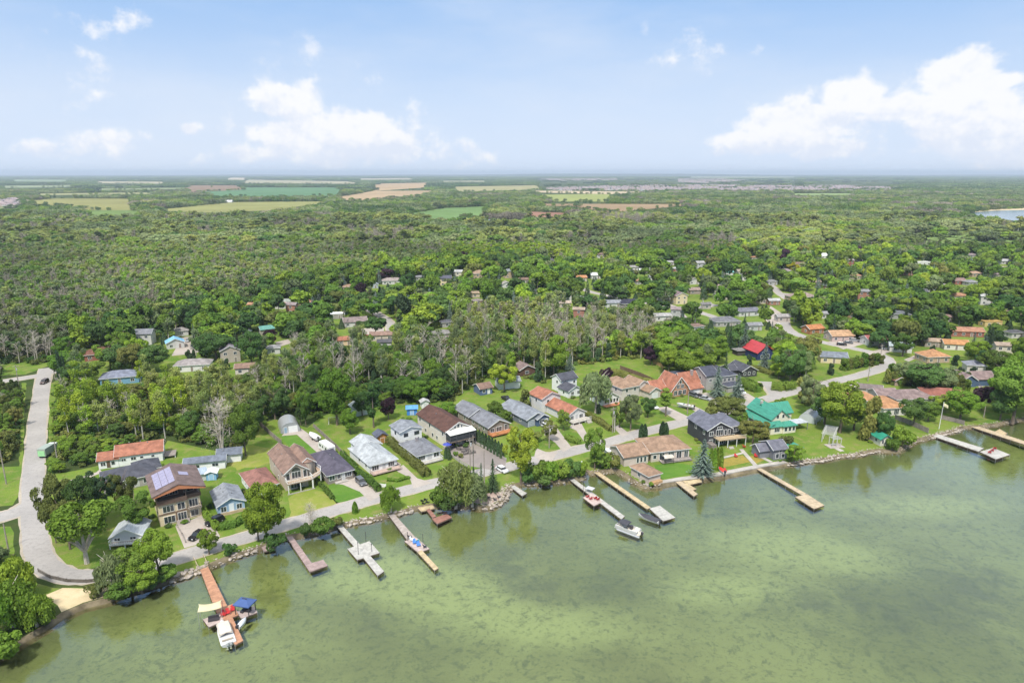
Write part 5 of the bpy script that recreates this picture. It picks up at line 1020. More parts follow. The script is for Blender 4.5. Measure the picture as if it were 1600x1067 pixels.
def mk_protos():
    for i in range(6):
        g = rngn(10+i); tr = limb_tree(g, 10, .26, 9, .22, 4.0); PROT.setdefault('maple', []).append((tr.mesh('trunk', [BARK]), qmesh('crown', [(round_crown(g, 4.0, 8.2, 5.9, 11000, .30, 26+i*5, lobe=.31, spread=.95), 0)], [LF['mid']])))
    g = rngn(31); tr = limb_tree(g, 10, .34, 0, .2, 4)  # forked shade tree with bare lower limbs
    for a, L in ((.3, 4.2), (2.1, 3.8), (3.4, 4.4), (4.6, 3.6), (5.5, 3.9)):
        tr.tube([(0,0,2.0),(math.cos(a)*L*.35,math.sin(a)*L*.35,4.2),(math.cos(a)*L*.75,math.sin(a)*L*.75,5.9),(math.cos(a)*L,math.sin(a)*L,7.)], [.24,.17,.10,.03], 6)
    PROT['forked'] = [(tr.mesh('trunk', [GREYB]), qmesh('crown', [(round_crown(g, 5.0, 5.0, 7.6, 5200, .44, 20, lobe=.34), 0)], [LF['bright']]))]
    for i in range(3):   # willow: hanging strands round a domed crown
        g = rngn(40+i); tr = limb_tree(g, 10, .38, 8, .2, 3.6); n = 5200
        nl = 13; c = dirs(nl, g); c[:, 2] = np.abs(c[:, 2]); cc = c*np.array([3.1, 3.1, 3.0]); cc[:, 2] += 5.6; k = g.integers(0, nl, n); d = dirs(n, g); d[:, 2] = np.abs(d[:, 2])*.8
        P = cc[k]+d*(1.7*g.uniform(.7, 1.05, n))[:, None]; rad = np.hypot(P[:, 0], P[:, 1]); P[:, 2] -= g.random(n)**1.4*np.clip(rad, 0, 4)*1.15; P[:, 2] = np.maximum(P[:, 2], .5)
        N = d*[1, 1, .35]+.35*g.normal(size=(n, 3)); q = quads(P, N, .30*g.uniform(.7, 1.3, n), 2.3, g, tan=np.tile([0., 0., 1.], (n, 1))+.25*g.normal(size=(n, 3)))
        PROT.setdefault('willow', []).append((tr.mesh('trunk', [GREYB]), qmesh('crown', [(q, 0)], [LF['sage']])))
    for i in range(5):   # aspen: thin pale stem, light crown high up
        g = rngn(50+i); H = 12; mb = MB(); lx, ly = g.normal(size=2)*.35
        mb.tube([(0,0,-.3),(lx*.3,ly*.3,4),(lx*.7,ly*.7,8),(lx,ly,11.6)], [.17,.14,.10,.03], 6); n = 1500; nl = 13
        z = g.uniform(5.2, 11.8, nl); a = g.uniform(0, 6.28, nl); rr = np.clip(1.9*np.sin((z-4.4)/8.0*math.pi)**.7, .4, 2)*g.uniform(.35, 1, nl)
        for j in range(nl): f = z[j]/12; mb.tube([(lx*f,ly*f,z[j]-1.1),(math.cos(a[j])*rr[j],math.sin(a[j])*rr[j],z[j])], [.06,.02], 3, cap=False)
        cc = np.stack([np.cos(a)*rr+lx*.8, np.sin(a)*rr+ly*.8, z], 1); k = g.integers(0, nl, n); d = dirs(n, g); P = cc[k]+d*(g.uniform(.5, 1.1, n)*.95)[:, None]*[1, 1, 1.2]
        PROT.setdefault('aspen', []).append((mb.mesh('trunk', [PALE]), qmesh('crown', [(quads(P, d+.8*g.normal(size=(n, 3)), .36*g.uniform(.6, 1.3, n), .8, g), 0)], [LF['aspen']])))
    for i in range(5):
        g = rngn(60+i); mb = bare_branches(g, 10, .15, 22, 3.2); n = 160; z = g.uniform(3, 10, n); a = g.uniform(0, 6.28, n); r = g.uniform(.3, 2.0, n)*(1.2-z/12)
        P = np.stack([np.cos(a)*r, np.sin(a)*r, z], 1); q = quads(P, dirs(n, g), .26*g.uniform(.5, 1.2, n), .7, g)
        PROT.setdefault('bare', []).append((mb.mesh('trunk', [GREYB]), qmesh('crown', [(q, 0)], [LF['dusty']])))
    for i in range(2):
        g = rngn(66+i); mb = bare_branches(g, 12, .24, 70, 5.0, .25); mb.tube([(.3,0,0),(1.0,.3,6),(1.6,.6,11.5)], [.18,.12,.02], 5); mb.tube([(-.3,.2,0),(-.9,-.3,6),(-1.3,-.2,10.5)], [.18,.12,.02], 5)
        n = 500; a = g.uniform(0, 6.28, n); z = g.uniform(3, 10, n); r = g.uniform(2.0, 4.6, n); P = np.stack([np.cos(a)*r, np.sin(a)*r, z-r*.25], 1)
        PROT.setdefault('dead', []).append((mb.mesh('trunk', [GREYB]), qmesh('crown', [(quads(P, dirs(n, g), .28, .6, g), 0)], [LF['dusty']])))
    for i in range(3):   # spruce: whorls of drooping boughs
        g = rngn(70+i); H = 12; mb = MB(); mb.tube([(0,0,-.2),(0,0,H*.97)], [.2,.03], 6); q = []
        for z in np.arange(.8, 11.8, .42):
            R0 = 2.9*(1-z/12.2)**.85*g.uniform(.85, 1.1); nb = max(5, int(14*(1-z/13))); a0 = g.uniform(0, 6.28)
            for b in range(nb):
                a = a0+6.283*b/nb+g.normal()*.12; Rb = R0*g.uniform(.75, 1.1); m = max(3, int(Rb/.30))
                rr = np.linspace(.15, 1, m)*Rb; P = np.stack([np.cos(a)*rr, np.sin(a)*rr, z-.22*rr+.05*rr**2*.8+g.normal(size=m)*.04], 1); N = np.tile([math.cos(a)*.35, math.sin(a)*.35, 1.], (m, 1))+.35*g.normal(size=(m, 3))
                q.append(quads(P, N, (.62-.22*rr/max(Rb, .1))*np.ones(m), .8, g, tan=np.tile([-math.sin(a), math.cos(a), 0.], (m, 1))+.3*g.normal(size=(m, 3))))
        PROT.setdefault('spruce', []).append((mb.mesh('trunk', [BARK]), qmesh('crown', [(np.concatenate(q), 0)], [LF['conifer']])))
    for i in range(4):   # cedar: ragged cone of upright sprays
        g = rngn(80+i); H = 8; n = 3200; nl = 14; z = g.uniform(.5, 6.6, nl); a = g.uniform(0, 6.28, nl); r = (2.1*(1-z/8.4)**.6)*g.uniform(.35, .8, nl)
        cc = np.stack([np.cos(a)*r, np.sin(a)*r, z], 1); k = g.integers(0, nl, n); d = dirs(n, g); P = cc[k]+d*np.array([.75, .75, 1.35])*g.uniform(.6, 1.05, (n, 1)); P[:, 2] = np.clip(P[:, 2], .05, 8)
        mb = MB(); mb.tube([(0,0,-.2),(0,0,6.6)], [.16,.04], 5); PROT.setdefault('cedar', []).append((mb.mesh('trunk', [BARK]), qmesh('crown', [(quads(P, d*[1, 1, .4]+.5*g.normal(size=(n, 3)), .33*g.uniform(.7, 1.3, n), 1.5, g, tan=np.tile([0., 0., 1.], (n, 1))+.4*g.normal(size=(n, 3))), 0)], [LF['cedar']])))
    for i in range(2):
        g = rngn(90+i); n = 1500; z = g.uniform(.05, 5, n); a = g.uniform(0, 6.28, n); r = .68*np.clip(1.12-(z/5)**2.6, .08, 1)*g.uniform(.8, 1.05, n); P = np.stack([np.cos(a)*r, np.sin(a)*r, z], 1)
        mb = MB(); mb.tube([(0,0,-.2),(0,0,4.6)], [.08,.03], 5); PROT.setdefault('column', []).append((mb.mesh('trunk', [BARK]), qmesh('crown', [(quads(P, P*[1, 1, 0]+.3*g.normal(size=(n, 3)), .24, 1.6, g, tan=np.tile([0., 0., 1.], (n, 1))+.2*g.normal(size=(n, 3))), 0)], [LF['conifer']])))
    for i in range(4):
        g = rngn(100+i); mb = MB()
        for j in range(5): a = g.uniform(0, 6.28); mb.tube([(0,0,-.1),(math.cos(a)*.9,math.sin(a)*.9,1.6)], [.06,.02], 4)
        PROT.setdefault('bush', []).append((mb.mesh('stems', [BARK]), qmesh('foliage', [(round_crown(g, 2.0, 2.7, 1.35, 1700, .30, 12), 0)], [LF['mid']])))
    for i in range(2):
        g = rngn(110+i); mb = MB(); mb.tube([(0,0,-.3),(0,0,11)], [.25,.05], 6); PROT.setdefault('poplar', []).append((mb.mesh('trunk', [BARK]), qmesh('crown', [(round_crown(g, 1.5, 11.5, 6.3, 3800, .36, 16, lobe=.6), 0)], [LF['dark']])))
mk_protos()
SIZE = dict(maple=(8.6, 10.2), forked=(10.5, 10.2), willow=(8.8, 10), aspen=(4.2, 12.6), bare=(4.6, 10), dead=(9, 12), spruce=(5.9, 12), cedar=(4.6, 8), column=(1.4, 5), bush=(4.1, 2.9), poplar=(3.6, 12.2))
NAME = dict(maple='broadleaf_tree', forked='shade_tree', willow='willow_tree', aspen='aspen_tree', bare='leafless_tree', dead='dead_tree', spruce='spruce_tree', cedar='cedar_tree', column='columnar_cedar', bush='shrub', poplar='poplar_tree')
TREES = []   # placed individual trees: world x, y, crown radius
tr_rng = random.Random(77)
def tree(kind, x, y, w, h, tone=None, label='', group=None, z=0., var=None):
    vs = PROT[kind]; tm, cm = vs[tr_rng.randrange(len(vs)) if var is None else var % len(vs)]; w0, h0 = SIZE[kind]
    root = thing(NAME[kind], label, 'shrub' if kind == 'bush' else 'tree', (x, y, z), tr_rng.uniform(0, 6.28), group); root.scale = (w/w0, w/w0, h/h0)
    link('stems' if kind == 'bush' else 'trunk', tm, root); c = link('foliage' if kind == 'bush' else 'crown', cm, root)
    if tone: c.material_slots[0].link = 'OBJECT'; c.material_slots[0].material = LF[tone]
    TREES.append((x, y, w/2)); return root
def pt(kind, bx, by, ty, wpx, tone, label, group=None, var=None):
    g = W(bx, by); s = PPM(g.x, g.y)
    # height from the picture's top edge of the crown
    v = (533.5-ty)/F; dz = -math.sin(PITCH)+v*math.cos(PITCH); dy = math.cos(PITCH)+v*math.sin(PITCH)
    h = CAMH+dz/dy*(g.y+wpx/s*.12)
    return tree(kind, g.x, g.y, wpx/s, max(h, .6), tone, label, group, var=var)
LM = [
('willow',24,936,868,66,'lime','feathery green tree by the road bend above the bottom left corner, upper one'),('willow',22,978,905,78,'bright','broad bright green tree at the shore by the bottom left corner'),('willow',58,978,926,50,'bright','rounded bright tree leaning over the sand beach'),('willow',-8,1003,925,66,'bright','mid green tree cut by the corner of the picture'),
('bush',5,1030,985,60,'bright','low green shrub at the waterline in the bottom corner'),('bush',72,975,948,30,'mid','small shrub at the sand edge'),('bush',-6,880,850,40,'sage','sage green shrub beside the side road mouth'),
('forked',136,880,782,98,'bright','big spreading shade tree with a forked pale trunk inside the road bend'),('maple',97,842,738,56,'olive','tall olive tree at the corner of the side road'),('maple',128,838,735,52,'dark','dark green tree behind the spreading shade tree'),('maple',160,812,735,44,'conifer','deep green round tree beside the low slate roofed house'),('cedar',88,848,770,30,'olive','olive cedar on the verge of the vertical road'),('maple',110,858,780,50,'olive','yellowish olive tree under the dark one inside the bend'),
('maple',196,800,728,42,'olive','clipped round olive tree in front of the low slate roofed house'),('maple',214,828,768,58,'mid','leafy tree at the left wall of the three storey villa'),('maple',250,904,822,54,'bright','dense bright maple on the shore below the villa'),('maple',205,918,855,60,'mid','rounded green tree on the shore next to the bright maple'),('willow',178,928,862,44,'sage','pale willow on the shore at the sand beach end'),('maple',222,926,876,56,'bright','low leafy tree overhanging the dark water'),('bush',190,936,905,46,'mid','shore shrub under the pale willow'),('bush',150,930,908,34,'olive','olive shrub beside the sand beach'),('bush',262,905,880,36,'mid','shrub on the stones by the orange dock'),('bush',238,915,892,40,'dark','dark shrub at the foot of the bright maple'),
('maple',327,866,826,32,'bright','small young tree on the verge by the villa drive'),('bush',358,866,846,22,'dark','small dark shrub on the stone bank beside the young tree'),
('maple',418,853,748,62,'lime','tall bright roadside tree between the two left docks'),('maple',404,845,790,40,'mid','lower green tree hugging the tall roadside tree'),('bush',428,858,830,34,'dark','dark shrub at the foot of the tall roadside tree'),
('dead',487,832,786,26,None,'small bleached dead tree on the bank above the L shaped dock'),('bush',503,834,806,40,'mid','wide green shrub beside the bleached dead tree'),('bush',478,837,816,22,'dark','dark shrub under the bleached dead tree'),('bush',527,822,806,22,'olive','olive shrub on the bank by the white dock'),('column',555,801,783,9,'bright','tiny upright tree on the roadside lawn strip'),
('willow',611,800,757,32,'bright','small weeping tree at the head of the fourth dock'),('willow',712,792,720,58,'aspen','large pale willow on the bank beyond the red brown dock'),('willow',738,790,738,44,'sage','darker willow reaching over the water by the utility poles'),('bush',686,792,758,30,'mid','shrub left of the large pale willow'),('bush',700,797,774,34,'dark','dark shrub at the foot of the large pale willow'),
('spruce',770,768,715,26,'conifer','dark pointed spruce on the rocky point'),('spruce',752,767,722,16,'conifer','slim spruce behind the rocky point pole'),('spruce',740,765,728,18,'conifer','small spruce between the willow and the rocky point'),('bush',748,775,752,22,'dark','low juniper beside the rocky point'),
('maple',814,754,663,54,'lime','tall lime green tree on the shore by the tarmac yard'),('bush',841,752,716,34,'mid','first shrub right of the tall lime tree'),('bush',859,750,716,32,'bright','bright shrub in the shore row beyond the lime tree'),('bush',877,748,718,32,'mid','rounded shrub near the middle of the shore row'),('bush',893,746,712,32,'dark','dark shrub near the end of the shore row'),('bush',906,743,716,26,'bright','last shrub of the shore row by the long grey dock'),('bush',826,754,730,24,'dark','dark low shrub under the lime tree'),('bush',850,758,740,26,'dark','low shrub overhanging the stones'),
('maple',929,733,665,34,'mid','upright tree between the two long docks'),('bush',938,730,704,40,'mid','shrub beneath the upright tree'),('bush',955,729,706,32,'olive','olive shrub beside the covered boat'),
('spruce',1097,742,684,46,'blue','plump silver blue spruce at the lake wall'),('column',1002,687,662,9,'conifer','pair cedar, left one at the tan roofed bungalow'),('column',1007,686,662,9,'conifer','pair cedar, right one at the tan roofed bungalow'),('column',1035,679,658,10,'conifer','lone columnar cedar on the bungalow verge'),('column',1040,679,660,9,'conifer','columnar cedar touching the lone verge cedar'),
('maple',1134,660,616,54,'olive','olive tree between the main road and the charcoal house'),('cedar',1110,662,628,30,'olive','small olive cedar above the charcoal roof'),('maple',1176,692,648,44,'olive','olive tree between charcoal house and green roof'),('cedar',1192,698,660,26,'olive','bushy cedar at the green porch'),('cedar',1226,708,675,34,'cedar','bushy cedar beside the grey boathouse'),('maple',1240,724,693,30,'bright','bright young tree leaning out beside the green canopy'),('cedar',1158,676,640,28,'mid','green cedar behind the charcoal roof'),
('cedar',1192,640,622,22,'mid','low cedar above the green metal roof'),('cedar',1218,640,618,26,'mid','round cedar beside the silver arched shed'),
('maple',1312,676,594,70,'bright','tall bright maple behind the trampoline'),('maple',1334,672,612,50,'dark','green tree touching the tall bright maple'),('maple',1268,650,580,44,'sage','loose sage tree behind the silver shed'),('cedar',1253,630,588,36,'olive','olive tree by the branch road'),('maple',1288,663,608,46,'dark','dark tree beside the trampoline'),
('cedar',1358,689,616,36,'olive','tall olive cedar beside the little white boathouse'),('maple',1380,690,642,30,'dark','dark tree behind the little white boathouse'),('bush',1408,697,664,36,'bright','bright shrub at the shore beside the boathouse'),('bush',1394,703,682,22,'mid','small shrub overhanging the lake by the boathouse'),
('maple',1427,666,617,42,'dark','dark round tree in front of the mauve roof'),('maple',1450,658,625,32,'mid','green tree next to the flagpole'),('maple',1500,655,606,52,'bright','bright spreading tree behind the last dock'),('maple',1472,640,614,36,'lime','lime tree at the end of the red brown roof'),('maple',1533,640,596,30,'purple','round purple leaved tree near the lake corner'),
('maple',1582,660,566,76,'mid','huge green tree at the right edge of the lake'),('maple',1562,657,600,40,'dark','dark tree leaning on the huge green tree'),('maple',1612,650,575,60,'mid','green tree half outside the picture by the lake'),
('spruce',1120,620,570,32,'blue','tall blue spruce before the tall grey house'),('spruce',1152,622,582,28,'blue','blue spruce beside the utility pole'),('spruce',1194,578,533,25,'blue','blue spruce in front of the bright red roof'),('spruce',1162,552,504,27,'blue','blue spruce behind the carport shed'),
('maple',1226,584,532,46,'lime','lime tree right of the bright red roof'),('maple',1216,592,566,26,'lime','small lime tree under the bright red roof'),('maple',1044,572,520,62,'bright','round bright maple behind the terracotta chalet'),('maple',1016,570,540,26,'purple','small purple tree beside the round bright maple'),('poplar',1040,650,600,20,'mid','egg shaped roadside tree by the chalet drive'),
('willow',931,645,578,50,'sage','large airy tree over the small sunroom house'),('maple',948,600,572,22,'purple','slim purple tree beside the large airy tree'),('maple',865,590,523,44,'bright','tall bright tree behind the terracotta gables'),('maple',788,612,560,44,'lime','lime tree in front of the plain white garage'),('spruce',890,578,552,20,'blue','pale blue spruce in the wood edge'),
('dead',348,714,626,58,None,'large bleached dead tree at the wood edge behind the mobile home'),('maple',384,712,630,44,'mid','green tree touching the large dead tree'),('maple',394,680,618,46,'dark','dark maple on the wood edge'),('maple',470,664,632,14,'dark','narrow dark tree behind the arched garage'),('maple',478,664,615,24,'mid','pointed green tree by the gravel drive'),('maple',527,664,574,58,'bright','large bright tree at the end of the long lawn'),('maple',547,678,638,30,'bright','small bright tree in front of the white cabin'),('poplar',584,668,588,22,'dark','slender dark poplar behind the cottages'),('maple',607,655,620,26,'purple','dull purple tree by the blue shed'),('maple',430,655,600,44,'dark','dark tree behind the arched garage'),('maple',652,630,594,40,'bright','bright tree behind the white shed'),('maple',566,650,610,30,'dark','dark tree beside the white cabin'),('maple',700,655,628,30,'bright','lime shrub like tree behind the brown roof'),('maple',636,672,650,20,'mid','small tree by the blue shed'),
('maple',190,582,538,56,'dark','left one of two huge dark maples at the slate blue roof'),('maple',233,582,536,56,'dark','right one of two huge dark maples at the slate blue roof'),('maple',123,606,564,44,'dark','dark maple by the side road junction'),('cedar',100,604,540,16,'conifer','slim dark cedar at the side road junction'),('spruce',305,545,505,16,'blue','silver spruce beside the sky blue roof'),('maple',339,562,518,58,'dark','wide dark maple beyond the paved drive'),('maple',303,522,472,46,'dark','dense dark maple behind the sky blue roof'),('maple',345,505,470,38,'bright','bright tree behind the dense dark maple'),('spruce',342,520,494,18,'conifer','spruce between two dark maples'),
('cedar',632,522,458,42,'conifer','giant dark conifer towering over the lane'),('maple',423,541,514,22,'purple','purple tree beside the blue green roof'),('maple',523,469,446,22,'purple','dark purple tree left of the tan bungalow'),('maple',564,466,441,20,'purple','dark purple tree right of the tan bungalow'),('maple',1238,427,410,22,'yellow','bright yellow tree above the big tan brick house'),('maple',1018,640,622,14,'dark','small dark tree by the chalet drive'),('maple',858,690,655,26,'olive','olive brown tree between the drives'),('maple',880,672,640,22,'mid','tree in front of the terracotta gables'),('maple',836,690,672,26,'olive','ochre shrub like tree by the navy gable drive'),
('maple',985,672,615,36,'sage','cluster of pale stemmed birches on the front lawn'),('maple',968,668,630,28,'mid','green tree beside the cluster of birches'),('column',935,646,630,7,'conifer','small columnar cedar by the sunroom deck'),('maple',1012,652,620,26,'dark','dark blue green tree by the chalet drive'),('cedar',820,640,606,26,'olive','olive tree behind the navy gabled house'),('maple',775,655,625,26,'mid','leafy tree beside the taupe bungalow'),('maple',790,660,640,22,'mid','small leafy tree between taupe bungalow and navy house'),
('spruce',1516,500,478,18,'blue','blue spruce behind the long brick house'),('spruce',1546,545,510,22,'conifer','dark spruce beside the flat grey carport'),('spruce',1536,552,520,22,'blue','blue green spruce by the vivid orange roof'),('maple',1526,560,531,32,'bright','bright round tree below the vivid orange roof'),('maple',1410,557,520,36,'mid','young green tree at the road junction'),('spruce',1359,543,528,10,'conifer','small dark conifer before the dull red roof'),
]
for a in LM: pt(*a)
cs = {}
for i, (bx, by) in enumerate([(739,690),(744,693),(749,696),(754,699),(759,702),(764,705),(769,708),(774,711),(779,714),(784,717)]): pt('column', bx, by-2, by-25, 7, 'conifer', 'columnar cedar in the row between tarmac yard and taupe bungalow', 'row of columnar cedars')
for i, (bx, by) in enumerate([(697,716),(702,718)]): pt('column', bx, by, by-18, 6, 'conifer', 'small columnar cedar at the corner of the tarmac yard', 'pair of yard cedars')
for i, (bx, by) in enumerate([(1110,734),(1115,734),(1120,733),(1125,732)]): pt('column', bx, by, by-34, 9, 'bright', 'tall green columnar cedar beside the plump blue spruce', 'row of cedars by the blue spruce')
# hedges
def hedge(pts, w, h, tone, label):
    P = [W(*p).to_2d() for p in pts]; g = rngn(len(label)*7+int(pts[0][0])); o = P[0]; Q = []; segs = list(zip(P[:-1], P[1:])); L = [(b-a).length for a, b in segs]; n = int(sum(L)*(w+2*h)*26)
    for _ in range(1):
        s = g.choice(len(segs), n, p=np.array(L)/sum(L)); t_ = g.random(n); A_ = np.array([tuple(a) for a, b in segs]); B_ = np.array([tuple(b) for a, b in segs]); D_ = (B_-A_); D_ /= np.linalg.norm(D_, axis=1, keepdims=True); Nn = np.stack([-D_[:, 1], D_[:, 0]], 1)
        C_ = A_[s]+(B_-A_)[s]*t_[:, None]; a = g.uniform(-.2, math.pi+.2, n); rw = w/2*(1+.12*np.sin(C_[:, 0]*1.7)); rh = h*(1+.10*np.sin(C_[:, 1]*1.3+C_[:, 0]))
        c_, s_ = np.cos(a), np.sin(a); k = np.abs(c_)**.5*np.sign(c_); X = C_+Nn[s]*(k*rw)[:, None]; Z = np.clip(np.sign(s_)*np.abs(s_)**.5, 0, 1)*rh*g.uniform(.9, 1.04, n)
        Pn = np.stack([X[:, 0]-o.x, X[:, 1]-o.y, Z], 1); N = np.stack([Nn[s][:, 0]*c_, Nn[s][:, 1]*c_, s_+.1], 1)+.5*g.normal(size=(n, 3))
    root = thing('hedge', label, 'hedge', (o.x, o.y, 0)); me = qmesh('foliage', [(quads(Pn, N, .34*g.uniform(.7, 1.3, n), .9, g), 0)], [LF[tone]]); link('foliage', me, root)
    mb = MB()
    for a, b in segs: mb.bar((a.x-o.x, a.y-o.y, h*.33), (b.x-o.x, b.y-o.y, h*.33), w*.4, h*.55)
    mb.build('core', [LF[tone]], root)
hedge([(535,714),(558,740),(592,768)], 1.6, 2.2, 'mid', 'tall clipped hedge along the paved drive of the purple grey bungalow')
hedge([(608,692),(632,712),(668,745)], 2.4, 2.3, 'olive', 'thick olive hedge between the silver roofed cottage and the grey hip cottage')
hedge([(312,793),(326,812),(342,829)], 1.6, 1.5, 'bright', 'green hedge down the villa side of the blue cottage'); hedge([(344,828),(368,822),(388,810)], 1.6, 1.7, 'mid', 'curved hedge in front of the pale blue cottage')
hedge([(955,585),(990,596),(1026,606)], 2.6, 3.0, 'olive', 'long high hedge behind the wide tan roof'); hedge([(913,648),(935,660),(955,674)], 1.8, 1.8, 'olive', 'yellowish hedge beside the brick path')
hedge([(488,745),(508,765),(520,780)], 1.2, 1.0, 'mid', 'low hedge between deck house and purple grey bungalow')
for i in range(15): pt('cedar', 1388+i*8.6, 600+i*.75, 574+i*.7+(i%3)*2, 19, ('olive','cedar','mid')[i%3], 'tree high cedar in the massive row behind the red brown roofs', 'massive row of cedars')
for i in range(14): pt('cedar', 1392+i*9, 588+i*.9, 566+i*.8+(i%2)*3, 19, ('mid','cedar','olive')[i%3], 'cedar of the second row beyond the massive cedar row', 'second row of cedars')
for i in range(8): pt('cedar', 1318+i*8, 578-i*1.4, 555-i*1.2+(i%2)*3, 20, ('mid','olive')[i%2], 'bushy cedar on the inside of the road bend', 'cedars inside the road bend')
hedge([(1120,590),(1160,603),(1186,613)], 4.5, 3.6, 'mid', 'wide hedge below the low charcoal house'); hedge([(1205,608),(1222,610),(1240,606)], 3.5, 3., 'mid', 'hedge beside the gate of the branch road'); hedge([(557,512),(575,511),(596,507)], 3.4, 3.4, 'dark', 'clipped dark hedge at the bend of the lane')
hedge([(605,751),(622,752),(640,747)], .9, .8, 'bright', 'knee high hedge around the small front garden'); hedge([(1170,575),(1200,584),(1225,590)], 2.5, 2., 'olive', 'hedge on the lawn under the bright red roof'); hedge([(885,684),(893,689),(905,694)], 2.2, 1.4, 'mid', 'rounded hedge between the paved drive and brick path')

# ---------------------------------------------------------------- woods and village trees
sg = np.random.default_rng(2024)
roadpx = []
for P, w in ROADS:
    for q in P[::2]: roadpx.append(PX(*q))
vis_pts = [p for p in roadpx if 40 < p[1]]+[tuple(np.mean(q, 0)) for q in DRVS]+[(450,690),(485,695),(330,770),(310,770),(480,780),(545,770),(345,830),(655,735),(560,670),(590,680),(870,690),(945,660),(1040,735),(1290,690),(1330,690),(1250,690),(1215,700),(1430,685),(1120,575),(1180,590),(380,700),(300,715),(560,452),(506,460),(600,470),(640,640),(990,585),(1015,580),(1045,590),(960,570),(430,700),(350,700),(250,700),(245,540),(270,558)]
vis_pts = np.array([p for p in vis_pts if -30 < p[0] < 1630])
HB = np.array([h[0] for h in HOUSES]); HC = np.array([h[1] for h in HOUSES]); FT = np.array(FOOT)
def blocked(x, y, w, h, keep=.12, rr=None):
    bx, by = PX(x, y, 0); tx, ty = PX(x, y, h); s = PPM(x, y); hw = w*s*.42
    d = y
    # footprint
    dx, dy = x-FT[:, 0], y-FT[:, 1]; c, s_ = np.cos(FT[:, 2]), np.sin(FT[:, 2]); u = dx*c+dy*s_; v = -dx*s_+dy*c; m = min(w*.32, 2.2)
    if ((np.abs(u) < FT[:, 3]+m) & (np.abs(v) < FT[:, 4]+m)).any(): return True
    for P, rw in ROADS:
        pass
    front_ = HC[:, 1] > y
    ox = np.minimum(bx+hw, HB[:, 2])-np.maximum(bx-hw, HB[:, 0]); wid = HB[:, 2]-HB[:, 0]
    oy = HB[:, 3]-np.maximum(ty+h*s*.08, HB[:, 1]); hh = HB[:, 3]-HB[:, 1]
    lowcover = (ox > .18*wid) & (oy > .42*hh) & (by > HB[:, 1]+.3*hh) & (ty < HB[:, 3])
    fl = front_ & lowcover
    if fl.any() and sg.random() > (keep if HB[fl][:, 3].max() > 500 else .07): return True
    inb = (np.abs(vis_pts[:, 0]-bx) < hw+1) & (vis_pts[:, 1] < by+1) & (vis_pts[:, 1] > ty)
    if inb.any() and sg.random() > (.10 if inb[vis_pts[:, 1] < 0].any() or vis_pts[inb][:, 1].max() > 500 else .4): return True
    return False
RP = [(np.array(P), w) for P, w in ROADS]
def near_road(x, y, m):
    for P, w in RP:
        if (np.hypot(P[:, 0]-x, P[:, 1]-y).min()) < w/2+m+1.5: return True
    return False
drv_px = [np.array(q) for q in DRVS]
R_NW = [(88,606),(150,615),(225,606),(265,600),(330,606),(400,598),(430,585),(450,600),(470,640),(420,655),(395,680),(370,700),(345,702),(262,684),(200,700),(155,722),(100,740),(86,740),(80,700),(82,650)]
R_NC = [(400,598),(430,582),(500,560),(560,552),(600,552),(690,548),(700,520),(760,505),(880,492),(1000,508),(1010,520),(1000,545),(985,560),(930,568),(880,575),(850,600),(800,585),(775,590),(735,606),(700,632),(640,622),(600,640),(545,640),(500,655),(470,645),(440,610)]
R_LR = [(-150,606),(25,603),(34,625),(30,680),(28,722),(-150,745)]
R_LF = [(-400,560),(55,570),(95,560),(115,530),(200,512),(262,502),(280,485),(280,440),(-400,440)]
R_VL = VILL
R_VR = [(1100,505),(1190,506),(1300,481),(1480,480),(1700,500),(1700,660),(1590,650),(1540,650),(1500,640),(1440,630),(1330,600),(1230,600),(1240,640),(1190,600),(1130,600),(1060,600),(1010,560),(1040,530)]
cand = []
def region(x, y):
    a, b = [np.array(v) for v in pxarr(x, y, 0.)]
    r = np.full(x.shape, -1)
    m = (b < 560) & (b > 395) ; r[m] = 3
    r[in_poly(a, b, R_LF)] = 3
    r[in_poly(a, b, R_VL)] = 4; r[in_poly(a, b, R_VR)] = 5
    r[in_poly(a, b, R_NC)] = 1; r[in_poly(a, b, R_NW)] = 0; r[in_poly(a, b, R_LR)] = 2
    r[(a < 0) & (b >= 560) & (b < 600)] = 3; r[(a > 1600) & (b < 600)] = 5
    r[b < 396] = 3
    return r
def grid(y0, y1, sp, wid=.80):
    xs = np.arange(-wid*y1-20, wid*y1+20, sp); ys = np.arange(y0, y1, sp); X, Y = np.meshgrid(xs, ys); X = X+sg.uniform(-.45, .45, X.shape)*sp; Y = Y+sg.uniform(-.45, .45, Y.shape)*sp
    X, Y = X.ravel(), Y.ravel(); m = np.abs(X) < wid*Y+15; return X[m], Y[m]
def vnoise(X, Y, f, seed):
    g = np.random.default_rng(seed); T = g.random((64, 64)); u, v = X*f+1000, Y*f+1000; i, j = np.floor(u).astype(int), np.floor(v).astype(int); a, b = u-i, v-j; a, b = a*a*(3-2*a), b*b*(3-2*b)
    G = lambda p, q: T[p % 64, q % 64]
    return G(i, j)*(1-a)*(1-b)+G(i+1, j)*a*(1-b)+G(i, j+1)*(1-a)*b+G(i+1, j+1)*a*b
def pick(t, a): 
    r = sg.random(); s = 0
    for k, p in t:
        s += p
        if r < s: return k
    return t[-1][0]
X, Y = grid(160, 780, 4.6); RG = region(X, Y); LN = vnoise(X, Y, .02, 3); LN2 = vnoise(X, Y, .011, 4); PXA, PXB = pxarr(X, Y, 0.)
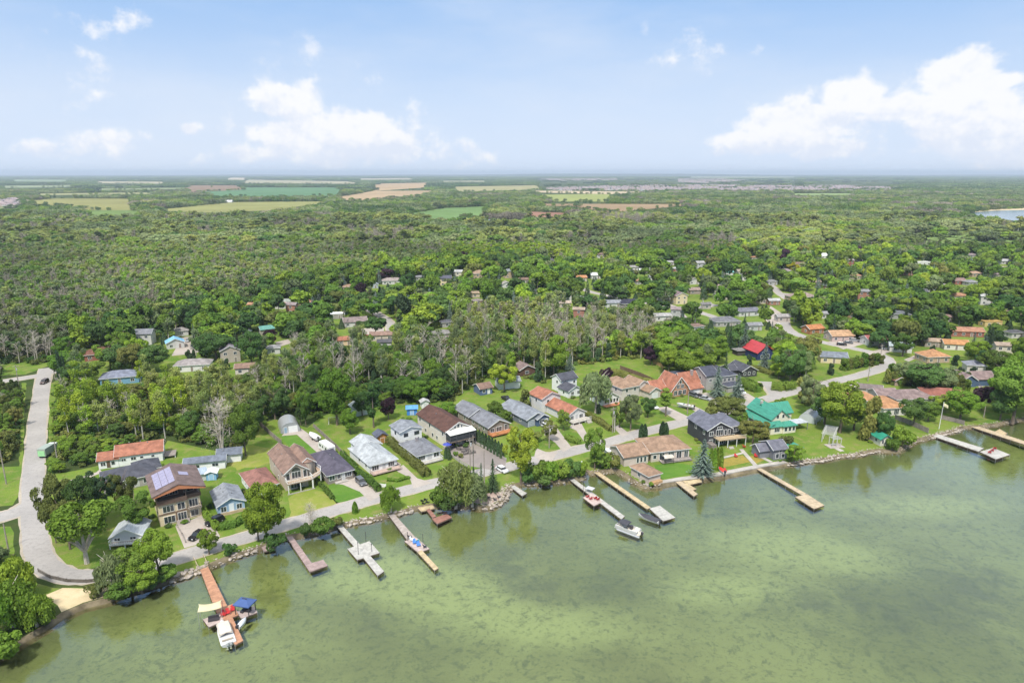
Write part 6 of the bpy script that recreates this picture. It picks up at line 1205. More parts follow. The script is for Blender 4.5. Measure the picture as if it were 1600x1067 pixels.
for x, y, r, ln, l2, pa, pb in zip(X, Y, RG, LN, LN2, PXA, PXB):
    if r < 0: continue
    if r == 0:
        k = pick((('aspen', .44), ('cedar', .18), ('maple', .28), ('bare', .10)), 0); tone = {'aspen': 'lime' if (pa < 300 and sg.random() < .7) else 'aspen', 'cedar': pick((('cedar', .7), ('olive', .3)), 0), 'maple': pick((('mid', .35), ('bright', .3), ('olive', .2), ('dark', .15)), 0)}.get(k)
        h, w = {'aspen': (sg.uniform(11, 14.5), sg.uniform(4, 5.6)), 'cedar': (sg.uniform(5, 8), sg.uniform(3.5, 5)), 'maple': (sg.uniform(4, 8), sg.uniform(4.5, 7)), 'bare': (sg.uniform(8, 12), 5)}[k]; den = .95
        if pb > 690 or pa < 96: k, tone, h, w = 'maple', pick((('mid', .5), ('bright', .5)), 0), sg.uniform(3, 5), sg.uniform(3.5, 5.5)
    elif r == 1:
        gz = ln > .45
        k = pick((('aspen', .30), ('bare', .38 if gz else .16), ('maple', .22 if gz else .42), ('cedar', .12)), 0); tone = {'aspen': pick((('aspen', .6), ('sage', .4)), 0), 'maple': pick((('mid', .4), ('dark', .35), ('bright', .25)), 0), 'cedar': 'conifer'}.get(k)
        h, w = {'aspen': (sg.uniform(13, 17.5), sg.uniform(4, 5.6)), 'cedar': (sg.uniform(6, 9), 4.5), 'maple': (sg.uniform(7, 13), sg.uniform(6, 8.5)), 'bare': (sg.uniform(12, 17), sg.uniform(4.5, 6.5))}[k]; den = .95
        if PXB is not None and pb > 615: k, tone, h, w = 'maple', pick((('mid', .4), ('dark', .35), ('bright', .25)), 0), sg.uniform(5, 9), sg.uniform(5, 7.5)
    elif r == 2: k = pick((('maple', .6), ('cedar', .25), ('bare', .15)), 0); tone = {'maple': pick((('mid', .4), ('bright', .35), ('olive', .25)), 0), 'cedar': 'cedar'}.get(k); h, w = sg.uniform(4, 8.), sg.uniform(4, 6); den = .8
    elif r == 3:
        gz = ln > .5
        gz = gz or (pa < 460 and pb > 480)
        k = pick((('aspen', .46), ('bare', .40 if gz else .10), ('maple', .14 if gz else .42), ('cedar', .03)), 0); tone = {'aspen': pick((('aspen', .55 if l2 > .5 else .2), ('sage', .3), ('mid', .4)), 0), 'maple': pick((('mid', .36), ('dark', .2), ('bright', .16), ('sage', .28)), 0), 'cedar': 'conifer'}.get(k)
        if 690 < pa < 890 and 395 < pb < 412 and sg.random() < .7: k, tone = 'aspen', 'lime'
        h, w = {'aspen': (sg.uniform(10, 14), sg.uniform(5.5, 8.5)), 'cedar': (sg.uniform(6, 9), 4.5), 'maple': (sg.uniform(8, 14), sg.uniform(7, 12)), 'bare': (sg.uniform(9, 13), sg.uniform(4.5, 6.5))}[k]; den = .88
    else:
        k = pick((('maple', .78), ('spruce', .09), ('aspen', .05), ('cedar', .08)), 0); tone = {'maple': pick((('mid', .27), ('dark', .24), ('bright', .24), ('lime', .16), ('sage', .04), ('purple', .007), ('olive', .05)), 0), 'spruce': pick((('conifer', .6), ('blue', .4)), 0), 'cedar': 'conifer', 'aspen': 'sage'}[k]
        h, w = {'aspen': (13, 5.5), 'cedar': (sg.uniform(4, 7), 4), 'maple': (sg.uniform(7, 12.5), sg.uniform(6.5, 10.5)), 'spruce': (sg.uniform(9, 14), sg.uniform(4.5, 6))}[k]
        den = .85 if r == 4 else .8
        if r == 5: den = .95
        if k == 'maple' and r in (4, 5): q_ = sg.uniform(1.1, 1.6); h, w = h*q_, w*q_*1.08
    if sg.random() > den: continue
    cand.append((y, x, k, tone, w, h, r, pa, pb))
cand.sort(key=lambda c: c[0])
TA = [(a, b, c) for a, b, c in TREES]
cell = {}
def near_tree(x, y, w, f=.62):
    i, j = int(x//12), int(y//12)
    for a in (-1, 0, 1):
        for b in (-1, 0, 1):
            for (tx, ty, tw) in cell.get((i+a, j+b), ()):
                if (tx-x)**2+(ty-y)**2 < (f*(tw+w/2))**2: return True
    return False
for a, b, c in TREES: cell.setdefault((int(a//12), int(b//12)), []).append((a, b, c))
fpoly = [p for p in FIELDS]
kept = []
landpx = None
for (y, x, k, tone, w, h, r, pa, pb) in cand:
    fct = {0: .42, 1: .42, 2: .5, 3: .46, 4: .46, 5: .42}[r]
    if near_tree(x, y, w, fct): continue
    if near_road(x, y, 1.2 if r != 3 else 1.): continue
    if any(in_poly(np.array([pa]), np.array([pb]), q)[0] for q in drv_px): continue
    # keep clear of the lake
    if y < 330 and dist_line(np.array([x]), np.array([y]), [tuple(p) for p in sh])[0] < 5+w*.3: continue
    if blocked(x, y, w, h, keep=.02): continue
    tyy = PX(x, y, h)[1]
    if any(in_poly(np.array([pa]), np.array([pb]), q)[0] for q in MARSH) and sg.random() < .8: continue
    if any(in_poly(np.array([pa, pa, pa]), np.array([pb, tyy+2, (pb+tyy)/2]), q).any() for q in fpoly): continue
    cell.setdefault((int(x//12), int(y//12)), []).append((x, y, w/2)); kept.append((y, x, k, tone, w, h, r, pa, pb))
LIMIT = {'maple': 290, 'aspen': 200, 'bare': 140, 'cedar': 110, 'spruce': 60}
seenlab = {a[6]: 1 for a in LM}; used = {k: 0 for k in LIMIT}; rest = []
TW = dict(mid='green', dark='dark green', bright='bright green', lime='lime green', olive='olive', sage='sage green', purple='purple leaved', conifer='dark', blue='blue green', cedar='olive', aspen='pale green', yellow='yellow', dusty='grey')
RW = {0: 'in the near wood', 1: 'in the thin wood', 2: 'in the thicket', 3: 'in the big wood'}
wood_seen = []
for (y, x, k, tone, w, h, r, pa, pb) in kept:
    if k in LIMIT and used[k] < LIMIT[k] and -12 < pa < 1612:
        used[k] += 1
        if r in RW:
            lab = '%s %s %s' % ('tall' if h > 10 else 'low', {'aspen': 'pale stemmed %s aspen' % TW.get(tone, ''), 'bare': 'leafless grey tree', 'maple': '%s broadleaf tree' % TW.get(tone, ''), 'cedar': 'dark cedar', 'spruce': 'spruce'}[k], RW[r])+' near '+HOUSES[int(np.argmin(np.hypot(HC[:, 0]-x, HC[:, 1]-y)))][2]; lab = ' '.join(lab.split()[:16]); grp = 'trees '+RW[r]
        else:
            dd = np.hypot(HC[:, 0]-x, HC[:, 1]-y); o = np.argsort(dd)[:3]
            i1, i2 = o[0], o[1]; rel = 'behind' if y > HC[i1, 1]+3 and abs(x-HC[i1, 0]) < 7 else 'in front of' if y < HC[i1, 1]-3 and abs(x-HC[i1, 0]) < 7 else 'beside'
            kn = {'maple': '%s tree' % TW.get(tone, ''), 'spruce': '%s spruce' % TW.get(tone, ''), 'cedar': 'bushy cedar', 'aspen': 'slim aspen', 'bare': 'leafless tree'}[k]; sz = 'tall ' if h > 10.5 else 'small ' if h < 7.5 else ''
            lab = '%s%s %s %s' % (sz, kn, rel, HOUSES[i1][2]); grp = 'trees around the village houses'
            if lab in seenlab:
                for nm in ('wide', 'narrow') if w > 8 else ('narrow', 'slight'):
                    l2_ = nm+' '+lab
                    if l2_ not in seenlab: lab = l2_; break
                else:
                    lab = ('%s %s between %s and %s' % (TW.get(tone, ''), k if k == 'spruce' else 'tree', HOUSES[i1][2], HOUSES[i2][2])).strip()
            lab = ' '.join(lab.split()[:16]); seenlab[lab] = 1
        tree(k, x, y, w, h, tone, lab, grp)
    else: rest.append((x, y, k, tone, w, h))
print('individual trees', len(TREES), 'rest', len(rest), used)

# one object each for the far masses that nobody could count
PCOL = bpy.data.collections.new('scatter_sources')
SRC = []
def src(me): 
    o = bpy.data.objects.new('s%03d' % len(SRC), me); PCOL.objects.link(o); SRC.append(o); return len(SRC)-1
def joined(tm, cm, tone=None, keep=1.0):
    """trunk and crown in one mesh"""
    def arr(me):
        v = np.empty(len(me.vertices)*3); me.vertices.foreach_get('co', v); return v.reshape(-1, 3), [tuple(p.vertices) for p in me.polygons]
    v1, f1 = arr(tm); v2, f2 = arr(cm)
    me = bpy.data.meshes.new('tree_mass'); me.from_pydata(v1.tolist()+v2.tolist(), [], f1+[tuple(i+len(v1) for i in f) for f in f2])
    me.materials.append(tm.materials[0]); me.materials.append(LF[tone] if tone else cm.materials[0]); me.polygons.foreach_set('material_index', [0]*len(f1)+[1]*len(f2)); me.update(); return me
# middle distance: lighter meshes
FM = {}
def far_proto(kind, seed):
    g = rngn(seed)
    if kind == 'maple': mb = MB(); mb.tube([(0,0,-.3),(0,0,6)], [.25,.1], 4); return mb, round_crown(g, 4.2, 8.4, 5.8, 1150, .92, 13)
    if kind == 'aspen':
        mb = MB(); lx, ly = g.normal(size=2)*.4; mb.tube([(0,0,-.3),(lx,ly,11.4)], [.17,.05], 4); n = 420; nl = 9; z = g.uniform(5, 11.6, nl); a = g.uniform(0, 6.28, nl); rr = np.clip(1.9*np.sin((z-4.2)/8.4*math.pi)**.7, .3, 2)*g.uniform(.3, 1, nl)
        cc = np.stack([np.cos(a)*rr, np.sin(a)*rr, z], 1); k = g.integers(0, nl, n); d = dirs(n, g); return mb, quads(cc[k]+d*(g.uniform(.6, 1.15, n))[:, None], d+.7*g.normal(size=(n, 3)), .72*g.uniform(.6, 1.3, n), .8, g)
    if kind == 'bare': 
        mb = bare_branches(g, 10, .15, 16, 3., twigs=False); n = 170; z = g.uniform(3, 10, n); a = g.uniform(0, 6.28, n); r = g.uniform(.2, 1.9, n)*(1.2-z/12); return mb, quads(np.stack([np.cos(a)*r, np.sin(a)*r, z], 1), dirs(n, g), .45, .6, g)
    if kind == 'cedar' or kind == 'spruce':
        mb = MB(); mb.tube([(0,0,-.2),(0,0,7)], [.16,.04], 4); n = 420; z = g.uniform(.3, 1, n); H = 8 if kind == 'cedar' else 12; zz = H*(1-g.random(n)**.6); a = g.uniform(0, 6.28, n); r = (2.2 if kind == 'cedar' else 2.9)*(1-zz/(H*1.02))**.8*g.uniform(.75, 1.05, n)
        P = np.stack([np.cos(a)*r, np.sin(a)*r, zz], 1); return mb, quads(P, P*[1, 1, 0]+[0, 0, 1.2]+.4*g.normal(size=(n, 3)), .75, .9, g)
def far_mesh(kind, tone, seed):
    mb, q = far_proto(kind, seed); return qmesh('tree_mass', [(mb, 0), (q, 1)], [{'aspen': PALE, 'bare': GREYB}.get(kind, BARK), LF[tone or 'dusty']])
def far_idx(kind, tone):
    tone = tone or 'dusty'
    if (kind, tone) not in FM: FM[(kind, tone)] = [src(far_mesh(kind, tone, hash_((kind, tone))+i)) for i in range(3 if kind in ('maple', 'aspen') else 2)]
    return FM[(kind, tone)][sg.integers(0, len(FM[(kind, tone)]))]
def hash_(t): return sum(ord(c)*(i+3) for i, c in enumerate(''.join(map(str, t)))) % 9000
def scatter(name, label, cat, pts):
    """pts: rows of x, y, z, sx, sz, rot, index"""
    a = np.array(pts); me = bpy.data.meshes.new(name); me.vertices.add(len(a)); me.vertices.foreach_set('co', a[:, :3].ravel())
    for nm, arr, ty in (('sxy', a[:, 3], 'FLOAT'), ('sz', a[:, 4], 'FLOAT'), ('rot', a[:, 5], 'FLOAT'), ('idx', a[:, 6].astype(np.int32), 'INT')):
        at = me.attributes.new(nm, ty, 'POINT'); at.data.foreach_set('value', arr.astype(np.int32 if ty == 'INT' else np.float32))
    o = link(name, me); o['kind'] = 'stuff'; o['label'] = label; o['category'] = cat
    ng = bpy.data.node_groups.new(name, 'GeometryNodeTree'); ng.interface.new_socket('Geometry', in_out='INPUT', socket_type='NodeSocketGeometry'); ng.interface.new_socket('Geometry', in_out='OUTPUT', socket_type='NodeSocketGeometry')
    N = ng.nodes; L = ng.links; gi = N.new('NodeGroupInput'); go = N.new('NodeGroupOutput'); ip = N.new('GeometryNodeInstanceOnPoints'); ci = N.new('GeometryNodeCollectionInfo'); ci.inputs['Collection'].default_value = PCOL; ci.inputs['Separate Children'].default_value = True; ci.inputs['Reset Children'].default_value = True
    def na(nm, ty): n = N.new('GeometryNodeInputNamedAttribute'); n.data_type = ty; n.inputs['Name'].default_value = nm; return n.outputs[0]
    cs_ = N.new('ShaderNodeCombineXYZ'); sx = na('sxy', 'FLOAT'); L.new(sx, cs_.inputs[0]); L.new(sx, cs_.inputs[1]); L.new(na('sz', 'FLOAT'), cs_.inputs[2]); cr = N.new('ShaderNodeCombineXYZ'); L.new(na('rot', 'FLOAT'), cr.inputs[2])
    L.new(gi.outputs[0], ip.inputs['Points']); L.new(ci.outputs[0], ip.inputs['Instance']); ip.inputs['Pick Instance'].default_value = True; L.new(na('idx', 'INT'), ip.inputs['Instance Index']); L.new(cr.outputs[0], ip.inputs['Rotation']); L.new(cs_.outputs[0], ip.inputs['Scale']); L.new(ip.outputs[0], go.inputs[0])
    mo = o.modifiers.new('scatter', 'NODES'); mo.node_group = ng; return o
rows = []
for x, y, k, tone, w, h in rest:
    i = far_idx(k, tone); w0, h0 = SIZE[k]; rows.append((x, y, 0, w/w0, h/h0, sg.uniform(0, 6.28), i))
scatter('village_tree_mass', 'mass of farther village and woodland trees beyond those one can tell apart', 'trees', rows)
print('mid mass', len(rows))
# undergrowth
UG = [src(qmesh('undergrowth', [(round_crown(rngn(300+i), 2.0, 2.2, .9, 260, .55, 8), 0)], [LF[t]])) for i, t in enumerate(('mid', 'olive', 'dark', 'cedar'))]
X, Y = grid(170, 520, 3.2); RG = region(X, Y); PA, PB = pxarr(X, Y, 0.); rows = []
for x, y, r, pa, pb in zip(X, Y, RG, PA, PB):
    if r in (0, 1, 2, 3) and pb < 760 and not near_road(x, y, 1.4) and not ((np.abs(FT[:, 0]-x) < FT[:, 3]+3) & (np.abs(FT[:, 1]-y) < FT[:, 4]+3)).any():
        rows.append((x, y, 0, sg.uniform(.6, 1.3), sg.uniform(.5, 1.3), sg.uniform(0, 6.28), UG[sg.integers(0, 4)]))
scatter('undergrowth', 'low green undergrowth filling the floor of the woods', 'undergrowth', rows); print('undergrowth', len(rows))
# far forest
def clump(seed, n_t, R_, leaf, n, Hh=11.):
    g = rngn(seed); a = g.uniform(0, 6.28, n_t); r = R_*np.sqrt(g.random(n_t)); c = np.stack([np.cos(a)*r, np.sin(a)*r, g.uniform(.55, .85, n_t)*Hh*.75], 1); lr = g.uniform(3., 5., n_t)
    k = g.integers(0, n_t, n); d = dirs(n, g); d[:, 2] = np.abs(d[:, 2]); P = c[k]+d*lr[k][:, None]*g.uniform(.7, 1.05, (n, 1)); low = g.random(n) < .3; P[low, 2] *= g.uniform(.1, .8, low.sum())
    return quads(P, d+.5*g.normal(size=(n, 3)), leaf*g.uniform(.6, 1.3, n), .8, g)
CL = {t: [src(qmesh('forest_clump', [(clump(400+hash_((t,))+i, 6, 7, 1.5, 520), 0)], [LF[t]])) for i in range(2)] for t in ('mid', 'dark', 'sage', 'aspen', 'dusty', 'bright', 'conifer')}
CB = {t: [src(qmesh('forest_patch', [(clump(500+hash_((t,))+i, 40, 32, 4.2, 700, 13.), 0)], [LF[t]])) for i in range(2)] for t in ('mid', 'dark', 'sage', 'conifer')}
def fmask(X, Y, H):
    ok = np.ones(X.shape, bool)
    for q in MARSH:
        for z in (0., H): a, b = pxarr(X, Y, z); ok &= ~(in_poly(a, b, q) & ((sg.random(X.shape) < .90) & (vnoise(X, Y, .02, 55) > .22)))
    for z in (0., H*.5, H):
        a, b = pxarr(X, Y, z)
        for q in FIELDS: ok &= ~in_poly(a, b, q)
    return ok
A_, B_ = None, None
rows = []
X, Y = grid(775, 1250, 11.); ok = fmask(X, Y, 11.); pa, pb = pxarr(X, Y, 0.)
hb = np.array([h[0] for h in HOUSES if h[0][3] < 400]) 
for q in hb: ok &= ~((pa > q[0]-2) & (pa < q[2]+2) & (pb > q[1]-1) & (pb < q[3]+7))
n1, n2 = vnoise(X, Y, .012, 9), vnoise(X, Y, .03, 10)
for x, y, o, a, b, p, q in zip(X, Y, ok, n1, n2, pa, pb):
    if not o: continue
    marsh = 1150 < p and q > 366
    t = ('dusty' if a > .66 and b > .5 else 'aspen' if a > .48 and sg.random() < .75 else 'sage' if b > .5 or sg.random() < .25 else 'dark' if b < .26 else 'mid')
    k = 'bare' if t == 'dusty' else 'aspen' if (t == 'aspen' and b > .45) else 'maple'
    if marsh and b > .2: t, k = (('aspen', 'lime', 'sage', 'aspen')[sg.integers(0, 4)]), 'maple'
    s = sg.uniform(.8, 1.65); rows.append((x, y, 0, s*2.5 if k == 'aspen' else s*1.7, s*1.1*(.8 if marsh else 1), sg.uniform(0, 6.28), far_idx(k, t)))
X, Y = grid(1250, 3300, 17.); ok = fmask(X, Y, 11.); n1, n2 = vnoise(X, Y, .008, 19), vnoise(X, Y, .02, 20)
pa, pb = pxarr(X, Y, 0.)
town = ((pa > 840) & (pa < 1400) & (pb > 283) & (pb < 302))
for x, y, o, a, b, tw in zip(X, Y, ok, n1, n2, town):
    if not o or (tw and sg.random() < .90): continue
    t = 'dusty' if a > .74 and b > .5 else 'aspen' if a > .56 and sg.random() < .7 else 'sage' if b > .5 else 'dark' if b < .30 else 'mid'
    rows.append((x, y, 0, sg.uniform(.9, 1.7), sg.uniform(.6, 1.5), sg.uniform(0, 6.28), CL[t][sg.integers(0, 2)]))
X, Y = grid(3300, 14500, 62.); ok = fmask(X, Y, 13.); n1 = vnoise(X, Y, .0012, 29); n2 = vnoise(X, Y, .004, 30); pa, pb = pxarr(X, Y, 0.)
for x, y, o, a, b, p, q in zip(X, Y, ok, n1, n2, pa, pb):
    if not o or (a < .22 and y > 4500) or (838 < p < 1400 and 280 < q < 302 and sg.random() < .96): continue
    t = 'dark' if b > .6 else 'conifer' if b < .22 else 'sage' if sg.random() < .4 else 'mid'
    rows.append((x, y, 0, sg.uniform(.9, 1.5)*(1 if y < 8000 else 1.5), sg.uniform(.7, 1.2), sg.uniform(0, 6.28), CB[t][sg.integers(0, 2)]))
for q_ in FIELDS:
    P_ = [W(*p) for p in q_]
    for a_, b_ in zip(P_, P_[1:]+P_[:1]):
        L_ = (b_-a_).length
        if min(a_.y, b_.y) > 7000 or sg.random() < .25: continue
        t_ = 0.
        while t_ < L_:
            if sg.random() < .8: c_ = a_.lerp(b_, t_/L_); rows.append((c_.x+sg.normal()*4, c_.y+sg.normal()*6, 0, sg.uniform(.5, 1.1), sg.uniform(.5, 1.), sg.uniform(0, 6.28), CL[('dark', 'mid', 'sage')[sg.integers(0, 3)]][sg.integers(0, 2)]))
            t_ += sg.uniform(14, 30) if sg.random() < .9 else 120
scatter('distant_forest', 'endless distant forest between the fields as far as the horizon', 'forest', rows); print('far forest', len(rows))
# low shrubs of the marsh
rows = []
X, Y = grid(690, 1250, 7.); pa, pb = pxarr(X, Y, 0.)
for x, y, p, q in zip(X, Y, pa, pb):
    if any(in_poly(np.array([p]), np.array([q]), f_)[0] for f_ in MARSH) and sg.random() < .55: rows.append((x, y, 0, sg.uniform(.3, .8), sg.uniform(.08, .28), sg.uniform(0, 6.28), far_idx('maple', ('mid', 'aspen', 'sage', 'olive')[sg.integers(0, 4)])))
scatter('marsh_shrubs', 'low yellow green shrubs dotting the marsh clearings', 'shrubs', rows)
# hills on the horizon
mb = MB(); hx = np.linspace(-22000, 22000, 160); g = np.random.default_rng(8)
pr = 26+20*np.sin(hx/5200.+1)+12*np.sin(hx/1900.)+5*np.sin(hx/700.); pr = np.maximum(pr, 4)
for j, (yy, f) in enumerate(((17000, 0), (19000, .7), (21000, 1), (24000, .0))):
    for i, x in enumerate(hx): mb.v.append((x, yy, .5+pr[i]*f))
for j in range(3):
    for i in range(159): a = j*160+i; mb.f.append((a, a+1, a+161, a+160)); mb.mi.append(0)
struct(mb.build('hills', pm('hill_forest', (.035,.06,.02), 1, .3, .002), smooth=True))
# the estate far off
est = []
def estate_house(seed):
    g = random.Random(seed); mb = MB(); w, d, h = g.uniform(11, 14), 10, g.uniform(5.4, 6.5); add_walls(mb, -w/2, -d/2, w/2, d/2, 0, h, 'box', 'x', 0, 0); add_roof(mb, -w/2, -d/2, w/2, d/2, 0, h, 'hip', 'x', 3.2, mi=1)
    for i in range(3):
        for z in (1., 3.7): mb.box(-w/2+1+i*3.6, -d/2-.1, z, -w/2+2.6+i*3.6, -d/2, z+1.3, 2)
    mb.box(w/2-5, -d/2-3, 0, w/2-.4, -d/2-.01, 3.2, 0); mb.box(w/2-4.4, -d/2-3.1, .1, w/2-1, -d/2-3, 2.4, 3)
    return mb.mesh('estate_house', [siding(g.choice([(.58,.46,.42),(.62,.54,.48),(.50,.38,.35),(.6,.56,.52)])), shingle(g.choice([(.34,.27,.27),(.28,.24,.26),(.40,.32,.30)])), GLASS, paint(WHITE)], fix=True)
EM = [estate_house(i) for i in range(5)]
def estate(poly, sp, seed, along=0.):
    P = [W(*p) for p in poly]; x0, x1 = min(p.x for p in P), max(p.x for p in P); y0, y1 = min(p.y for p in P), max(p.y for p in P); g = random.Random(seed); out = []
    y = y0
    while y < y1:
        x = x0
        while x < x1:
            a, b = PX(x, y)
            if in_poly(np.array([a]), np.array([b]), poly)[0] and g.random() < .88: out.append((x+g.uniform(-8, 8), y+g.uniform(-22, 22), g.choice([0, math.pi, 1.57])+g.uniform(-.3, .3), g.randrange(5)))
            x += sp
        y += sp*3
    return out
E_ = estate([(850,295.5),(960,291.5),(1100,290),(1240,291.5),(1330,291),(1390,294),(1395,301),(1290,300),(1180,300.5),(1060,299),(960,298),(880,298.5)], 24, 1)
E_ += estate([(770,279.5),(860,276.8),(960,277),(965,281.5),(860,283)], 34, 2)
E_ += estate([(1060,280),(1130,279),(1165,282.5),(1100,287),(1060,285)], 30, 3)+estate([(-10,316),(30,312),(40,319),(30,324),(-10,326)], 15, 4)+estate([(1505,324),(1600,320),(1620,324),(1560,325.5),(1512,327.5)], 20, 5)+estate([(1500,283),(1610,284),(1610,288),(1510,288)], 30, 6)
E_.sort(key=lambda e: e[1]); print('estate houses', len(E_))
for i, (x, y, r, k) in enumerate(E_[:210]):
    o = link('estate_house', EM[k], None, (x, y, .35), r); tag(o, 'brick two storey house of the dense distant housing estate', 'house', 'houses of the distant estate')
rw = [src(m) for m in EM]; 
if len(E_) > 210: scatter('distant_estate_houses', 'hundreds of tiny roofs of the far housing estates', 'houses', [(x, y, .35, 1, 1, r, rw[k]) for x, y, r, k in E_[210:]])
# ---------------------------------------------------------------- docks
DZ = -.25
def wpoly(pts, z=DZ): return [W(*p, z).to_2d() for p in pts]
def dock(label, sections, mats, legs=True, name='dock'):
    o = wpoly(sections[0])[0]; d0 = None
    P0 = wpoly(sections[0]); L = max(((P0[i]-P0[(i+1) % len(P0)]) for i in range(len(P0))), key=lambda v: v.length); ang = math.atan2(L.y, L.x)+math.pi/2
    root = thing(name, label, 'dock', (o.x, o.y, 0), ang); M = Matrix.Rotation(-ang, 2)
    for i, s in enumerate(sections):
        P = [M @ (p-o) for p in wpoly(s)]; mb = MB(); mb.prism([tuple(p) for p in P], DZ-.12+i*.006, DZ+i*.006, 0)
        nm = 'walkway' if i == 0 else 'platform'; mb.build(nm, [mats[i % len(mats)]], root, fix=True)
        fr = MB(); lg = MB(); n = len(P)
        ar = sum(P[k].x*P[(k+1)%n].y-P[(k+1)%n].x*P[k].y for k in range(n))
        for k in range(n):
            a, b = P[k], P[(k+1)%n]; fr.bar((a.x, a.y, DZ-.26), (b.x, b.y, DZ-.26), .07, .26)
            m = max(1, int((b-a).length/3))
            for j in range(m): q = a.lerp(b, j/m); lg.tube([(q.x, q.y, -2.4), (q.x, q.y, DZ+.25)], .045, 5)
        fr.build('frame', wood((.16,.12,.09)), root)
        if legs: lg.build('leg_pipes', STEEL, root)
    return root
GW = wood((.40,.34,.30)); TW_ = wood((.50,.40,.27)); OW = wood((.46,.245,.15)); WW = wood((.47,.45,.41)); PWD = wood((.36,.27,.25)); RW_ = wood((.33,.17,.13)); YW = wood((.52,.41,.25)); PINK = wood((.52,.42,.38))
dock('long orange stained dock with side platforms at the villa', [[(308,877),(320,874),(355,946),(380,1000),(367,1007),(337,954)], [(317,967),(344,957),(350,969),(326,979)], [(341,951),(364,943),(373,960),(350,970)], [(370,955),(397,946),(402,956),(377,966)]], [OW, PINK, OW, PINK])
dock('grey brown L shaped dock beside the tall roadside tree', [[(446,836),(453,832),(487,879),(505,874),(512,883),(484,893)]], [PWD])
dock('pale silver dock with a wide square platform near its middle', [[(521,816),(528,813),(577,866),(600,892),(590,899),(567,870),(559,860)], [(543,857),(558,874),(593,863),(577,845)]], [WW, WW])
dock('weathered dock with a tan outer arm and a platform of blue chairs', [[(601,796),(607,793),(650,840),(657,848),(651,858),(645,855)], [(632,845),(650,839),(671,857),(654,863)], [(652,862),(659,859),(685,887),(679,891)]], [GW, PINK, YW])
dock('two level dock of tan upper deck and red brown lower deck', [[(648,788),(673,780),(679,794),(658,799)], [(666,796),(671,794),(681,806),(676,809)], [(675,810),(698,802),(706,808),(683,818)]], [YW, RW_, RW_])
dock('short pale dock at the rocky point', [[(797,759.5),(804,758),(823,770),(816,774.5)]], [WW])
dock('tiny dark dock under the tall roadside tree', [[(408,853),(428,849),(431,857),(412,861)]], [PWD])
dock('long grey dock carrying red chairs and ending at the pontoon boat', [[(886,746),(891,743.5),(976,806),(971,811)], [(911,777),(925,770),(941,784),(928,790)]], [WW, PINK])
dock('long tan dock ending in a big square platform with a covered boat', [[(924,735),(930,733),(1017,792.5),(1011,795)], [(1015,794),(1031,789.5),(1055,808),(1036,813.5)]], [YW, WW])
dock('stepped pine dock of three arms at the lake wall', [[(1056,753),(1064,750.5),(1090,771.5),(1084,775)], [(1068,754),(1076,756),(1088,763.5),(1081,766)], [(1064,750.5),(1090,745.5),(1097,752.5),(1077,757)]], [TW_, YW, YW])
dock('long narrow pine dock with offset end platform below the charcoal house', [[(1180,731),(1185,729),(1260,771),(1254,773.5)], [(1242.5,776),(1261,771.5),(1288,789),(1272,794.5)]], [TW_, TW_])
dock('pale dock with red chairs on its square end in front of the flagpole', [[(1450,678.5),(1459,676),(1537,700),(1529,705)], [(1531,705.5),(1552,699.5),(1578,710),(1556,717)]], [WW, WW])
dock('tan dock running out of the picture at the lake corner', [[(1508,663.5),(1514,661),(1680,714),(1676,719)], [(1555,674),(1562,670),(1574,677),(1568,680)]], [TW_, YW])

# chairs
def chair(c):
    r = thing('lounge_chair', '', 'chair'); m = MB(); m.box(-.33,-.3,.3,.33,.3,.36); m.build('seat', c, r)
    m = MB()
    for k in range(5): m.add([(-.32+.13*k,.25,.3),(-.2+.13*k,.25,.3),(-.2+.13*k,.62,1.05-.05*abs(k-2)),(-.32+.13*k,.62,1.05-.05*abs(k-2)),(-.32+.13*k,.29,.3),(-.2+.13*k,.29,.3),(-.2+.13*k,.66,1.05-.05*abs(k-2)),(-.32+.13*k,.66,1.05-.05*abs(k-2))],[(0,1,2,3),(7,6,5,4),(0,4,5,1),(1,5,6,2),(2,6,7,3),(3,7,4,0)])
    m.build('backrest', c, r)
    for s in (-1, 1):
        m = MB(); m.box(s*.4-.08,-.35,.52,s*.4+.08,.35,.56); m.build('armrest', c, r)
        for y in (-.3, .3): m = MB(); m.box(s*.36-.03,y-.04,0,s*.36+.03,y+.04,.52); m.build('leg', c, r)
    return r
PT = {'red': paint((.48,.03,.03)), 'blue': paint((.08,.22,.6)), 'white': paint(WHITE), 'dark': paint((.05,.045,.05)), 'teal': paint((.1,.45,.5))}
CH = {}
def put_chair(c, px, py, rz, label, group, z=DZ+.02):
    if c not in CH: o = CH[c] = chair(PT[c]); o.location = W(px, py, z); o.rotation_euler = (0, 0, R(rz)); o['label'] = label; o['group'] = group; return
    copy_thing(CH[c], label, W(px, py, z), R(rz), group)
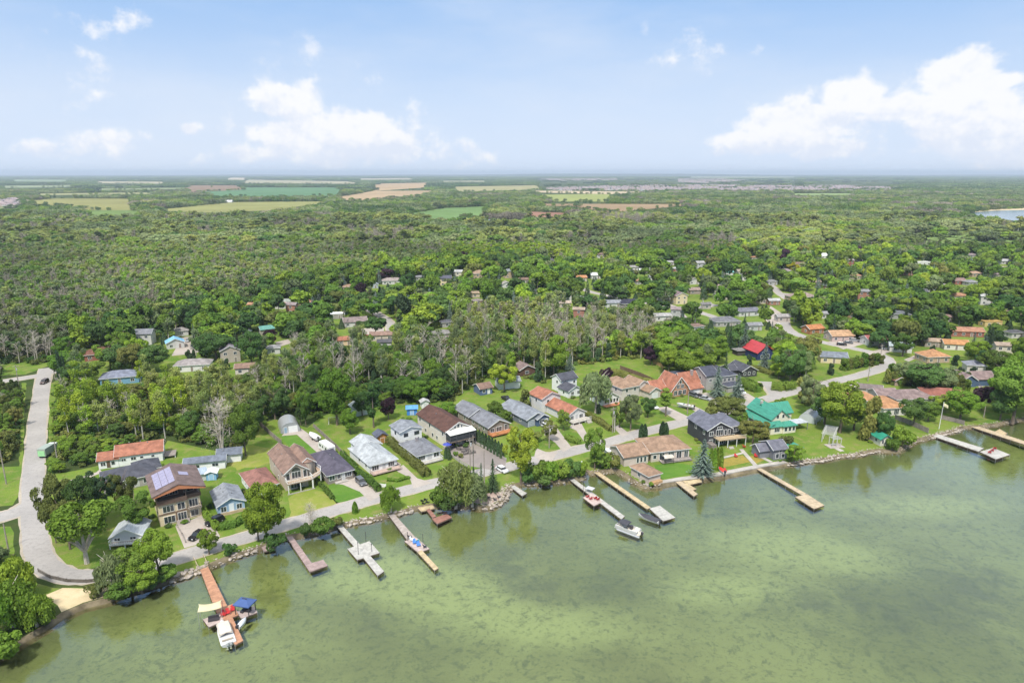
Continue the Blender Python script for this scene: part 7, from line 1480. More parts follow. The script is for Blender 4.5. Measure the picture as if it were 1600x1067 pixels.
for c, px, py, rz, where, grp in ([('red', x, y, 30, 'on the platform of the long orange dock', 'red chairs on the orange dock') for x, y in ((349,962),(356,959),(364,954))]+[('red', x, y, 200, 'on the long grey dock', 'red chairs on the long grey dock') for x, y in ((918,777),(923,780),(930,779),(934,781))]
        +[('red', x, y, 150, 'on the dock before the flagpole', 'red chairs on the pale dock') for x, y in ((1546,708),(1550,705),(1554,702))]+[('blue', x, y, 20, 'on the weathered dock platform', 'chairs on the weathered dock') for x, y in ((648,849),(654,853))]+[('teal', 652, 847, 200, 'on the weathered dock platform', None), ('white', 644, 845, 60, 'on the weathered dock platform', None), ('dark', 664, 855, 100, 'at the corner of the weathered dock platform', None), ('dark', 641, 841, 90, 'at the inner corner of the weathered dock platform', None)]
        +[('dark', x, y, 170, 'around the fire table on the tan upper deck', 'dark chairs on the tan deck') for x, y in ((660,784),(665,782),(662,788),(668,786))]+[('dark', x, y, 190, 'on the red brown lower deck', 'dark chairs on the red brown deck') for x, y in ((686,804),(691,803),(696,803))]):
    put_chair(c, px, py, rz, '%s slatted lounge chair %s' % ({'dark': 'dark grey'}.get(c, c), where), grp)
for x, y, rz in ((1186,712,30),(1181,714,10),(1163,699,60),(1150,714,20),(1133,737,0)): put_chair('red', x, y, rz, 'red slatted lounge chair in the charcoal house lake garden', 'red chairs in the lake garden', .12)
for x, y in ((760,781),(764,778),(774,782),(780,778)): put_chair('dark', x, y, 90, 'dark grey slatted lounge chair around the fire pit on the rocky point', 'chairs at the fire pit', .05)

# gazebo, shade sail, table, goal posts on the docks
A0 = W(384, 956, DZ); r = thing('gazebo', 'blue canopied gazebo on the side platform of the orange dock', 'gazebo', A0, R(-14))
BL = pm('blue_canvas', (.06,.105,.25), .8, .08)
for x in (-1.5, 1.5):
    for y in (-1.1, 1.1): MB().box(x-.06, y-.06, 0, x+.06, y+.06, 2.2).build('post', PT['dark'], r)
m = MB(); add_roof(m, -1.5,-1.1,1.5,1.1,0,2.2,'hip','x',.8,o=.3); m.build('canopy', BL, r, fix=True); m = MB(); m.box(-.5,-.06,3.0,.5,.06,3.12); m.build('ridge_vent', PT['dark'], r)
m = MB(); m.box(-1.45,-1.15,0,1.45,-1.1,.9); 
m = MB(); m.box(-.9,.0,.1,.9,.7,.5); m.box(-.9,.6,.5,.9,.8,.95); m.box(-.9,-.6,.1,-.3,-.1,.45); m.build('sofa', PT['dark'], r)
r = thing('shade_sail', 'pale yellow shade sail on poles at the end of the orange dock arm', 'shade sail', W(330, 962, DZ), R(20)); m = MB(); n = 8
g = lambda i, j: ((i/n-.5)*4.4, (j/n-.5)*2.8, 2.3+.3*((i/n-.5)*2)**2-.28*((j/n-.5)*2)**2)
for i in range(n+1):
    for j in range(n+1): p = g(i, j); k = 1-.12*math.sin(math.pi*i/n) ; m.v.append((p[0]*(1-.10*math.sin(math.pi*j/n)), p[1]*k, p[2]))
for i in range(n):
    for j in range(n): a = i*(n+1)+j; m.f.append((a, a+n+1, a+n+2, a+1)); m.mi.append(0)
s = m.build('sail', pm('sail_cloth', (.58,.52,.32), .85, .05), r, smooth=True); md = s.modifiers.new('thick', 'SOLIDIFY'); md.thickness = .03
for x, y in ((-2.1,-1.3),(2.1,-1.3),(2.1,1.3),(-2.1,1.3)): MB().tube([(x,y,-2),(x,y,2.4)], .05, 6).build('pole', STEEL, r)
r = thing('outdoor_sofa', 'dark outdoor sofa on the left platform of the orange dock', 'sofa', W(334, 969, DZ), R(20)); m = MB(); m.box(-1,-.35,.1,1,.35,.4); m.build('seat', PT['dark'], r); m = MB(); m.box(-1,.35,.1,1,.55,.85); m.build('backrest', PT['dark'], r)
r = thing('dock_stairs_rail', 'pale wooden handrails at the land end of the orange dock', 'handrail', W(314, 880, 0), R(-54)) 
for s in (-1, 1):
    m = MB(); m.bar((-2.2,s*1.0,1.0),(2.2,s*1.0,.8),.08); 
    for x in (-2.1,0,2.1): m.box(x-.05,s*1.0-.05,-.5,x+.05,s*1.0+.05,1.0)
    m.build('rail', wood((.5,.4,.28)), r)
r = thing('dock_canopy', 'small grey flat canopy on the long grey dock', 'canopy', W(922, 768, DZ), R(-35))
m = MB(); m.box(-1.1,-.9,1.0,1.1,.9,1.1); m.build('top', paint((.5,.5,.52)), r)
for x, y in ((-1,-.8),(1,-.8),(-1,.8),(1,.8)): MB().box(x-.04,y-.04,0,x+.04,y+.04,1.0).build('leg', STEEL, r)
def mast(label, px, py, h, name='dock_post'): r = thing(name, label, 'post', W(px, py, DZ), 0); m = MB(); m.tube([(0,0,-2),(0,0,h)], .06, 6); m.box(-.1,-.1,h,.1,.1,h+.14); m.build('pole', PT['dark'], r)
for l, x, y, h in (('thin dark post at the left edge of the silver dock platform',560,866,3.),('thin dark post at the far corner of the silver dock platform',572,847,2.6),('thin dark post on the near corner of the silver dock platform',581,861,1.8),('dark post at the left corner of the chairs platform',637,845,2.2),('dark post at the far side of the chairs platform',661,848,2.2),('slim post on the long grey dock beside the red chairs',911,776,4.5)): mast(l, x, y, h)

# ---------------------------------------------------------------- boats
def hullrings(L, B, D, sheer=.3, n=9):
    rings = []
    for i in range(n):
        t = i/(n-1); y = L*t; b = B/2*(1-max(0, (t-.45)/.55)**2.2*.97); k = max(0, (t-.6)/.4)**2; zt = D+sheer*t*t
        rings.append([(-b,y,zt),(-b*.97,y,zt-.05),(-b*.8,y,D*.35+k*D*.35),(0,y,-.15+k*D*.75),(b*.8,y,D*.35+k*D*.35),(b*.97,y,zt-.05),(b,y,zt)])
    return rings
def outboard(parent, x, y, z, c): m = MB(); m.box(x-.2,y-.45,z+.3,x+.2,y+.1,z+.85); m.box(x-.08,y-.25,z-.6,x+.08,y,z+.3); m.box(x-.16,y-.3,z-.75,x+.16,y+.02,z-.6); return m.build('outboard_motor', c, parent)
def runabout(label, px, py, rz, L=6., B=2.3, cover=None, canopy=None, z=WZ, boat='motor_boat', motors=1, cabin=False, trailer=False):
    r = thing(boat, label, 'boat', W(px, py, z) if not trailer else W(px, py, 0)+Vector((0,0,.6)), R(rz)); w = paint((.56,.56,.55))
    m = MB(); m.loft(hullrings(L, B, .75)); m.build('hull', w, r, fix=True)
    m = MB(); m.loft([[(-b,y,.77+.3*(y/L)**2),(b,y,.77+.3*(y/L)**2),(b,y,.80+.3*(y/L)**2),(-b,y,.80+.3*(y/L)**2)] for y, b in ((L*.62,B*.42),(L*.8,B*.3),(L*.97,.1))]); m.build('foredeck', w, r, fix=True)
    if cover:
        m = MB(); R_ = []
        for i in range(9):
            t = i/8; y = L*(.03+.93*t); b = B/2*(1-max(0, (t-.45)/.55)**2.2*.95)*1.01; hz = .78+.3*t*t
            R_.append([(-b,y,hz),(-b*.6,y,hz+.3*math.sin(math.pi*(t*.8+.15))),(0,y,hz+.52*math.sin(math.pi*(t*.8+.15))),(b*.6,y,hz+.3*math.sin(math.pi*(t*.8+.15))),(b,y,hz),(0,y,hz-.1)])
        m.loft(R_); m.build('cover', cover, r, fix=True)
    else:
        m = MB(); m.box(-B*.4,.5,.35,B*.4,L*.6,.45); m.build('cockpit_floor', pm('teak', (.35,.2,.11), .7), r)
        for y in (1.0, L*.42): m = MB(); m.box(-B*.36,y,.45,B*.36,y+.5,.85); m.box(-B*.36,y-.12,.85,B*.36,y+.05,1.15); m.build('seat', pm('vinyl', (.42,.36,.28), .6), r)
        m = MB(); m.add([(-B*.38,L*.6,.9),(B*.38,L*.6,.9),(B*.3,L*.55,1.5),(-B*.3,L*.55,1.5),(-B*.38,L*.6+.05,.9),(B*.38,L*.6+.05,.9),(B*.3,L*.55+.05,1.5),(-B*.3,L*.55+.05,1.5)],[(0,1,2,3),(7,6,5,4),(0,4,5,1),(1,5,6,2),(2,6,7,3),(3,7,4,0)]); m.build('windshield', TINT, r)
    if canopy:
        m = MB(); R_ = []
        for i in range(7):
            t = i/6; y = L*(.30+.55*t); hz = 2.05-.5*(2*t-1)**4-.25*t
            R_.append([(-B*.44,y,hz-.35),(-B*.36,y,hz),(0,y,hz+.12),(B*.36,y,hz),(B*.44,y,hz-.35),(B*.40,y,hz-.4),(0,y,hz-.05),(-B*.40,y,hz-.4)])
        m.loft(R_); m.build('canopy', canopy, r, fix=True, smooth=False); m = MB()
        for x in (-B*.42, B*.42):
            for y in (L*.32, L*.8): m.tube([(x,y,.7),(x,y,1.6)], .03, 5)
        m.build('canopy_frame', STEEL, r)
    for k in range(motors): outboard(r, (k-(motors-1)/2)*.6, 0, .35, PT['dark'] if motors == 1 else w)
    if trailer:
        m = MB(); m.box(-.5,.5,-.3,.5,L*.9,-.2); m.bar((0,L*.8,-.25),(0,L*1.2,-.35),.1); m.build('trailer', STEEL, r)
        for s in (-1, 1): m = MB(); m.tube([(s*.75,L*.4,-.3),(s*.95,L*.4,-.3)], .3, 14); m.build('wheel', RUBBER, r)
    return r
BLK = pm('black_canvas', (.055,.055,.065), .8, .08)
runabout('white cabin cruiser with cream canopy moored to the orange dock', 358, 1010, 34-2, 7.6, 2.7, canopy=pm('cream_canvas', (.56,.50,.42), .8, .05), motors=2)
runabout('white motor boat under a charcoal cover beside the square platform', 1030, 818, 52, 5.8, 2.2, cover=BLK)
# pontoon boat
r = thing('pontoon_boat', 'pontoon boat with black awning moored at the end of the long grey dock', 'boat', W(1003, 838, WZ), R(50)); L = 7.2
for s in (-1, 1): m = MB(); m.tube([(s*.95,.2,.15),(s*.95,L-1,.15),(s*.95,L,.45)], [.32,.32,.05], 12); m.build('pontoon', paint((.55,.56,.58)), r)
m = MB(); m.box(-1.25,.2,.5,1.25,L-.2,.6); m.build('deck', pm('boat_carpet', (.55,.5,.42), .9), r)
m = MB()
for x in (-1.22, 1.22): m.box(x-.04,.9,.6,x+.04,L-.3,1.25)
m.box(-1.18,L-.38,.6,1.18,L-.3,1.25); m.box(-1.18,.9,.6,-.3,.98,1.25); m.box(.3,.9,.6,1.18,.98,1.25); m.build('fence_panel', paint((.5,.5,.48)), r)
for x0, y0, x1, y1 in ((-1.15,1.1,-.6,3.),(.6,1.1,1.15,2.4),(-1.15,L-2.4,-.6,L-.5),(.6,L-2.4,1.15,L-.5)): m = MB(); m.box(x0,y0,.6,x1,y1,1.0); m.box(x0 if x0<0 else x1-.15,y0,1.0,x0+.15 if x0<0 else x1,y1,1.35); m.build('seat', pm('vinyl_light', (.62,.6,.55), .6), r)
m = MB(); m.box(.25,3.0,.6,1.0,3.7,1.5); m.build('console', PT['dark'], r)
m = MB(); m.loft([[(-1.2,y,2.15+.12*math.sin((y-3.6)/2.6*math.pi)),(0,y,2.35+.12*math.sin((y-3.6)/2.6*math.pi)),(1.2,y,2.15+.12*math.sin((y-3.6)/2.6*math.pi)),(1.2,y,2.10),(-1.2,y,2.10)] for y in (3.6,4.5,5.4,6.2)]); m.build('awning', BLK, r, fix=True)
m = MB(); 
for x in (-1.18,1.18): m.tube([(x,4.9,1.2),(x,3.7,2.1)], .025, 5); m.tube([(x,4.9,1.2),(x,6.1,2.1)], .025, 5)
m.build('awning_frame', STEEL, r); outboard(r, 0, .15, .35, PT['dark'])
runabout('boat shrink wrapped in white beside the beige garage', 968, 718, 34, 7.2, 2.5, cover=paint((.74,.76,.78)), trailer=True)
runabout('boat under a white tarp on a trailer by the gravel drive', 497, 690, 40, 6.2, 2.4, cover=paint((.70,.68,.64)), trailer=True)
runabout('blue and white motor boat on a trailer on the chalet front lawn', 1084, 640, 60, 6.4, 2.4, trailer=True)
runabout('red hulled dinghy pulled up on the lake wall by the blue spruce', 1132, 741, 15, 3.2, 1.2, cover=paint((.6,.05,.04)), trailer=False, z=.15, boat='dinghy')
runabout('white jet ski moored beside the orange dock', 372, 984, -15, 2.6, 1.0, cover=paint((.6,.62,.64)), z=WZ, boat='jet_ski')
# ---------------------------------------------------------------- vehicles
CPAINT = {}
def car(c, kind='suv'):
    r = thing('parked_car', '', 'car'); H = {'suv': 1.7, 'sedan': 1.42, 'pickup': 1.75}[kind]; L = 4.8 if kind != 'pickup' else 5.6; w = .93; hb = .95 if kind != 'sedan' else .82
    m = MB(); pr = [(0,.35,.55),(.1,.32,hb-.08),(.9,.3,hb+.0),(L*.5,.3,hb+.03),(L-.25,.32,hb),(L,.38,hb-.25)]
    m.loft([[(-w*k,y,z0),(-w*k*1.0,y,zt*.7),(-w*k*.94,y,zt),(w*k*.94,y,zt),(w*k*1.0,y,zt*.7),(w*k,y,z0)] for (y, z0, zt), k in zip(pr, (.9,.98,1,1,.98,.88))]); m.build('body', c, r, fix=True)
    y0, y1 = {'suv': (1.15, L-.15), 'sedan': (1.3, L-.7), 'pickup': (1.5, 3.5)}[kind]
    m = MB(); m.loft([[(-w*.92,y0,hb-.02),(w*.92,y0,hb-.02),(w*.92,y1,hb-.02),(-w*.92,y1,hb-.02)],[(-w*.78,y0+.65,H-.06),(w*.78,y0+.65,H-.06),(w*.78,y1-.35,H-.06),(-w*.78,y1-.35,H-.06)]]); m.build('windows', TINT, r, fix=True)
    m = MB(); m.loft([[(-w*.80,y0+.6,H-.08),(w*.80,y0+.6,H-.08),(w*.80,y1-.3,H-.08),(-w*.80,y1-.3,H-.08)],[(-w*.74,y0+.8,H),(w*.74,y0+.8,H),(w*.74,y1-.45,H),(-w*.74,y1-.45,H)]]); m.build('roof_panel', c, r, fix=True)
    if kind == 'pickup': m = MB(); m.box(-w*.8,3.6,.96,w*.8,L-.2,1.0); m.build('bed', PT['dark'], r)
    for x in (-w, w):
        for y in (.9, L-.95): m = MB(); m.tube([(x-.1*(1 if x>0 else -1),y,.34),(x+.02*(1 if x>0 else -1),y,.34)], .34, 14); wh = m.build('wheel', RUBBER, r); m = MB(); m.tube([(x,y,.34),(x+.035*(1 if x>0 else -1),y,.34)], .19, 10); m.build('rim', STEEL, wh)
    for x in (-.65, .65): MB().box(x-.18,-.02,.6,x+.18,.06,.75).build('headlight', paint((.8,.8,.8)), r); MB().box(x-.15,L-.05,.68,x+.15,L+.02,.82).build('tail_light', paint((.5,.02,.02)), r)
    return r
CC = dict(black=paint((.02,.02,.022), .2, 'car_black'), grey=paint((.12,.125,.135), .25, 'car_grey'), white=paint((.72,.72,.72), .25, 'car_white'), silver=paint((.35,.36,.37), .3, 'car_silver'), blue=paint((.03,.06,.18), .25, 'car_blue'), red=paint((.35,.02,.02), .25, 'car_red'), brown=paint((.12,.08,.065), .25, 'car_brown'))
CP = {}
for c, kd, x, y, rz, lab in (('brown','suv',65,601,8,'dark brown car driving down the vertical road'),('black','sedan',297,846,-18,'black sedan parked near the street in the villa drive'),('black','suv',322,823,-35,'black car parked at the right side of the villa drive'),('grey','suv',569,760,34-180+180,'grey suv on the drive of the purple grey bungalow'),('black','suv',620,731,30,'black car parked beside the silver roofed cottage'),('white','sedan',792,740,36,'white car parked at the foot of the tarmac yard'),
        ('white','suv',861,672,34,'white car in front of the navy gabled house'),('black','pickup',797,628,32,'black pickup on the drive behind the navy gabled house'),('white','sedan',1027,640,25,'white car on the chalet side drive'),('grey','suv',1091,622,30,'dark grey car nearest the chalet garage'),('black','sedan',1101,624,30,'black car between two parked cars at the chalet'),('silver','sedan',1111,626,50,'silver car outermost on the chalet drive'),
        ('white','suv',1163,617,10,'white suv in front of the tall grey house'),('black','suv',1323,540,70,'black suv beside the pink walled house'),('grey','sedan',1333,537,70,'grey car second from the pink walled house'),('silver','suv',1343,534,70,'silver car by the white bungalow carport'),('grey','suv',1384,547,10,'grey car in front of the white house with the teal roof'),('blue','suv',1323,609,40,'blue car by the low garage'),
        ('red','sedan',578,551-22,40,'dull red car on the lane drive'),('white','suv',590,541-14,60,'white suv by the long brown roofed house'),('silver','sedan',292,535,10,'silver car on the drive beside the sky blue roof'),('black','suv',300,542,10,'black suv on the drive beside the sky blue roof'),('white','sedan',912,466,60,'white car far back on the lane'),('black','sedan',1268,468,80,'black car before the large tan brick house'),('white','suv',1219,512,0,'white suv in the shaded drive behind the log cabin')):
    key = (c, kd)
    if key not in CP: o = CP[key] = car(CC[c], kd); o.location = W(x, y, .05); o.rotation_euler = (0, 0, R(rz)); o['label'] = lab
    else: copy_thing(CP[key], lab, W(x, y, .05), R(rz))
# bin lorry
r = thing('refuse_truck', 'lime green and grey refuse truck on the vertical road', 'truck', W(66, 716, .03), R(2)); 
m = MB(); m.box(-1.2,0,.6,1.2,4.6,3.0); m.build('container', paint((.30,.34,.28)), r); m = MB(); m.box(-1.0,-.12,.7,1.0,-.01,2.4); m.build('tailgate', paint((.30,.58,.28)), r)
m = MB(); m.box(-1.15,4.75,.5,1.15,6.4,2.7); m.build('cab', paint((.55,.57,.5)), r); m = MB(); m.box(-1.0,6.41,1.5,1.0,6.45,2.4); m.build('windscreen', TINT, r)
for x in (-1.1, 1.1):
    for y in (.9, 2.0, 5.6): m = MB(); m.tube([(x-.15,y,.45),(x+.15,y,.45)], .45, 14); m.build('wheel', RUBBER, r)
# caravan
r = thing('travel_trailer', 'white travel trailer parked along the gravel drive behind the purple grey bungalow', 'caravan', W(519, 711, 0), R(40)); 
m = MB(); m.loft([[(-1.2,y,.5),(1.2,y,.5),(1.2,y,h),(1.05,y,h+.15),(-1.05,y,h+.15),(-1.2,y,h)] for y, h in ((0,2.6),(.3,2.9),(6.4,2.9),(7.2,2.1))]); m.build('body', paint((.72,.71,.69)), r, fix=True)
for y, w in ((1.2,1.),(3.6,.7),(5.2,1.1)): MB().box(-1.235,y,1.5,-1.2,y+w,2.2).build('window', TINT, r)
MB().box(-.6,-.04,1.5,.6,0,2.2).build('window', TINT, r); MB().box(-.4,2.5,3.05,.4,3.3,3.25).build('roof_unit', paint((.6,.6,.6)), r); MB().box(-1.24,2.4,.7,-1.2,3.1,2.4).build('door', paint((.6,.6,.58)), r)
for x in (-1.1, 1.1): m = MB(); m.tube([(x-.1,3.2,.35),(x+.12,3.2,.35)], .35, 14); m.build('wheel', RUBBER, r)
MB().bar((0,7.0,.5),(0,8.3,.5),.12).build('hitch', STEEL, r)

# ---------------------------------------------------------------- poles
def pole(px, py, ty, label, arm=True, c=None, lean=0, name='utility_pole'):
    g = W(px, py); v = (533.5-ty)/F; dz = -math.sin(PITCH)+v*math.cos(PITCH); dy = math.cos(PITCH)+v*math.sin(PITCH); h = CAMH+dz/dy*g.y
    r = thing(name, label, 'pole', g, R(30)); m = MB(); m.tube([(0,0,-.5),(lean,0,h)], [.19,.12], 8); m.build('pole', c or POLEW, r)
    if arm:
        m = MB(); m.box(-1.1+lean,-.06,h-.8,1.1+lean,.06,h-.66); m.build('crossarm', POLEW, r)
        m = MB(); m.tube([(lean+.25,-.15,h-2.4),(lean+.25,-.15,h-1.5)], .22, 8); m.build('transformer', paint((.45,.46,.46)), r)
        m = MB()
        for x in (-1, -.4, .5, 1): m.tube([(x+lean,0,h-.66),(x+lean,0,h-.48)], .05, 5)
        m.build('insulators', paint((.5,.48,.45)), r)
    return (g, h)
PL = [pole(29,600,570,'utility pole at the side road junction, left of the brown car'), pole(86,592,569,'utility pole by the dark cedar at the side road junction'), pole(91,727,690,'weathered pole on the verge behind the refuse truck',False), pole(10,756,696,'weathered leaning pole in the thicket by the vertical road',False), pole(13,858,818,'pale pole on the grass island at the side road mouth',False),
      pole(735,750,684,'twin utility pole nearer the pale willow'), pole(740,744,680,'second twin utility pole behind the pale willow',False), pole(757,779,703,'pole on the rocky point beside the spruces',False), pole(858,700,663,'utility pole between the two paved drives'), pole(957,676,636,'tall utility pole in front of the sunroom house'), pole(960,675,648,'shorter pole standing right next to the tall utility pole',False,PALE),
      pole(1074,647,612,'pole beside the boat on the chalet lawn',False), pole(1150,622,590,'utility pole by the tall grey house'), pole(1356,596,572,'utility pole by the main road garden'), pole(1376,557,538,'utility pole at the right road junction'), pole(1097,486,466,'distant pole at the lane corner'), pole(1234,455,440,'distant pole near the large tan brick house'), pole(1537,652,632,'thin pole by the purple leaved tree',False), pole(588,480,456,'thin pale pole on the lane lawn',False,PALE), pole(539,513,485,'pole beside the white bungalow by the hedge')]
g = W(1467, 670); r = thing('flagpole', 'white flagpole with a pale yellow and white flag at the lake wall', 'flagpole', g, 0); m = MB(); m.tube([(0,0,-.2),(.3,0,9.5)], [.11,.06], 8); m.tube([(.3,0,9.5),(.3,0,9.65)], .1, 8); m.build('pole', paint(WHITE), r)
m = MB()
for i in range(9):
    for j in range(5): m.v.append((.36+i*.2, .12*math.sin(i*1.1+j*.4), 9.3-j*.28-i*.11))
for i in range(8):
    for j in range(4): a = i*5+j; m.f.append((a, a+5, a+6, a+1)); m.mi.append(0)
f = m.build('flag', pm('flag_cloth', (.66,.60,.38), .8, .06), r, smooth=True); md = f.modifiers.new('t', 'SOLIDIFY'); md.thickness = .02
# overhead wires
ws = [(0,1),(5,8),(8,9),(9,12),(12,13)]
for a, b in ws:
    (ga, ha), (gb, hb_) = PL[a], PL[b]; r = thing('overhead_wire', 'thin overhead wires between %s' % ('the two junction poles' if a == 0 else 'the twin pole and the drive pole' if a == 5 else 'the drive pole and the tall pole' if a == 8 else 'the tall pole and the pole by the tall grey house' if a == 9 else 'the tall grey house pole and the garden pole'), 'wire', ga, 0); m = MB(); d = gb-ga
    for off in (-.9, .9): m.tube([(d.x*t+off*.5, d.y*t-off*.8, (ha-.5)*(1-t)+(hb_-.5)*t-4*t*(1-t)*1.2) for t in [i/10 for i in range(11)]], .018, 4)
    m.build('cable', PT['dark'], r)

# ---------------------------------------------------------------- yard things
def fence(pts, h, mat, label, th=.06):
    P = [W(*p) for p in pts]; o = P[0]; r = thing('fence', label, 'fence', o, 0); m = MB(); p_ = MB()
    for a, b in zip(P[:-1], P[1:]):
        a, b = a-o, b-o; n = max(1, int((b-a).length/2.4)); m.bar((a.x,a.y,h/2+.05), (b.x,b.y,h/2+.05), th, h-.1)
        for i in range(n+1): q = a.lerp(b, i/n); p_.box(q.x-.07,q.y-.07,0,q.x+.07,q.y+.07,h+.12)
    m.build('panels', mat, r); p_.build('posts', mat, r)
FG = wood((.30,.26,.23)); fence([(405,664),(422,680),(440,695)], 1.7, FG, 'weathered board fence beside the arched garage'); fence([(490,668),(525,700),(540,716)], 1.5, FG, 'weathered fence along the long lawn'); fence([(969,577),(1000,588),(1026,600)], 1.8, wood((.2,.13,.09)), 'dark brown fence behind the high hedge'); fence([(1398,655),(1422,664),(1450,677)], 1.8, FG, 'grey board fence running down to the lake')
fence([(1020,568),(1032,573),(1036,579)], 1.8, wood((.5,.32,.15)), 'honey coloured board fence behind the chalet'); fence([(172,533),(188,530),(202,531)], 1.8, wood((.55,.24,.08)), 'orange board fence beside the white two storey house'); fence([(588,782-22),(603,762)], 1.1, paint(WHITE), 'white fence panel'.replace('white fence panel','short white fence at the hedge end by the road')); fence([(1470,655),(1492,660),(1506,664)], 1.6, FG, 'weathered fence beneath the bright spreading tree'); fence([(705,713),(718,723),(731,731)], .9, CONC, 'low pale wall on the near side of the tarmac yard'); fence([(737,690),(765,705),(791,720)], .9, CONC, 'low pale wall on the far side of the tarmac yard'); fence([(1228,650),(1236,647)], 2., wood((.5,.22,.09)), 'orange boards beside the silver arched shed'); fence([(1263,660),(1266,650)], 2.6, paint((.6,.5,.1)), 'yellow board at the end of the silver arched shed')
fence([(60,893),(78,903),(105,909),(135,910),(163,907)], .75, wood((.16,.14,.12)), 'low dark guard rail around the outside of the road bend', .2)
fence([(276,822),(285,836),(290,848)], .5, STN, 'low stone edging beside the villa drive')
# pergola
r = thing('pergola', 'greyish white garden pergola with arched beams on the lawn', 'pergola', W(1284, 690), R(-32)); Wm = paint((.55,.54,.50))
for y in (0, 3, 6, 9):
    for x in (0, 3.2): MB().box(x-.09,y-.09,0,x+.09,y+.09,2.6).build('post', Wm, r)
m = MB()
for x in (0, 3.2): m.box(x-.06,-.3,2.6,x+.06,9.3,2.8)
for i in range(11): m.box(-.4,i*.9-.04,2.8,3.6,i*.9+.04,2.95)
m.build('beams', Wm, r)
r = thing('garden_arbour', 'white arbour with bench and plants on a stone terrace by the shore', 'arbour', W(1304, 697), R(10)); MB().box(-2.6,-1.6,0,2.6,1.8,.15).build('terrace', STN, r)
for x in (-1.4, 0, 1.4):
    for y in (-1, 1): MB().box(x-.07,y-.07,.15,x+.07,y+.07,2.8).build('post', Wm, r)
m = MB(); m.box(-1.6,-1.1,2.8,1.6,-1,2.95); m.box(-1.6,1,2.8,1.6,1.1,2.95)
for i in range(8): m.box(-1.5+i*.42,-1.2,2.95,-1.42+i*.42,1.2,3.05)
m.build('beams', Wm, r); MB().box(-.8,.3,.5,.8,.8,.6).build('bench', Wm, r)
# trampoline
def trampoline(px, py, label): 
    r = thing('trampoline', label, 'trampoline', W(px, py), 0); m = MB(); m.tube([(0,0,.78),(0,0,.84)], 2.1, 24); m.build('mat', PT['dark'], r); m = MB(); m.tube([(math.cos(i*.2618)*2.1, math.sin(i*.2618)*2.1, .85) for i in range(25)], .1, 6); m.build('ring', paint((.06,.08,.12)), r)
    for i in range(6): a = i*1.047; m = MB(); m.tube([(math.cos(a)*2,math.sin(a)*2,0),(math.cos(a)*2.05,math.sin(a)*2.05,.8)], .04, 5); m.build('leg', STEEL, r)
trampoline(1298, 672, 'round black trampoline under the tall bright maple')
def swing(px, py, rz, label, c=WHITE, w=3.2):
    r = thing('swing_set', label, 'swing set', W(px, py), R(rz)); m = MB(); m.bar((0,0,2.3),(w,0,2.3),.1)
    for x in (0, w):
        for s in (-1, 1): m.bar((x,s*.9,0),(x,0,2.3),.09)
    m.build('frame', paint(c), r)
    for x in (w*.3, w*.7): m = MB(); m.bar((x-.2,0,.5),(x-.2,0,2.3),.02); m.bar((x+.2,0,.5),(x+.2,0,2.3),.02); m.box(x-.22,-.1,.47,x+.22,.1,.5); m.build('swing', PT['dark'], r)
swing(1273, 662, 20, 'white and brown swing set beside the silver arched shed'); swing(514, 662, 10, 'white swing frame on the long lawn'); swing(686, 622, 15, 'white swing set behind the brown roofed cream house', WHITE, 5)
# bins, blue covered barbecue, umbrella
r = thing('patio_umbrella', 'blue patio umbrella at the corner of the cream house', 'umbrella', W(699, 704), 0); m = MB(); m.tube([(0,0,0),(0,0,2.6)], .04, 6); m.build('pole', STEEL, r); m = MB(); m.tube([(0,0,2.2),(0,0,2.75)], [1.5,.05], 8); m.build('canopy', paint((.05,.07,.35)), r)
r = thing('patio_canopy', 'beige arched patio canopy in front of the tan roofed bungalow', 'canopy', W(1043, 724), R(14))
m = MB(); m.loft([[(x,-1.2,2.2),(x,-.6,2.6),(x,0,2.75),(x,.6,2.6),(x,1.2,2.2),(x,0,2.5)] for x in (-1.5,1.5)]); m.build('cover', pm('beige_canvas', (.5,.45,.38), .8), r, fix=True)
for x in (-1.4,1.4):
    for y in (-1.1,1.1): MB().box(x-.05,y-.05,.5,x+.05,y+.05,2.25).build('post', PT['dark'], r)
for i, (px, py) in enumerate([(718,703),(724,706),(731,704),(727,710),(735,709),(741,707)]):
    m = MB(); g = random.Random(i)
    r = thing('covered_planter', 'dark patio furniture and planters heaped on the tarmac yard terrace', 'patio furniture', W(px, py), g.uniform(0, 3), 'clutter on the tarmac yard terrace'); m.box(-.6,-.4,0,.6,.4,.7); m.box(-.6,.25,.7,.6,.4,1.1); m.build('seat', pm('wicker', (.16,.14,.13), .8), r); m = MB(); m.box(.75,-.2,0,1.15,.2,.5); m.build('pot', PT['dark'], r)
for i, (px, py) in enumerate([(712,712),(720,715),(728,699)]): tree('bush', *W(px, py).to_2d(), 1.9, 1.6, ('mid','olive','dark')[i], ('green shrub by the planters of the tarmac yard','olive shrub at the near planter of the yard','dark shrub under the screened porch')[i])
g_ = random.Random(91)
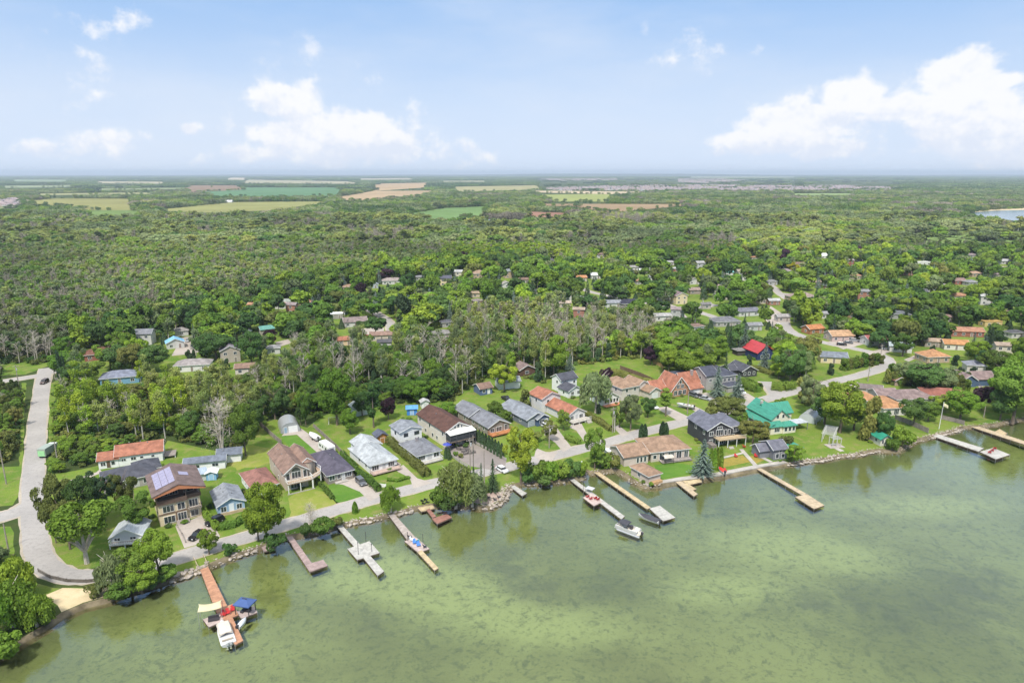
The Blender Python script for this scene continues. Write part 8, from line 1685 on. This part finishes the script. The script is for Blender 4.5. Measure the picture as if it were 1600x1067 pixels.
for (bx_, cen_, ref_), (fx_, fy_, ya_, hw_, hd_) in list(zip(HOUSES, FOOT))[:46]:
    if 'shed' in ref_ or 'hut' in ref_ or 'garage' in ref_ or 'playhouse' in ref_ or 'lean-to' in ref_: continue
    for k_ in range(g_.choice((1, 2, 3))):
        u_ = g_.uniform(-hw_, hw_); v_ = -hd_-g_.uniform(1.0, 1.6) if g_.random() < .4 else g_.uniform(-hd_, hd_)
        if v_ > -hd_: u_ = -hw_-g_.uniform(.8, 1.3)
        x_ = fx_+u_*math.cos(ya_)-v_*math.sin(ya_); y_ = fy_+u_*math.sin(ya_)+v_*math.cos(ya_)
        tree('bush', x_, y_, g_.uniform(1.1, 2.0), g_.uniform(.7, 1.5), g_.choice(('mid', 'dark', 'olive', 'bright')), ' '.join(('small garden shrub against the wall of '+ref_).split()[:16]), 'garden shrubs at '+ref_)
SB = [(462,676,20,2.2,'mid'),(472,681,20,1.5,'olive'),(480,668,16,1.6,'mid')]
# bird houses / mailboxes on the shore
r = thing('mailbox', 'small white roofed box on a post by the long grey dock', 'box', W(908, 728), 0); m = MB(); m.box(-.06,-.06,0,.06,.06,1.2); m.build('post', POLEW, r); m = MB(); m.box(-.35,-.25,1.2,.35,.25,1.5); m.build('box', paint((.6,.6,.58)), r)
r = thing('fire_pit', 'stone ringed fire pit on the rocky point', 'fire pit', W(769, 780, .05), 0); m = MB()
for i in range(9): a = i*.698; m.box(math.cos(a)*.6-.16,math.sin(a)*.6-.16,0,math.cos(a)*.6+.16,math.sin(a)*.6+.16,.3)
m.build('ring_stones', STONE, r)
poly_sheet('rocky_point', [(740,785),(748,776),(758,771),(775,768),(787,770),(784,778),(776,784),(764,787.5),(752,787.5)], gmat('pink_gravel', (.36,.27,.23), (.44,.34,.29), (.28,.22,.18), .4, 1.5), .014)

# ---------------------------------------------------------------- shore stones
def rock(seed):
    g = random.Random(seed); bm = bmesh.new(); bmesh.ops.create_icosphere(bm, subdivisions=2, radius=.5)
    k = [Vector((g.gauss(0,1), g.gauss(0,1), g.gauss(0,1))).normalized() for _ in range(7)]
    for v in bm.verts:
        for q in k:
            d = v.co.dot(q)-.36
            if d > 0: v.co -= q*d*.85
        v.co = Vector((v.co.x*1.25, v.co.y, v.co.z*.68))+Vector((g.gauss(0,.012), g.gauss(0,.012), g.gauss(0,.012)))
    me = bpy.data.meshes.new('shore_rock'); bm.to_mesh(me); bm.free(); me.materials.append(STONE); return me
RK = [rock(i) for i in range(7)]; g = random.Random(4); NR = 0
SEC = [(262,348,'by the orange dock',1.15,3),(330,405,'west of the roadside tree',.95,2),(520,600,'between the white and weathered docks',.8,2),(598,650,'beside the two level dock',.9,2),(740,800,'around the rocky point',.85,4),(800,850,'by the short pale dock',.8,2),(1225,1345,'along the farmhouse lawn',.8,2),(1340,1400,'by the green roofed boathouse',.8,1),(1440,1510,'below the flagpole',.8,2),(1500,1600,'along the far shore lawn',.9,2),(240,262,'under the bright maple',.9,1),(0,100,'at the corner beach',.6,1)]
for x0, x1, where, sz, rows_ in SEC:
    idx = [i for i, p in enumerate(shore) if x0 <= PX(p.x, p.y)[0] <= x1]
    if len(idx) < 2: continue
    for a, b in zip(idx[:-1], idx[1:]):
        pa_, pb_ = shore[a], shore[b]; L = (pb_-pa_).length; n = max(1, int(L/(sz*.85)))
        for i in range(n):
            for rw__ in range(rows_):
                if NR >= 285: continue
                q = pa_.lerp(pb_, (i+g.random())/n)+nrm[a]*(1.0-rw__*.75+g.uniform(-.3,.3)); s = sz*g.uniform(.55, 1.5)*(.75 if rw__ else 1)
                o = link('shore_rock', RK[g.randrange(7)], None, (q.x, q.y, (-.62 if rw__ == 0 else -.15 if rw__ == 1 else .05)+g.uniform(-.05,.1)), g.uniform(0, 6.28)); o.scale = (s*g.uniform(.8,1.3), s, s*g.uniform(.7,1.1)); tag(o, 'pale rough stone of the bank '+where, 'rock', 'stones of the bank '+where); NR += 1
print('rocks', NR)
rv = [src(m) for m in RK]; rows = []
for i in range(len(shore)-1):
    p = shore[i]; xx = PX(p.x, p.y)[0]
    if 250 < xx < 1610 and not (1009 < xx < 1228):
        L = (shore[i+1]-p).length
        for j in range(int(L*5)):
            q = p.lerp(shore[i+1], g.random())+nrm[i]*g.uniform(-.8, 1.6); s = g.uniform(.15, .5); d = (q-p).dot(nrm[i]); rows.append((q.x, q.y, .03 if d < 0 else -.15-.45*max(0, d), s, s, g.uniform(0, 6.28), rv[g.randrange(7)]))
scatter('shore_cobbles', 'small pale cobbles scattered along the waterline', 'stones', rows)
# ---------------------------------------------------------------- the air
mb = MB(); mb.box(-28500, -28500, -9000 if False else -6, 28500, 28500, 140)
hz = bpy.data.materials.new('haze'); hz.use_nodes = True; t = hz.node_tree; t.nodes.remove(t.nodes['Principled BSDF']); pv = t.nodes.new('ShaderNodeVolumePrincipled'); pv.inputs['Color'].default_value = (.80,.90,1,1); pv.inputs['Density'].default_value = .00008; pv.inputs['Anisotropy'].default_value = .2
t.links.new(pv.outputs[0], t.nodes['Material Output'].inputs['Volume']); o = mb.build('haze', hz); o['kind'] = 'stuff'; o['label'] = 'thin bluish summer haze over the whole landscape'; o['category'] = 'haze'
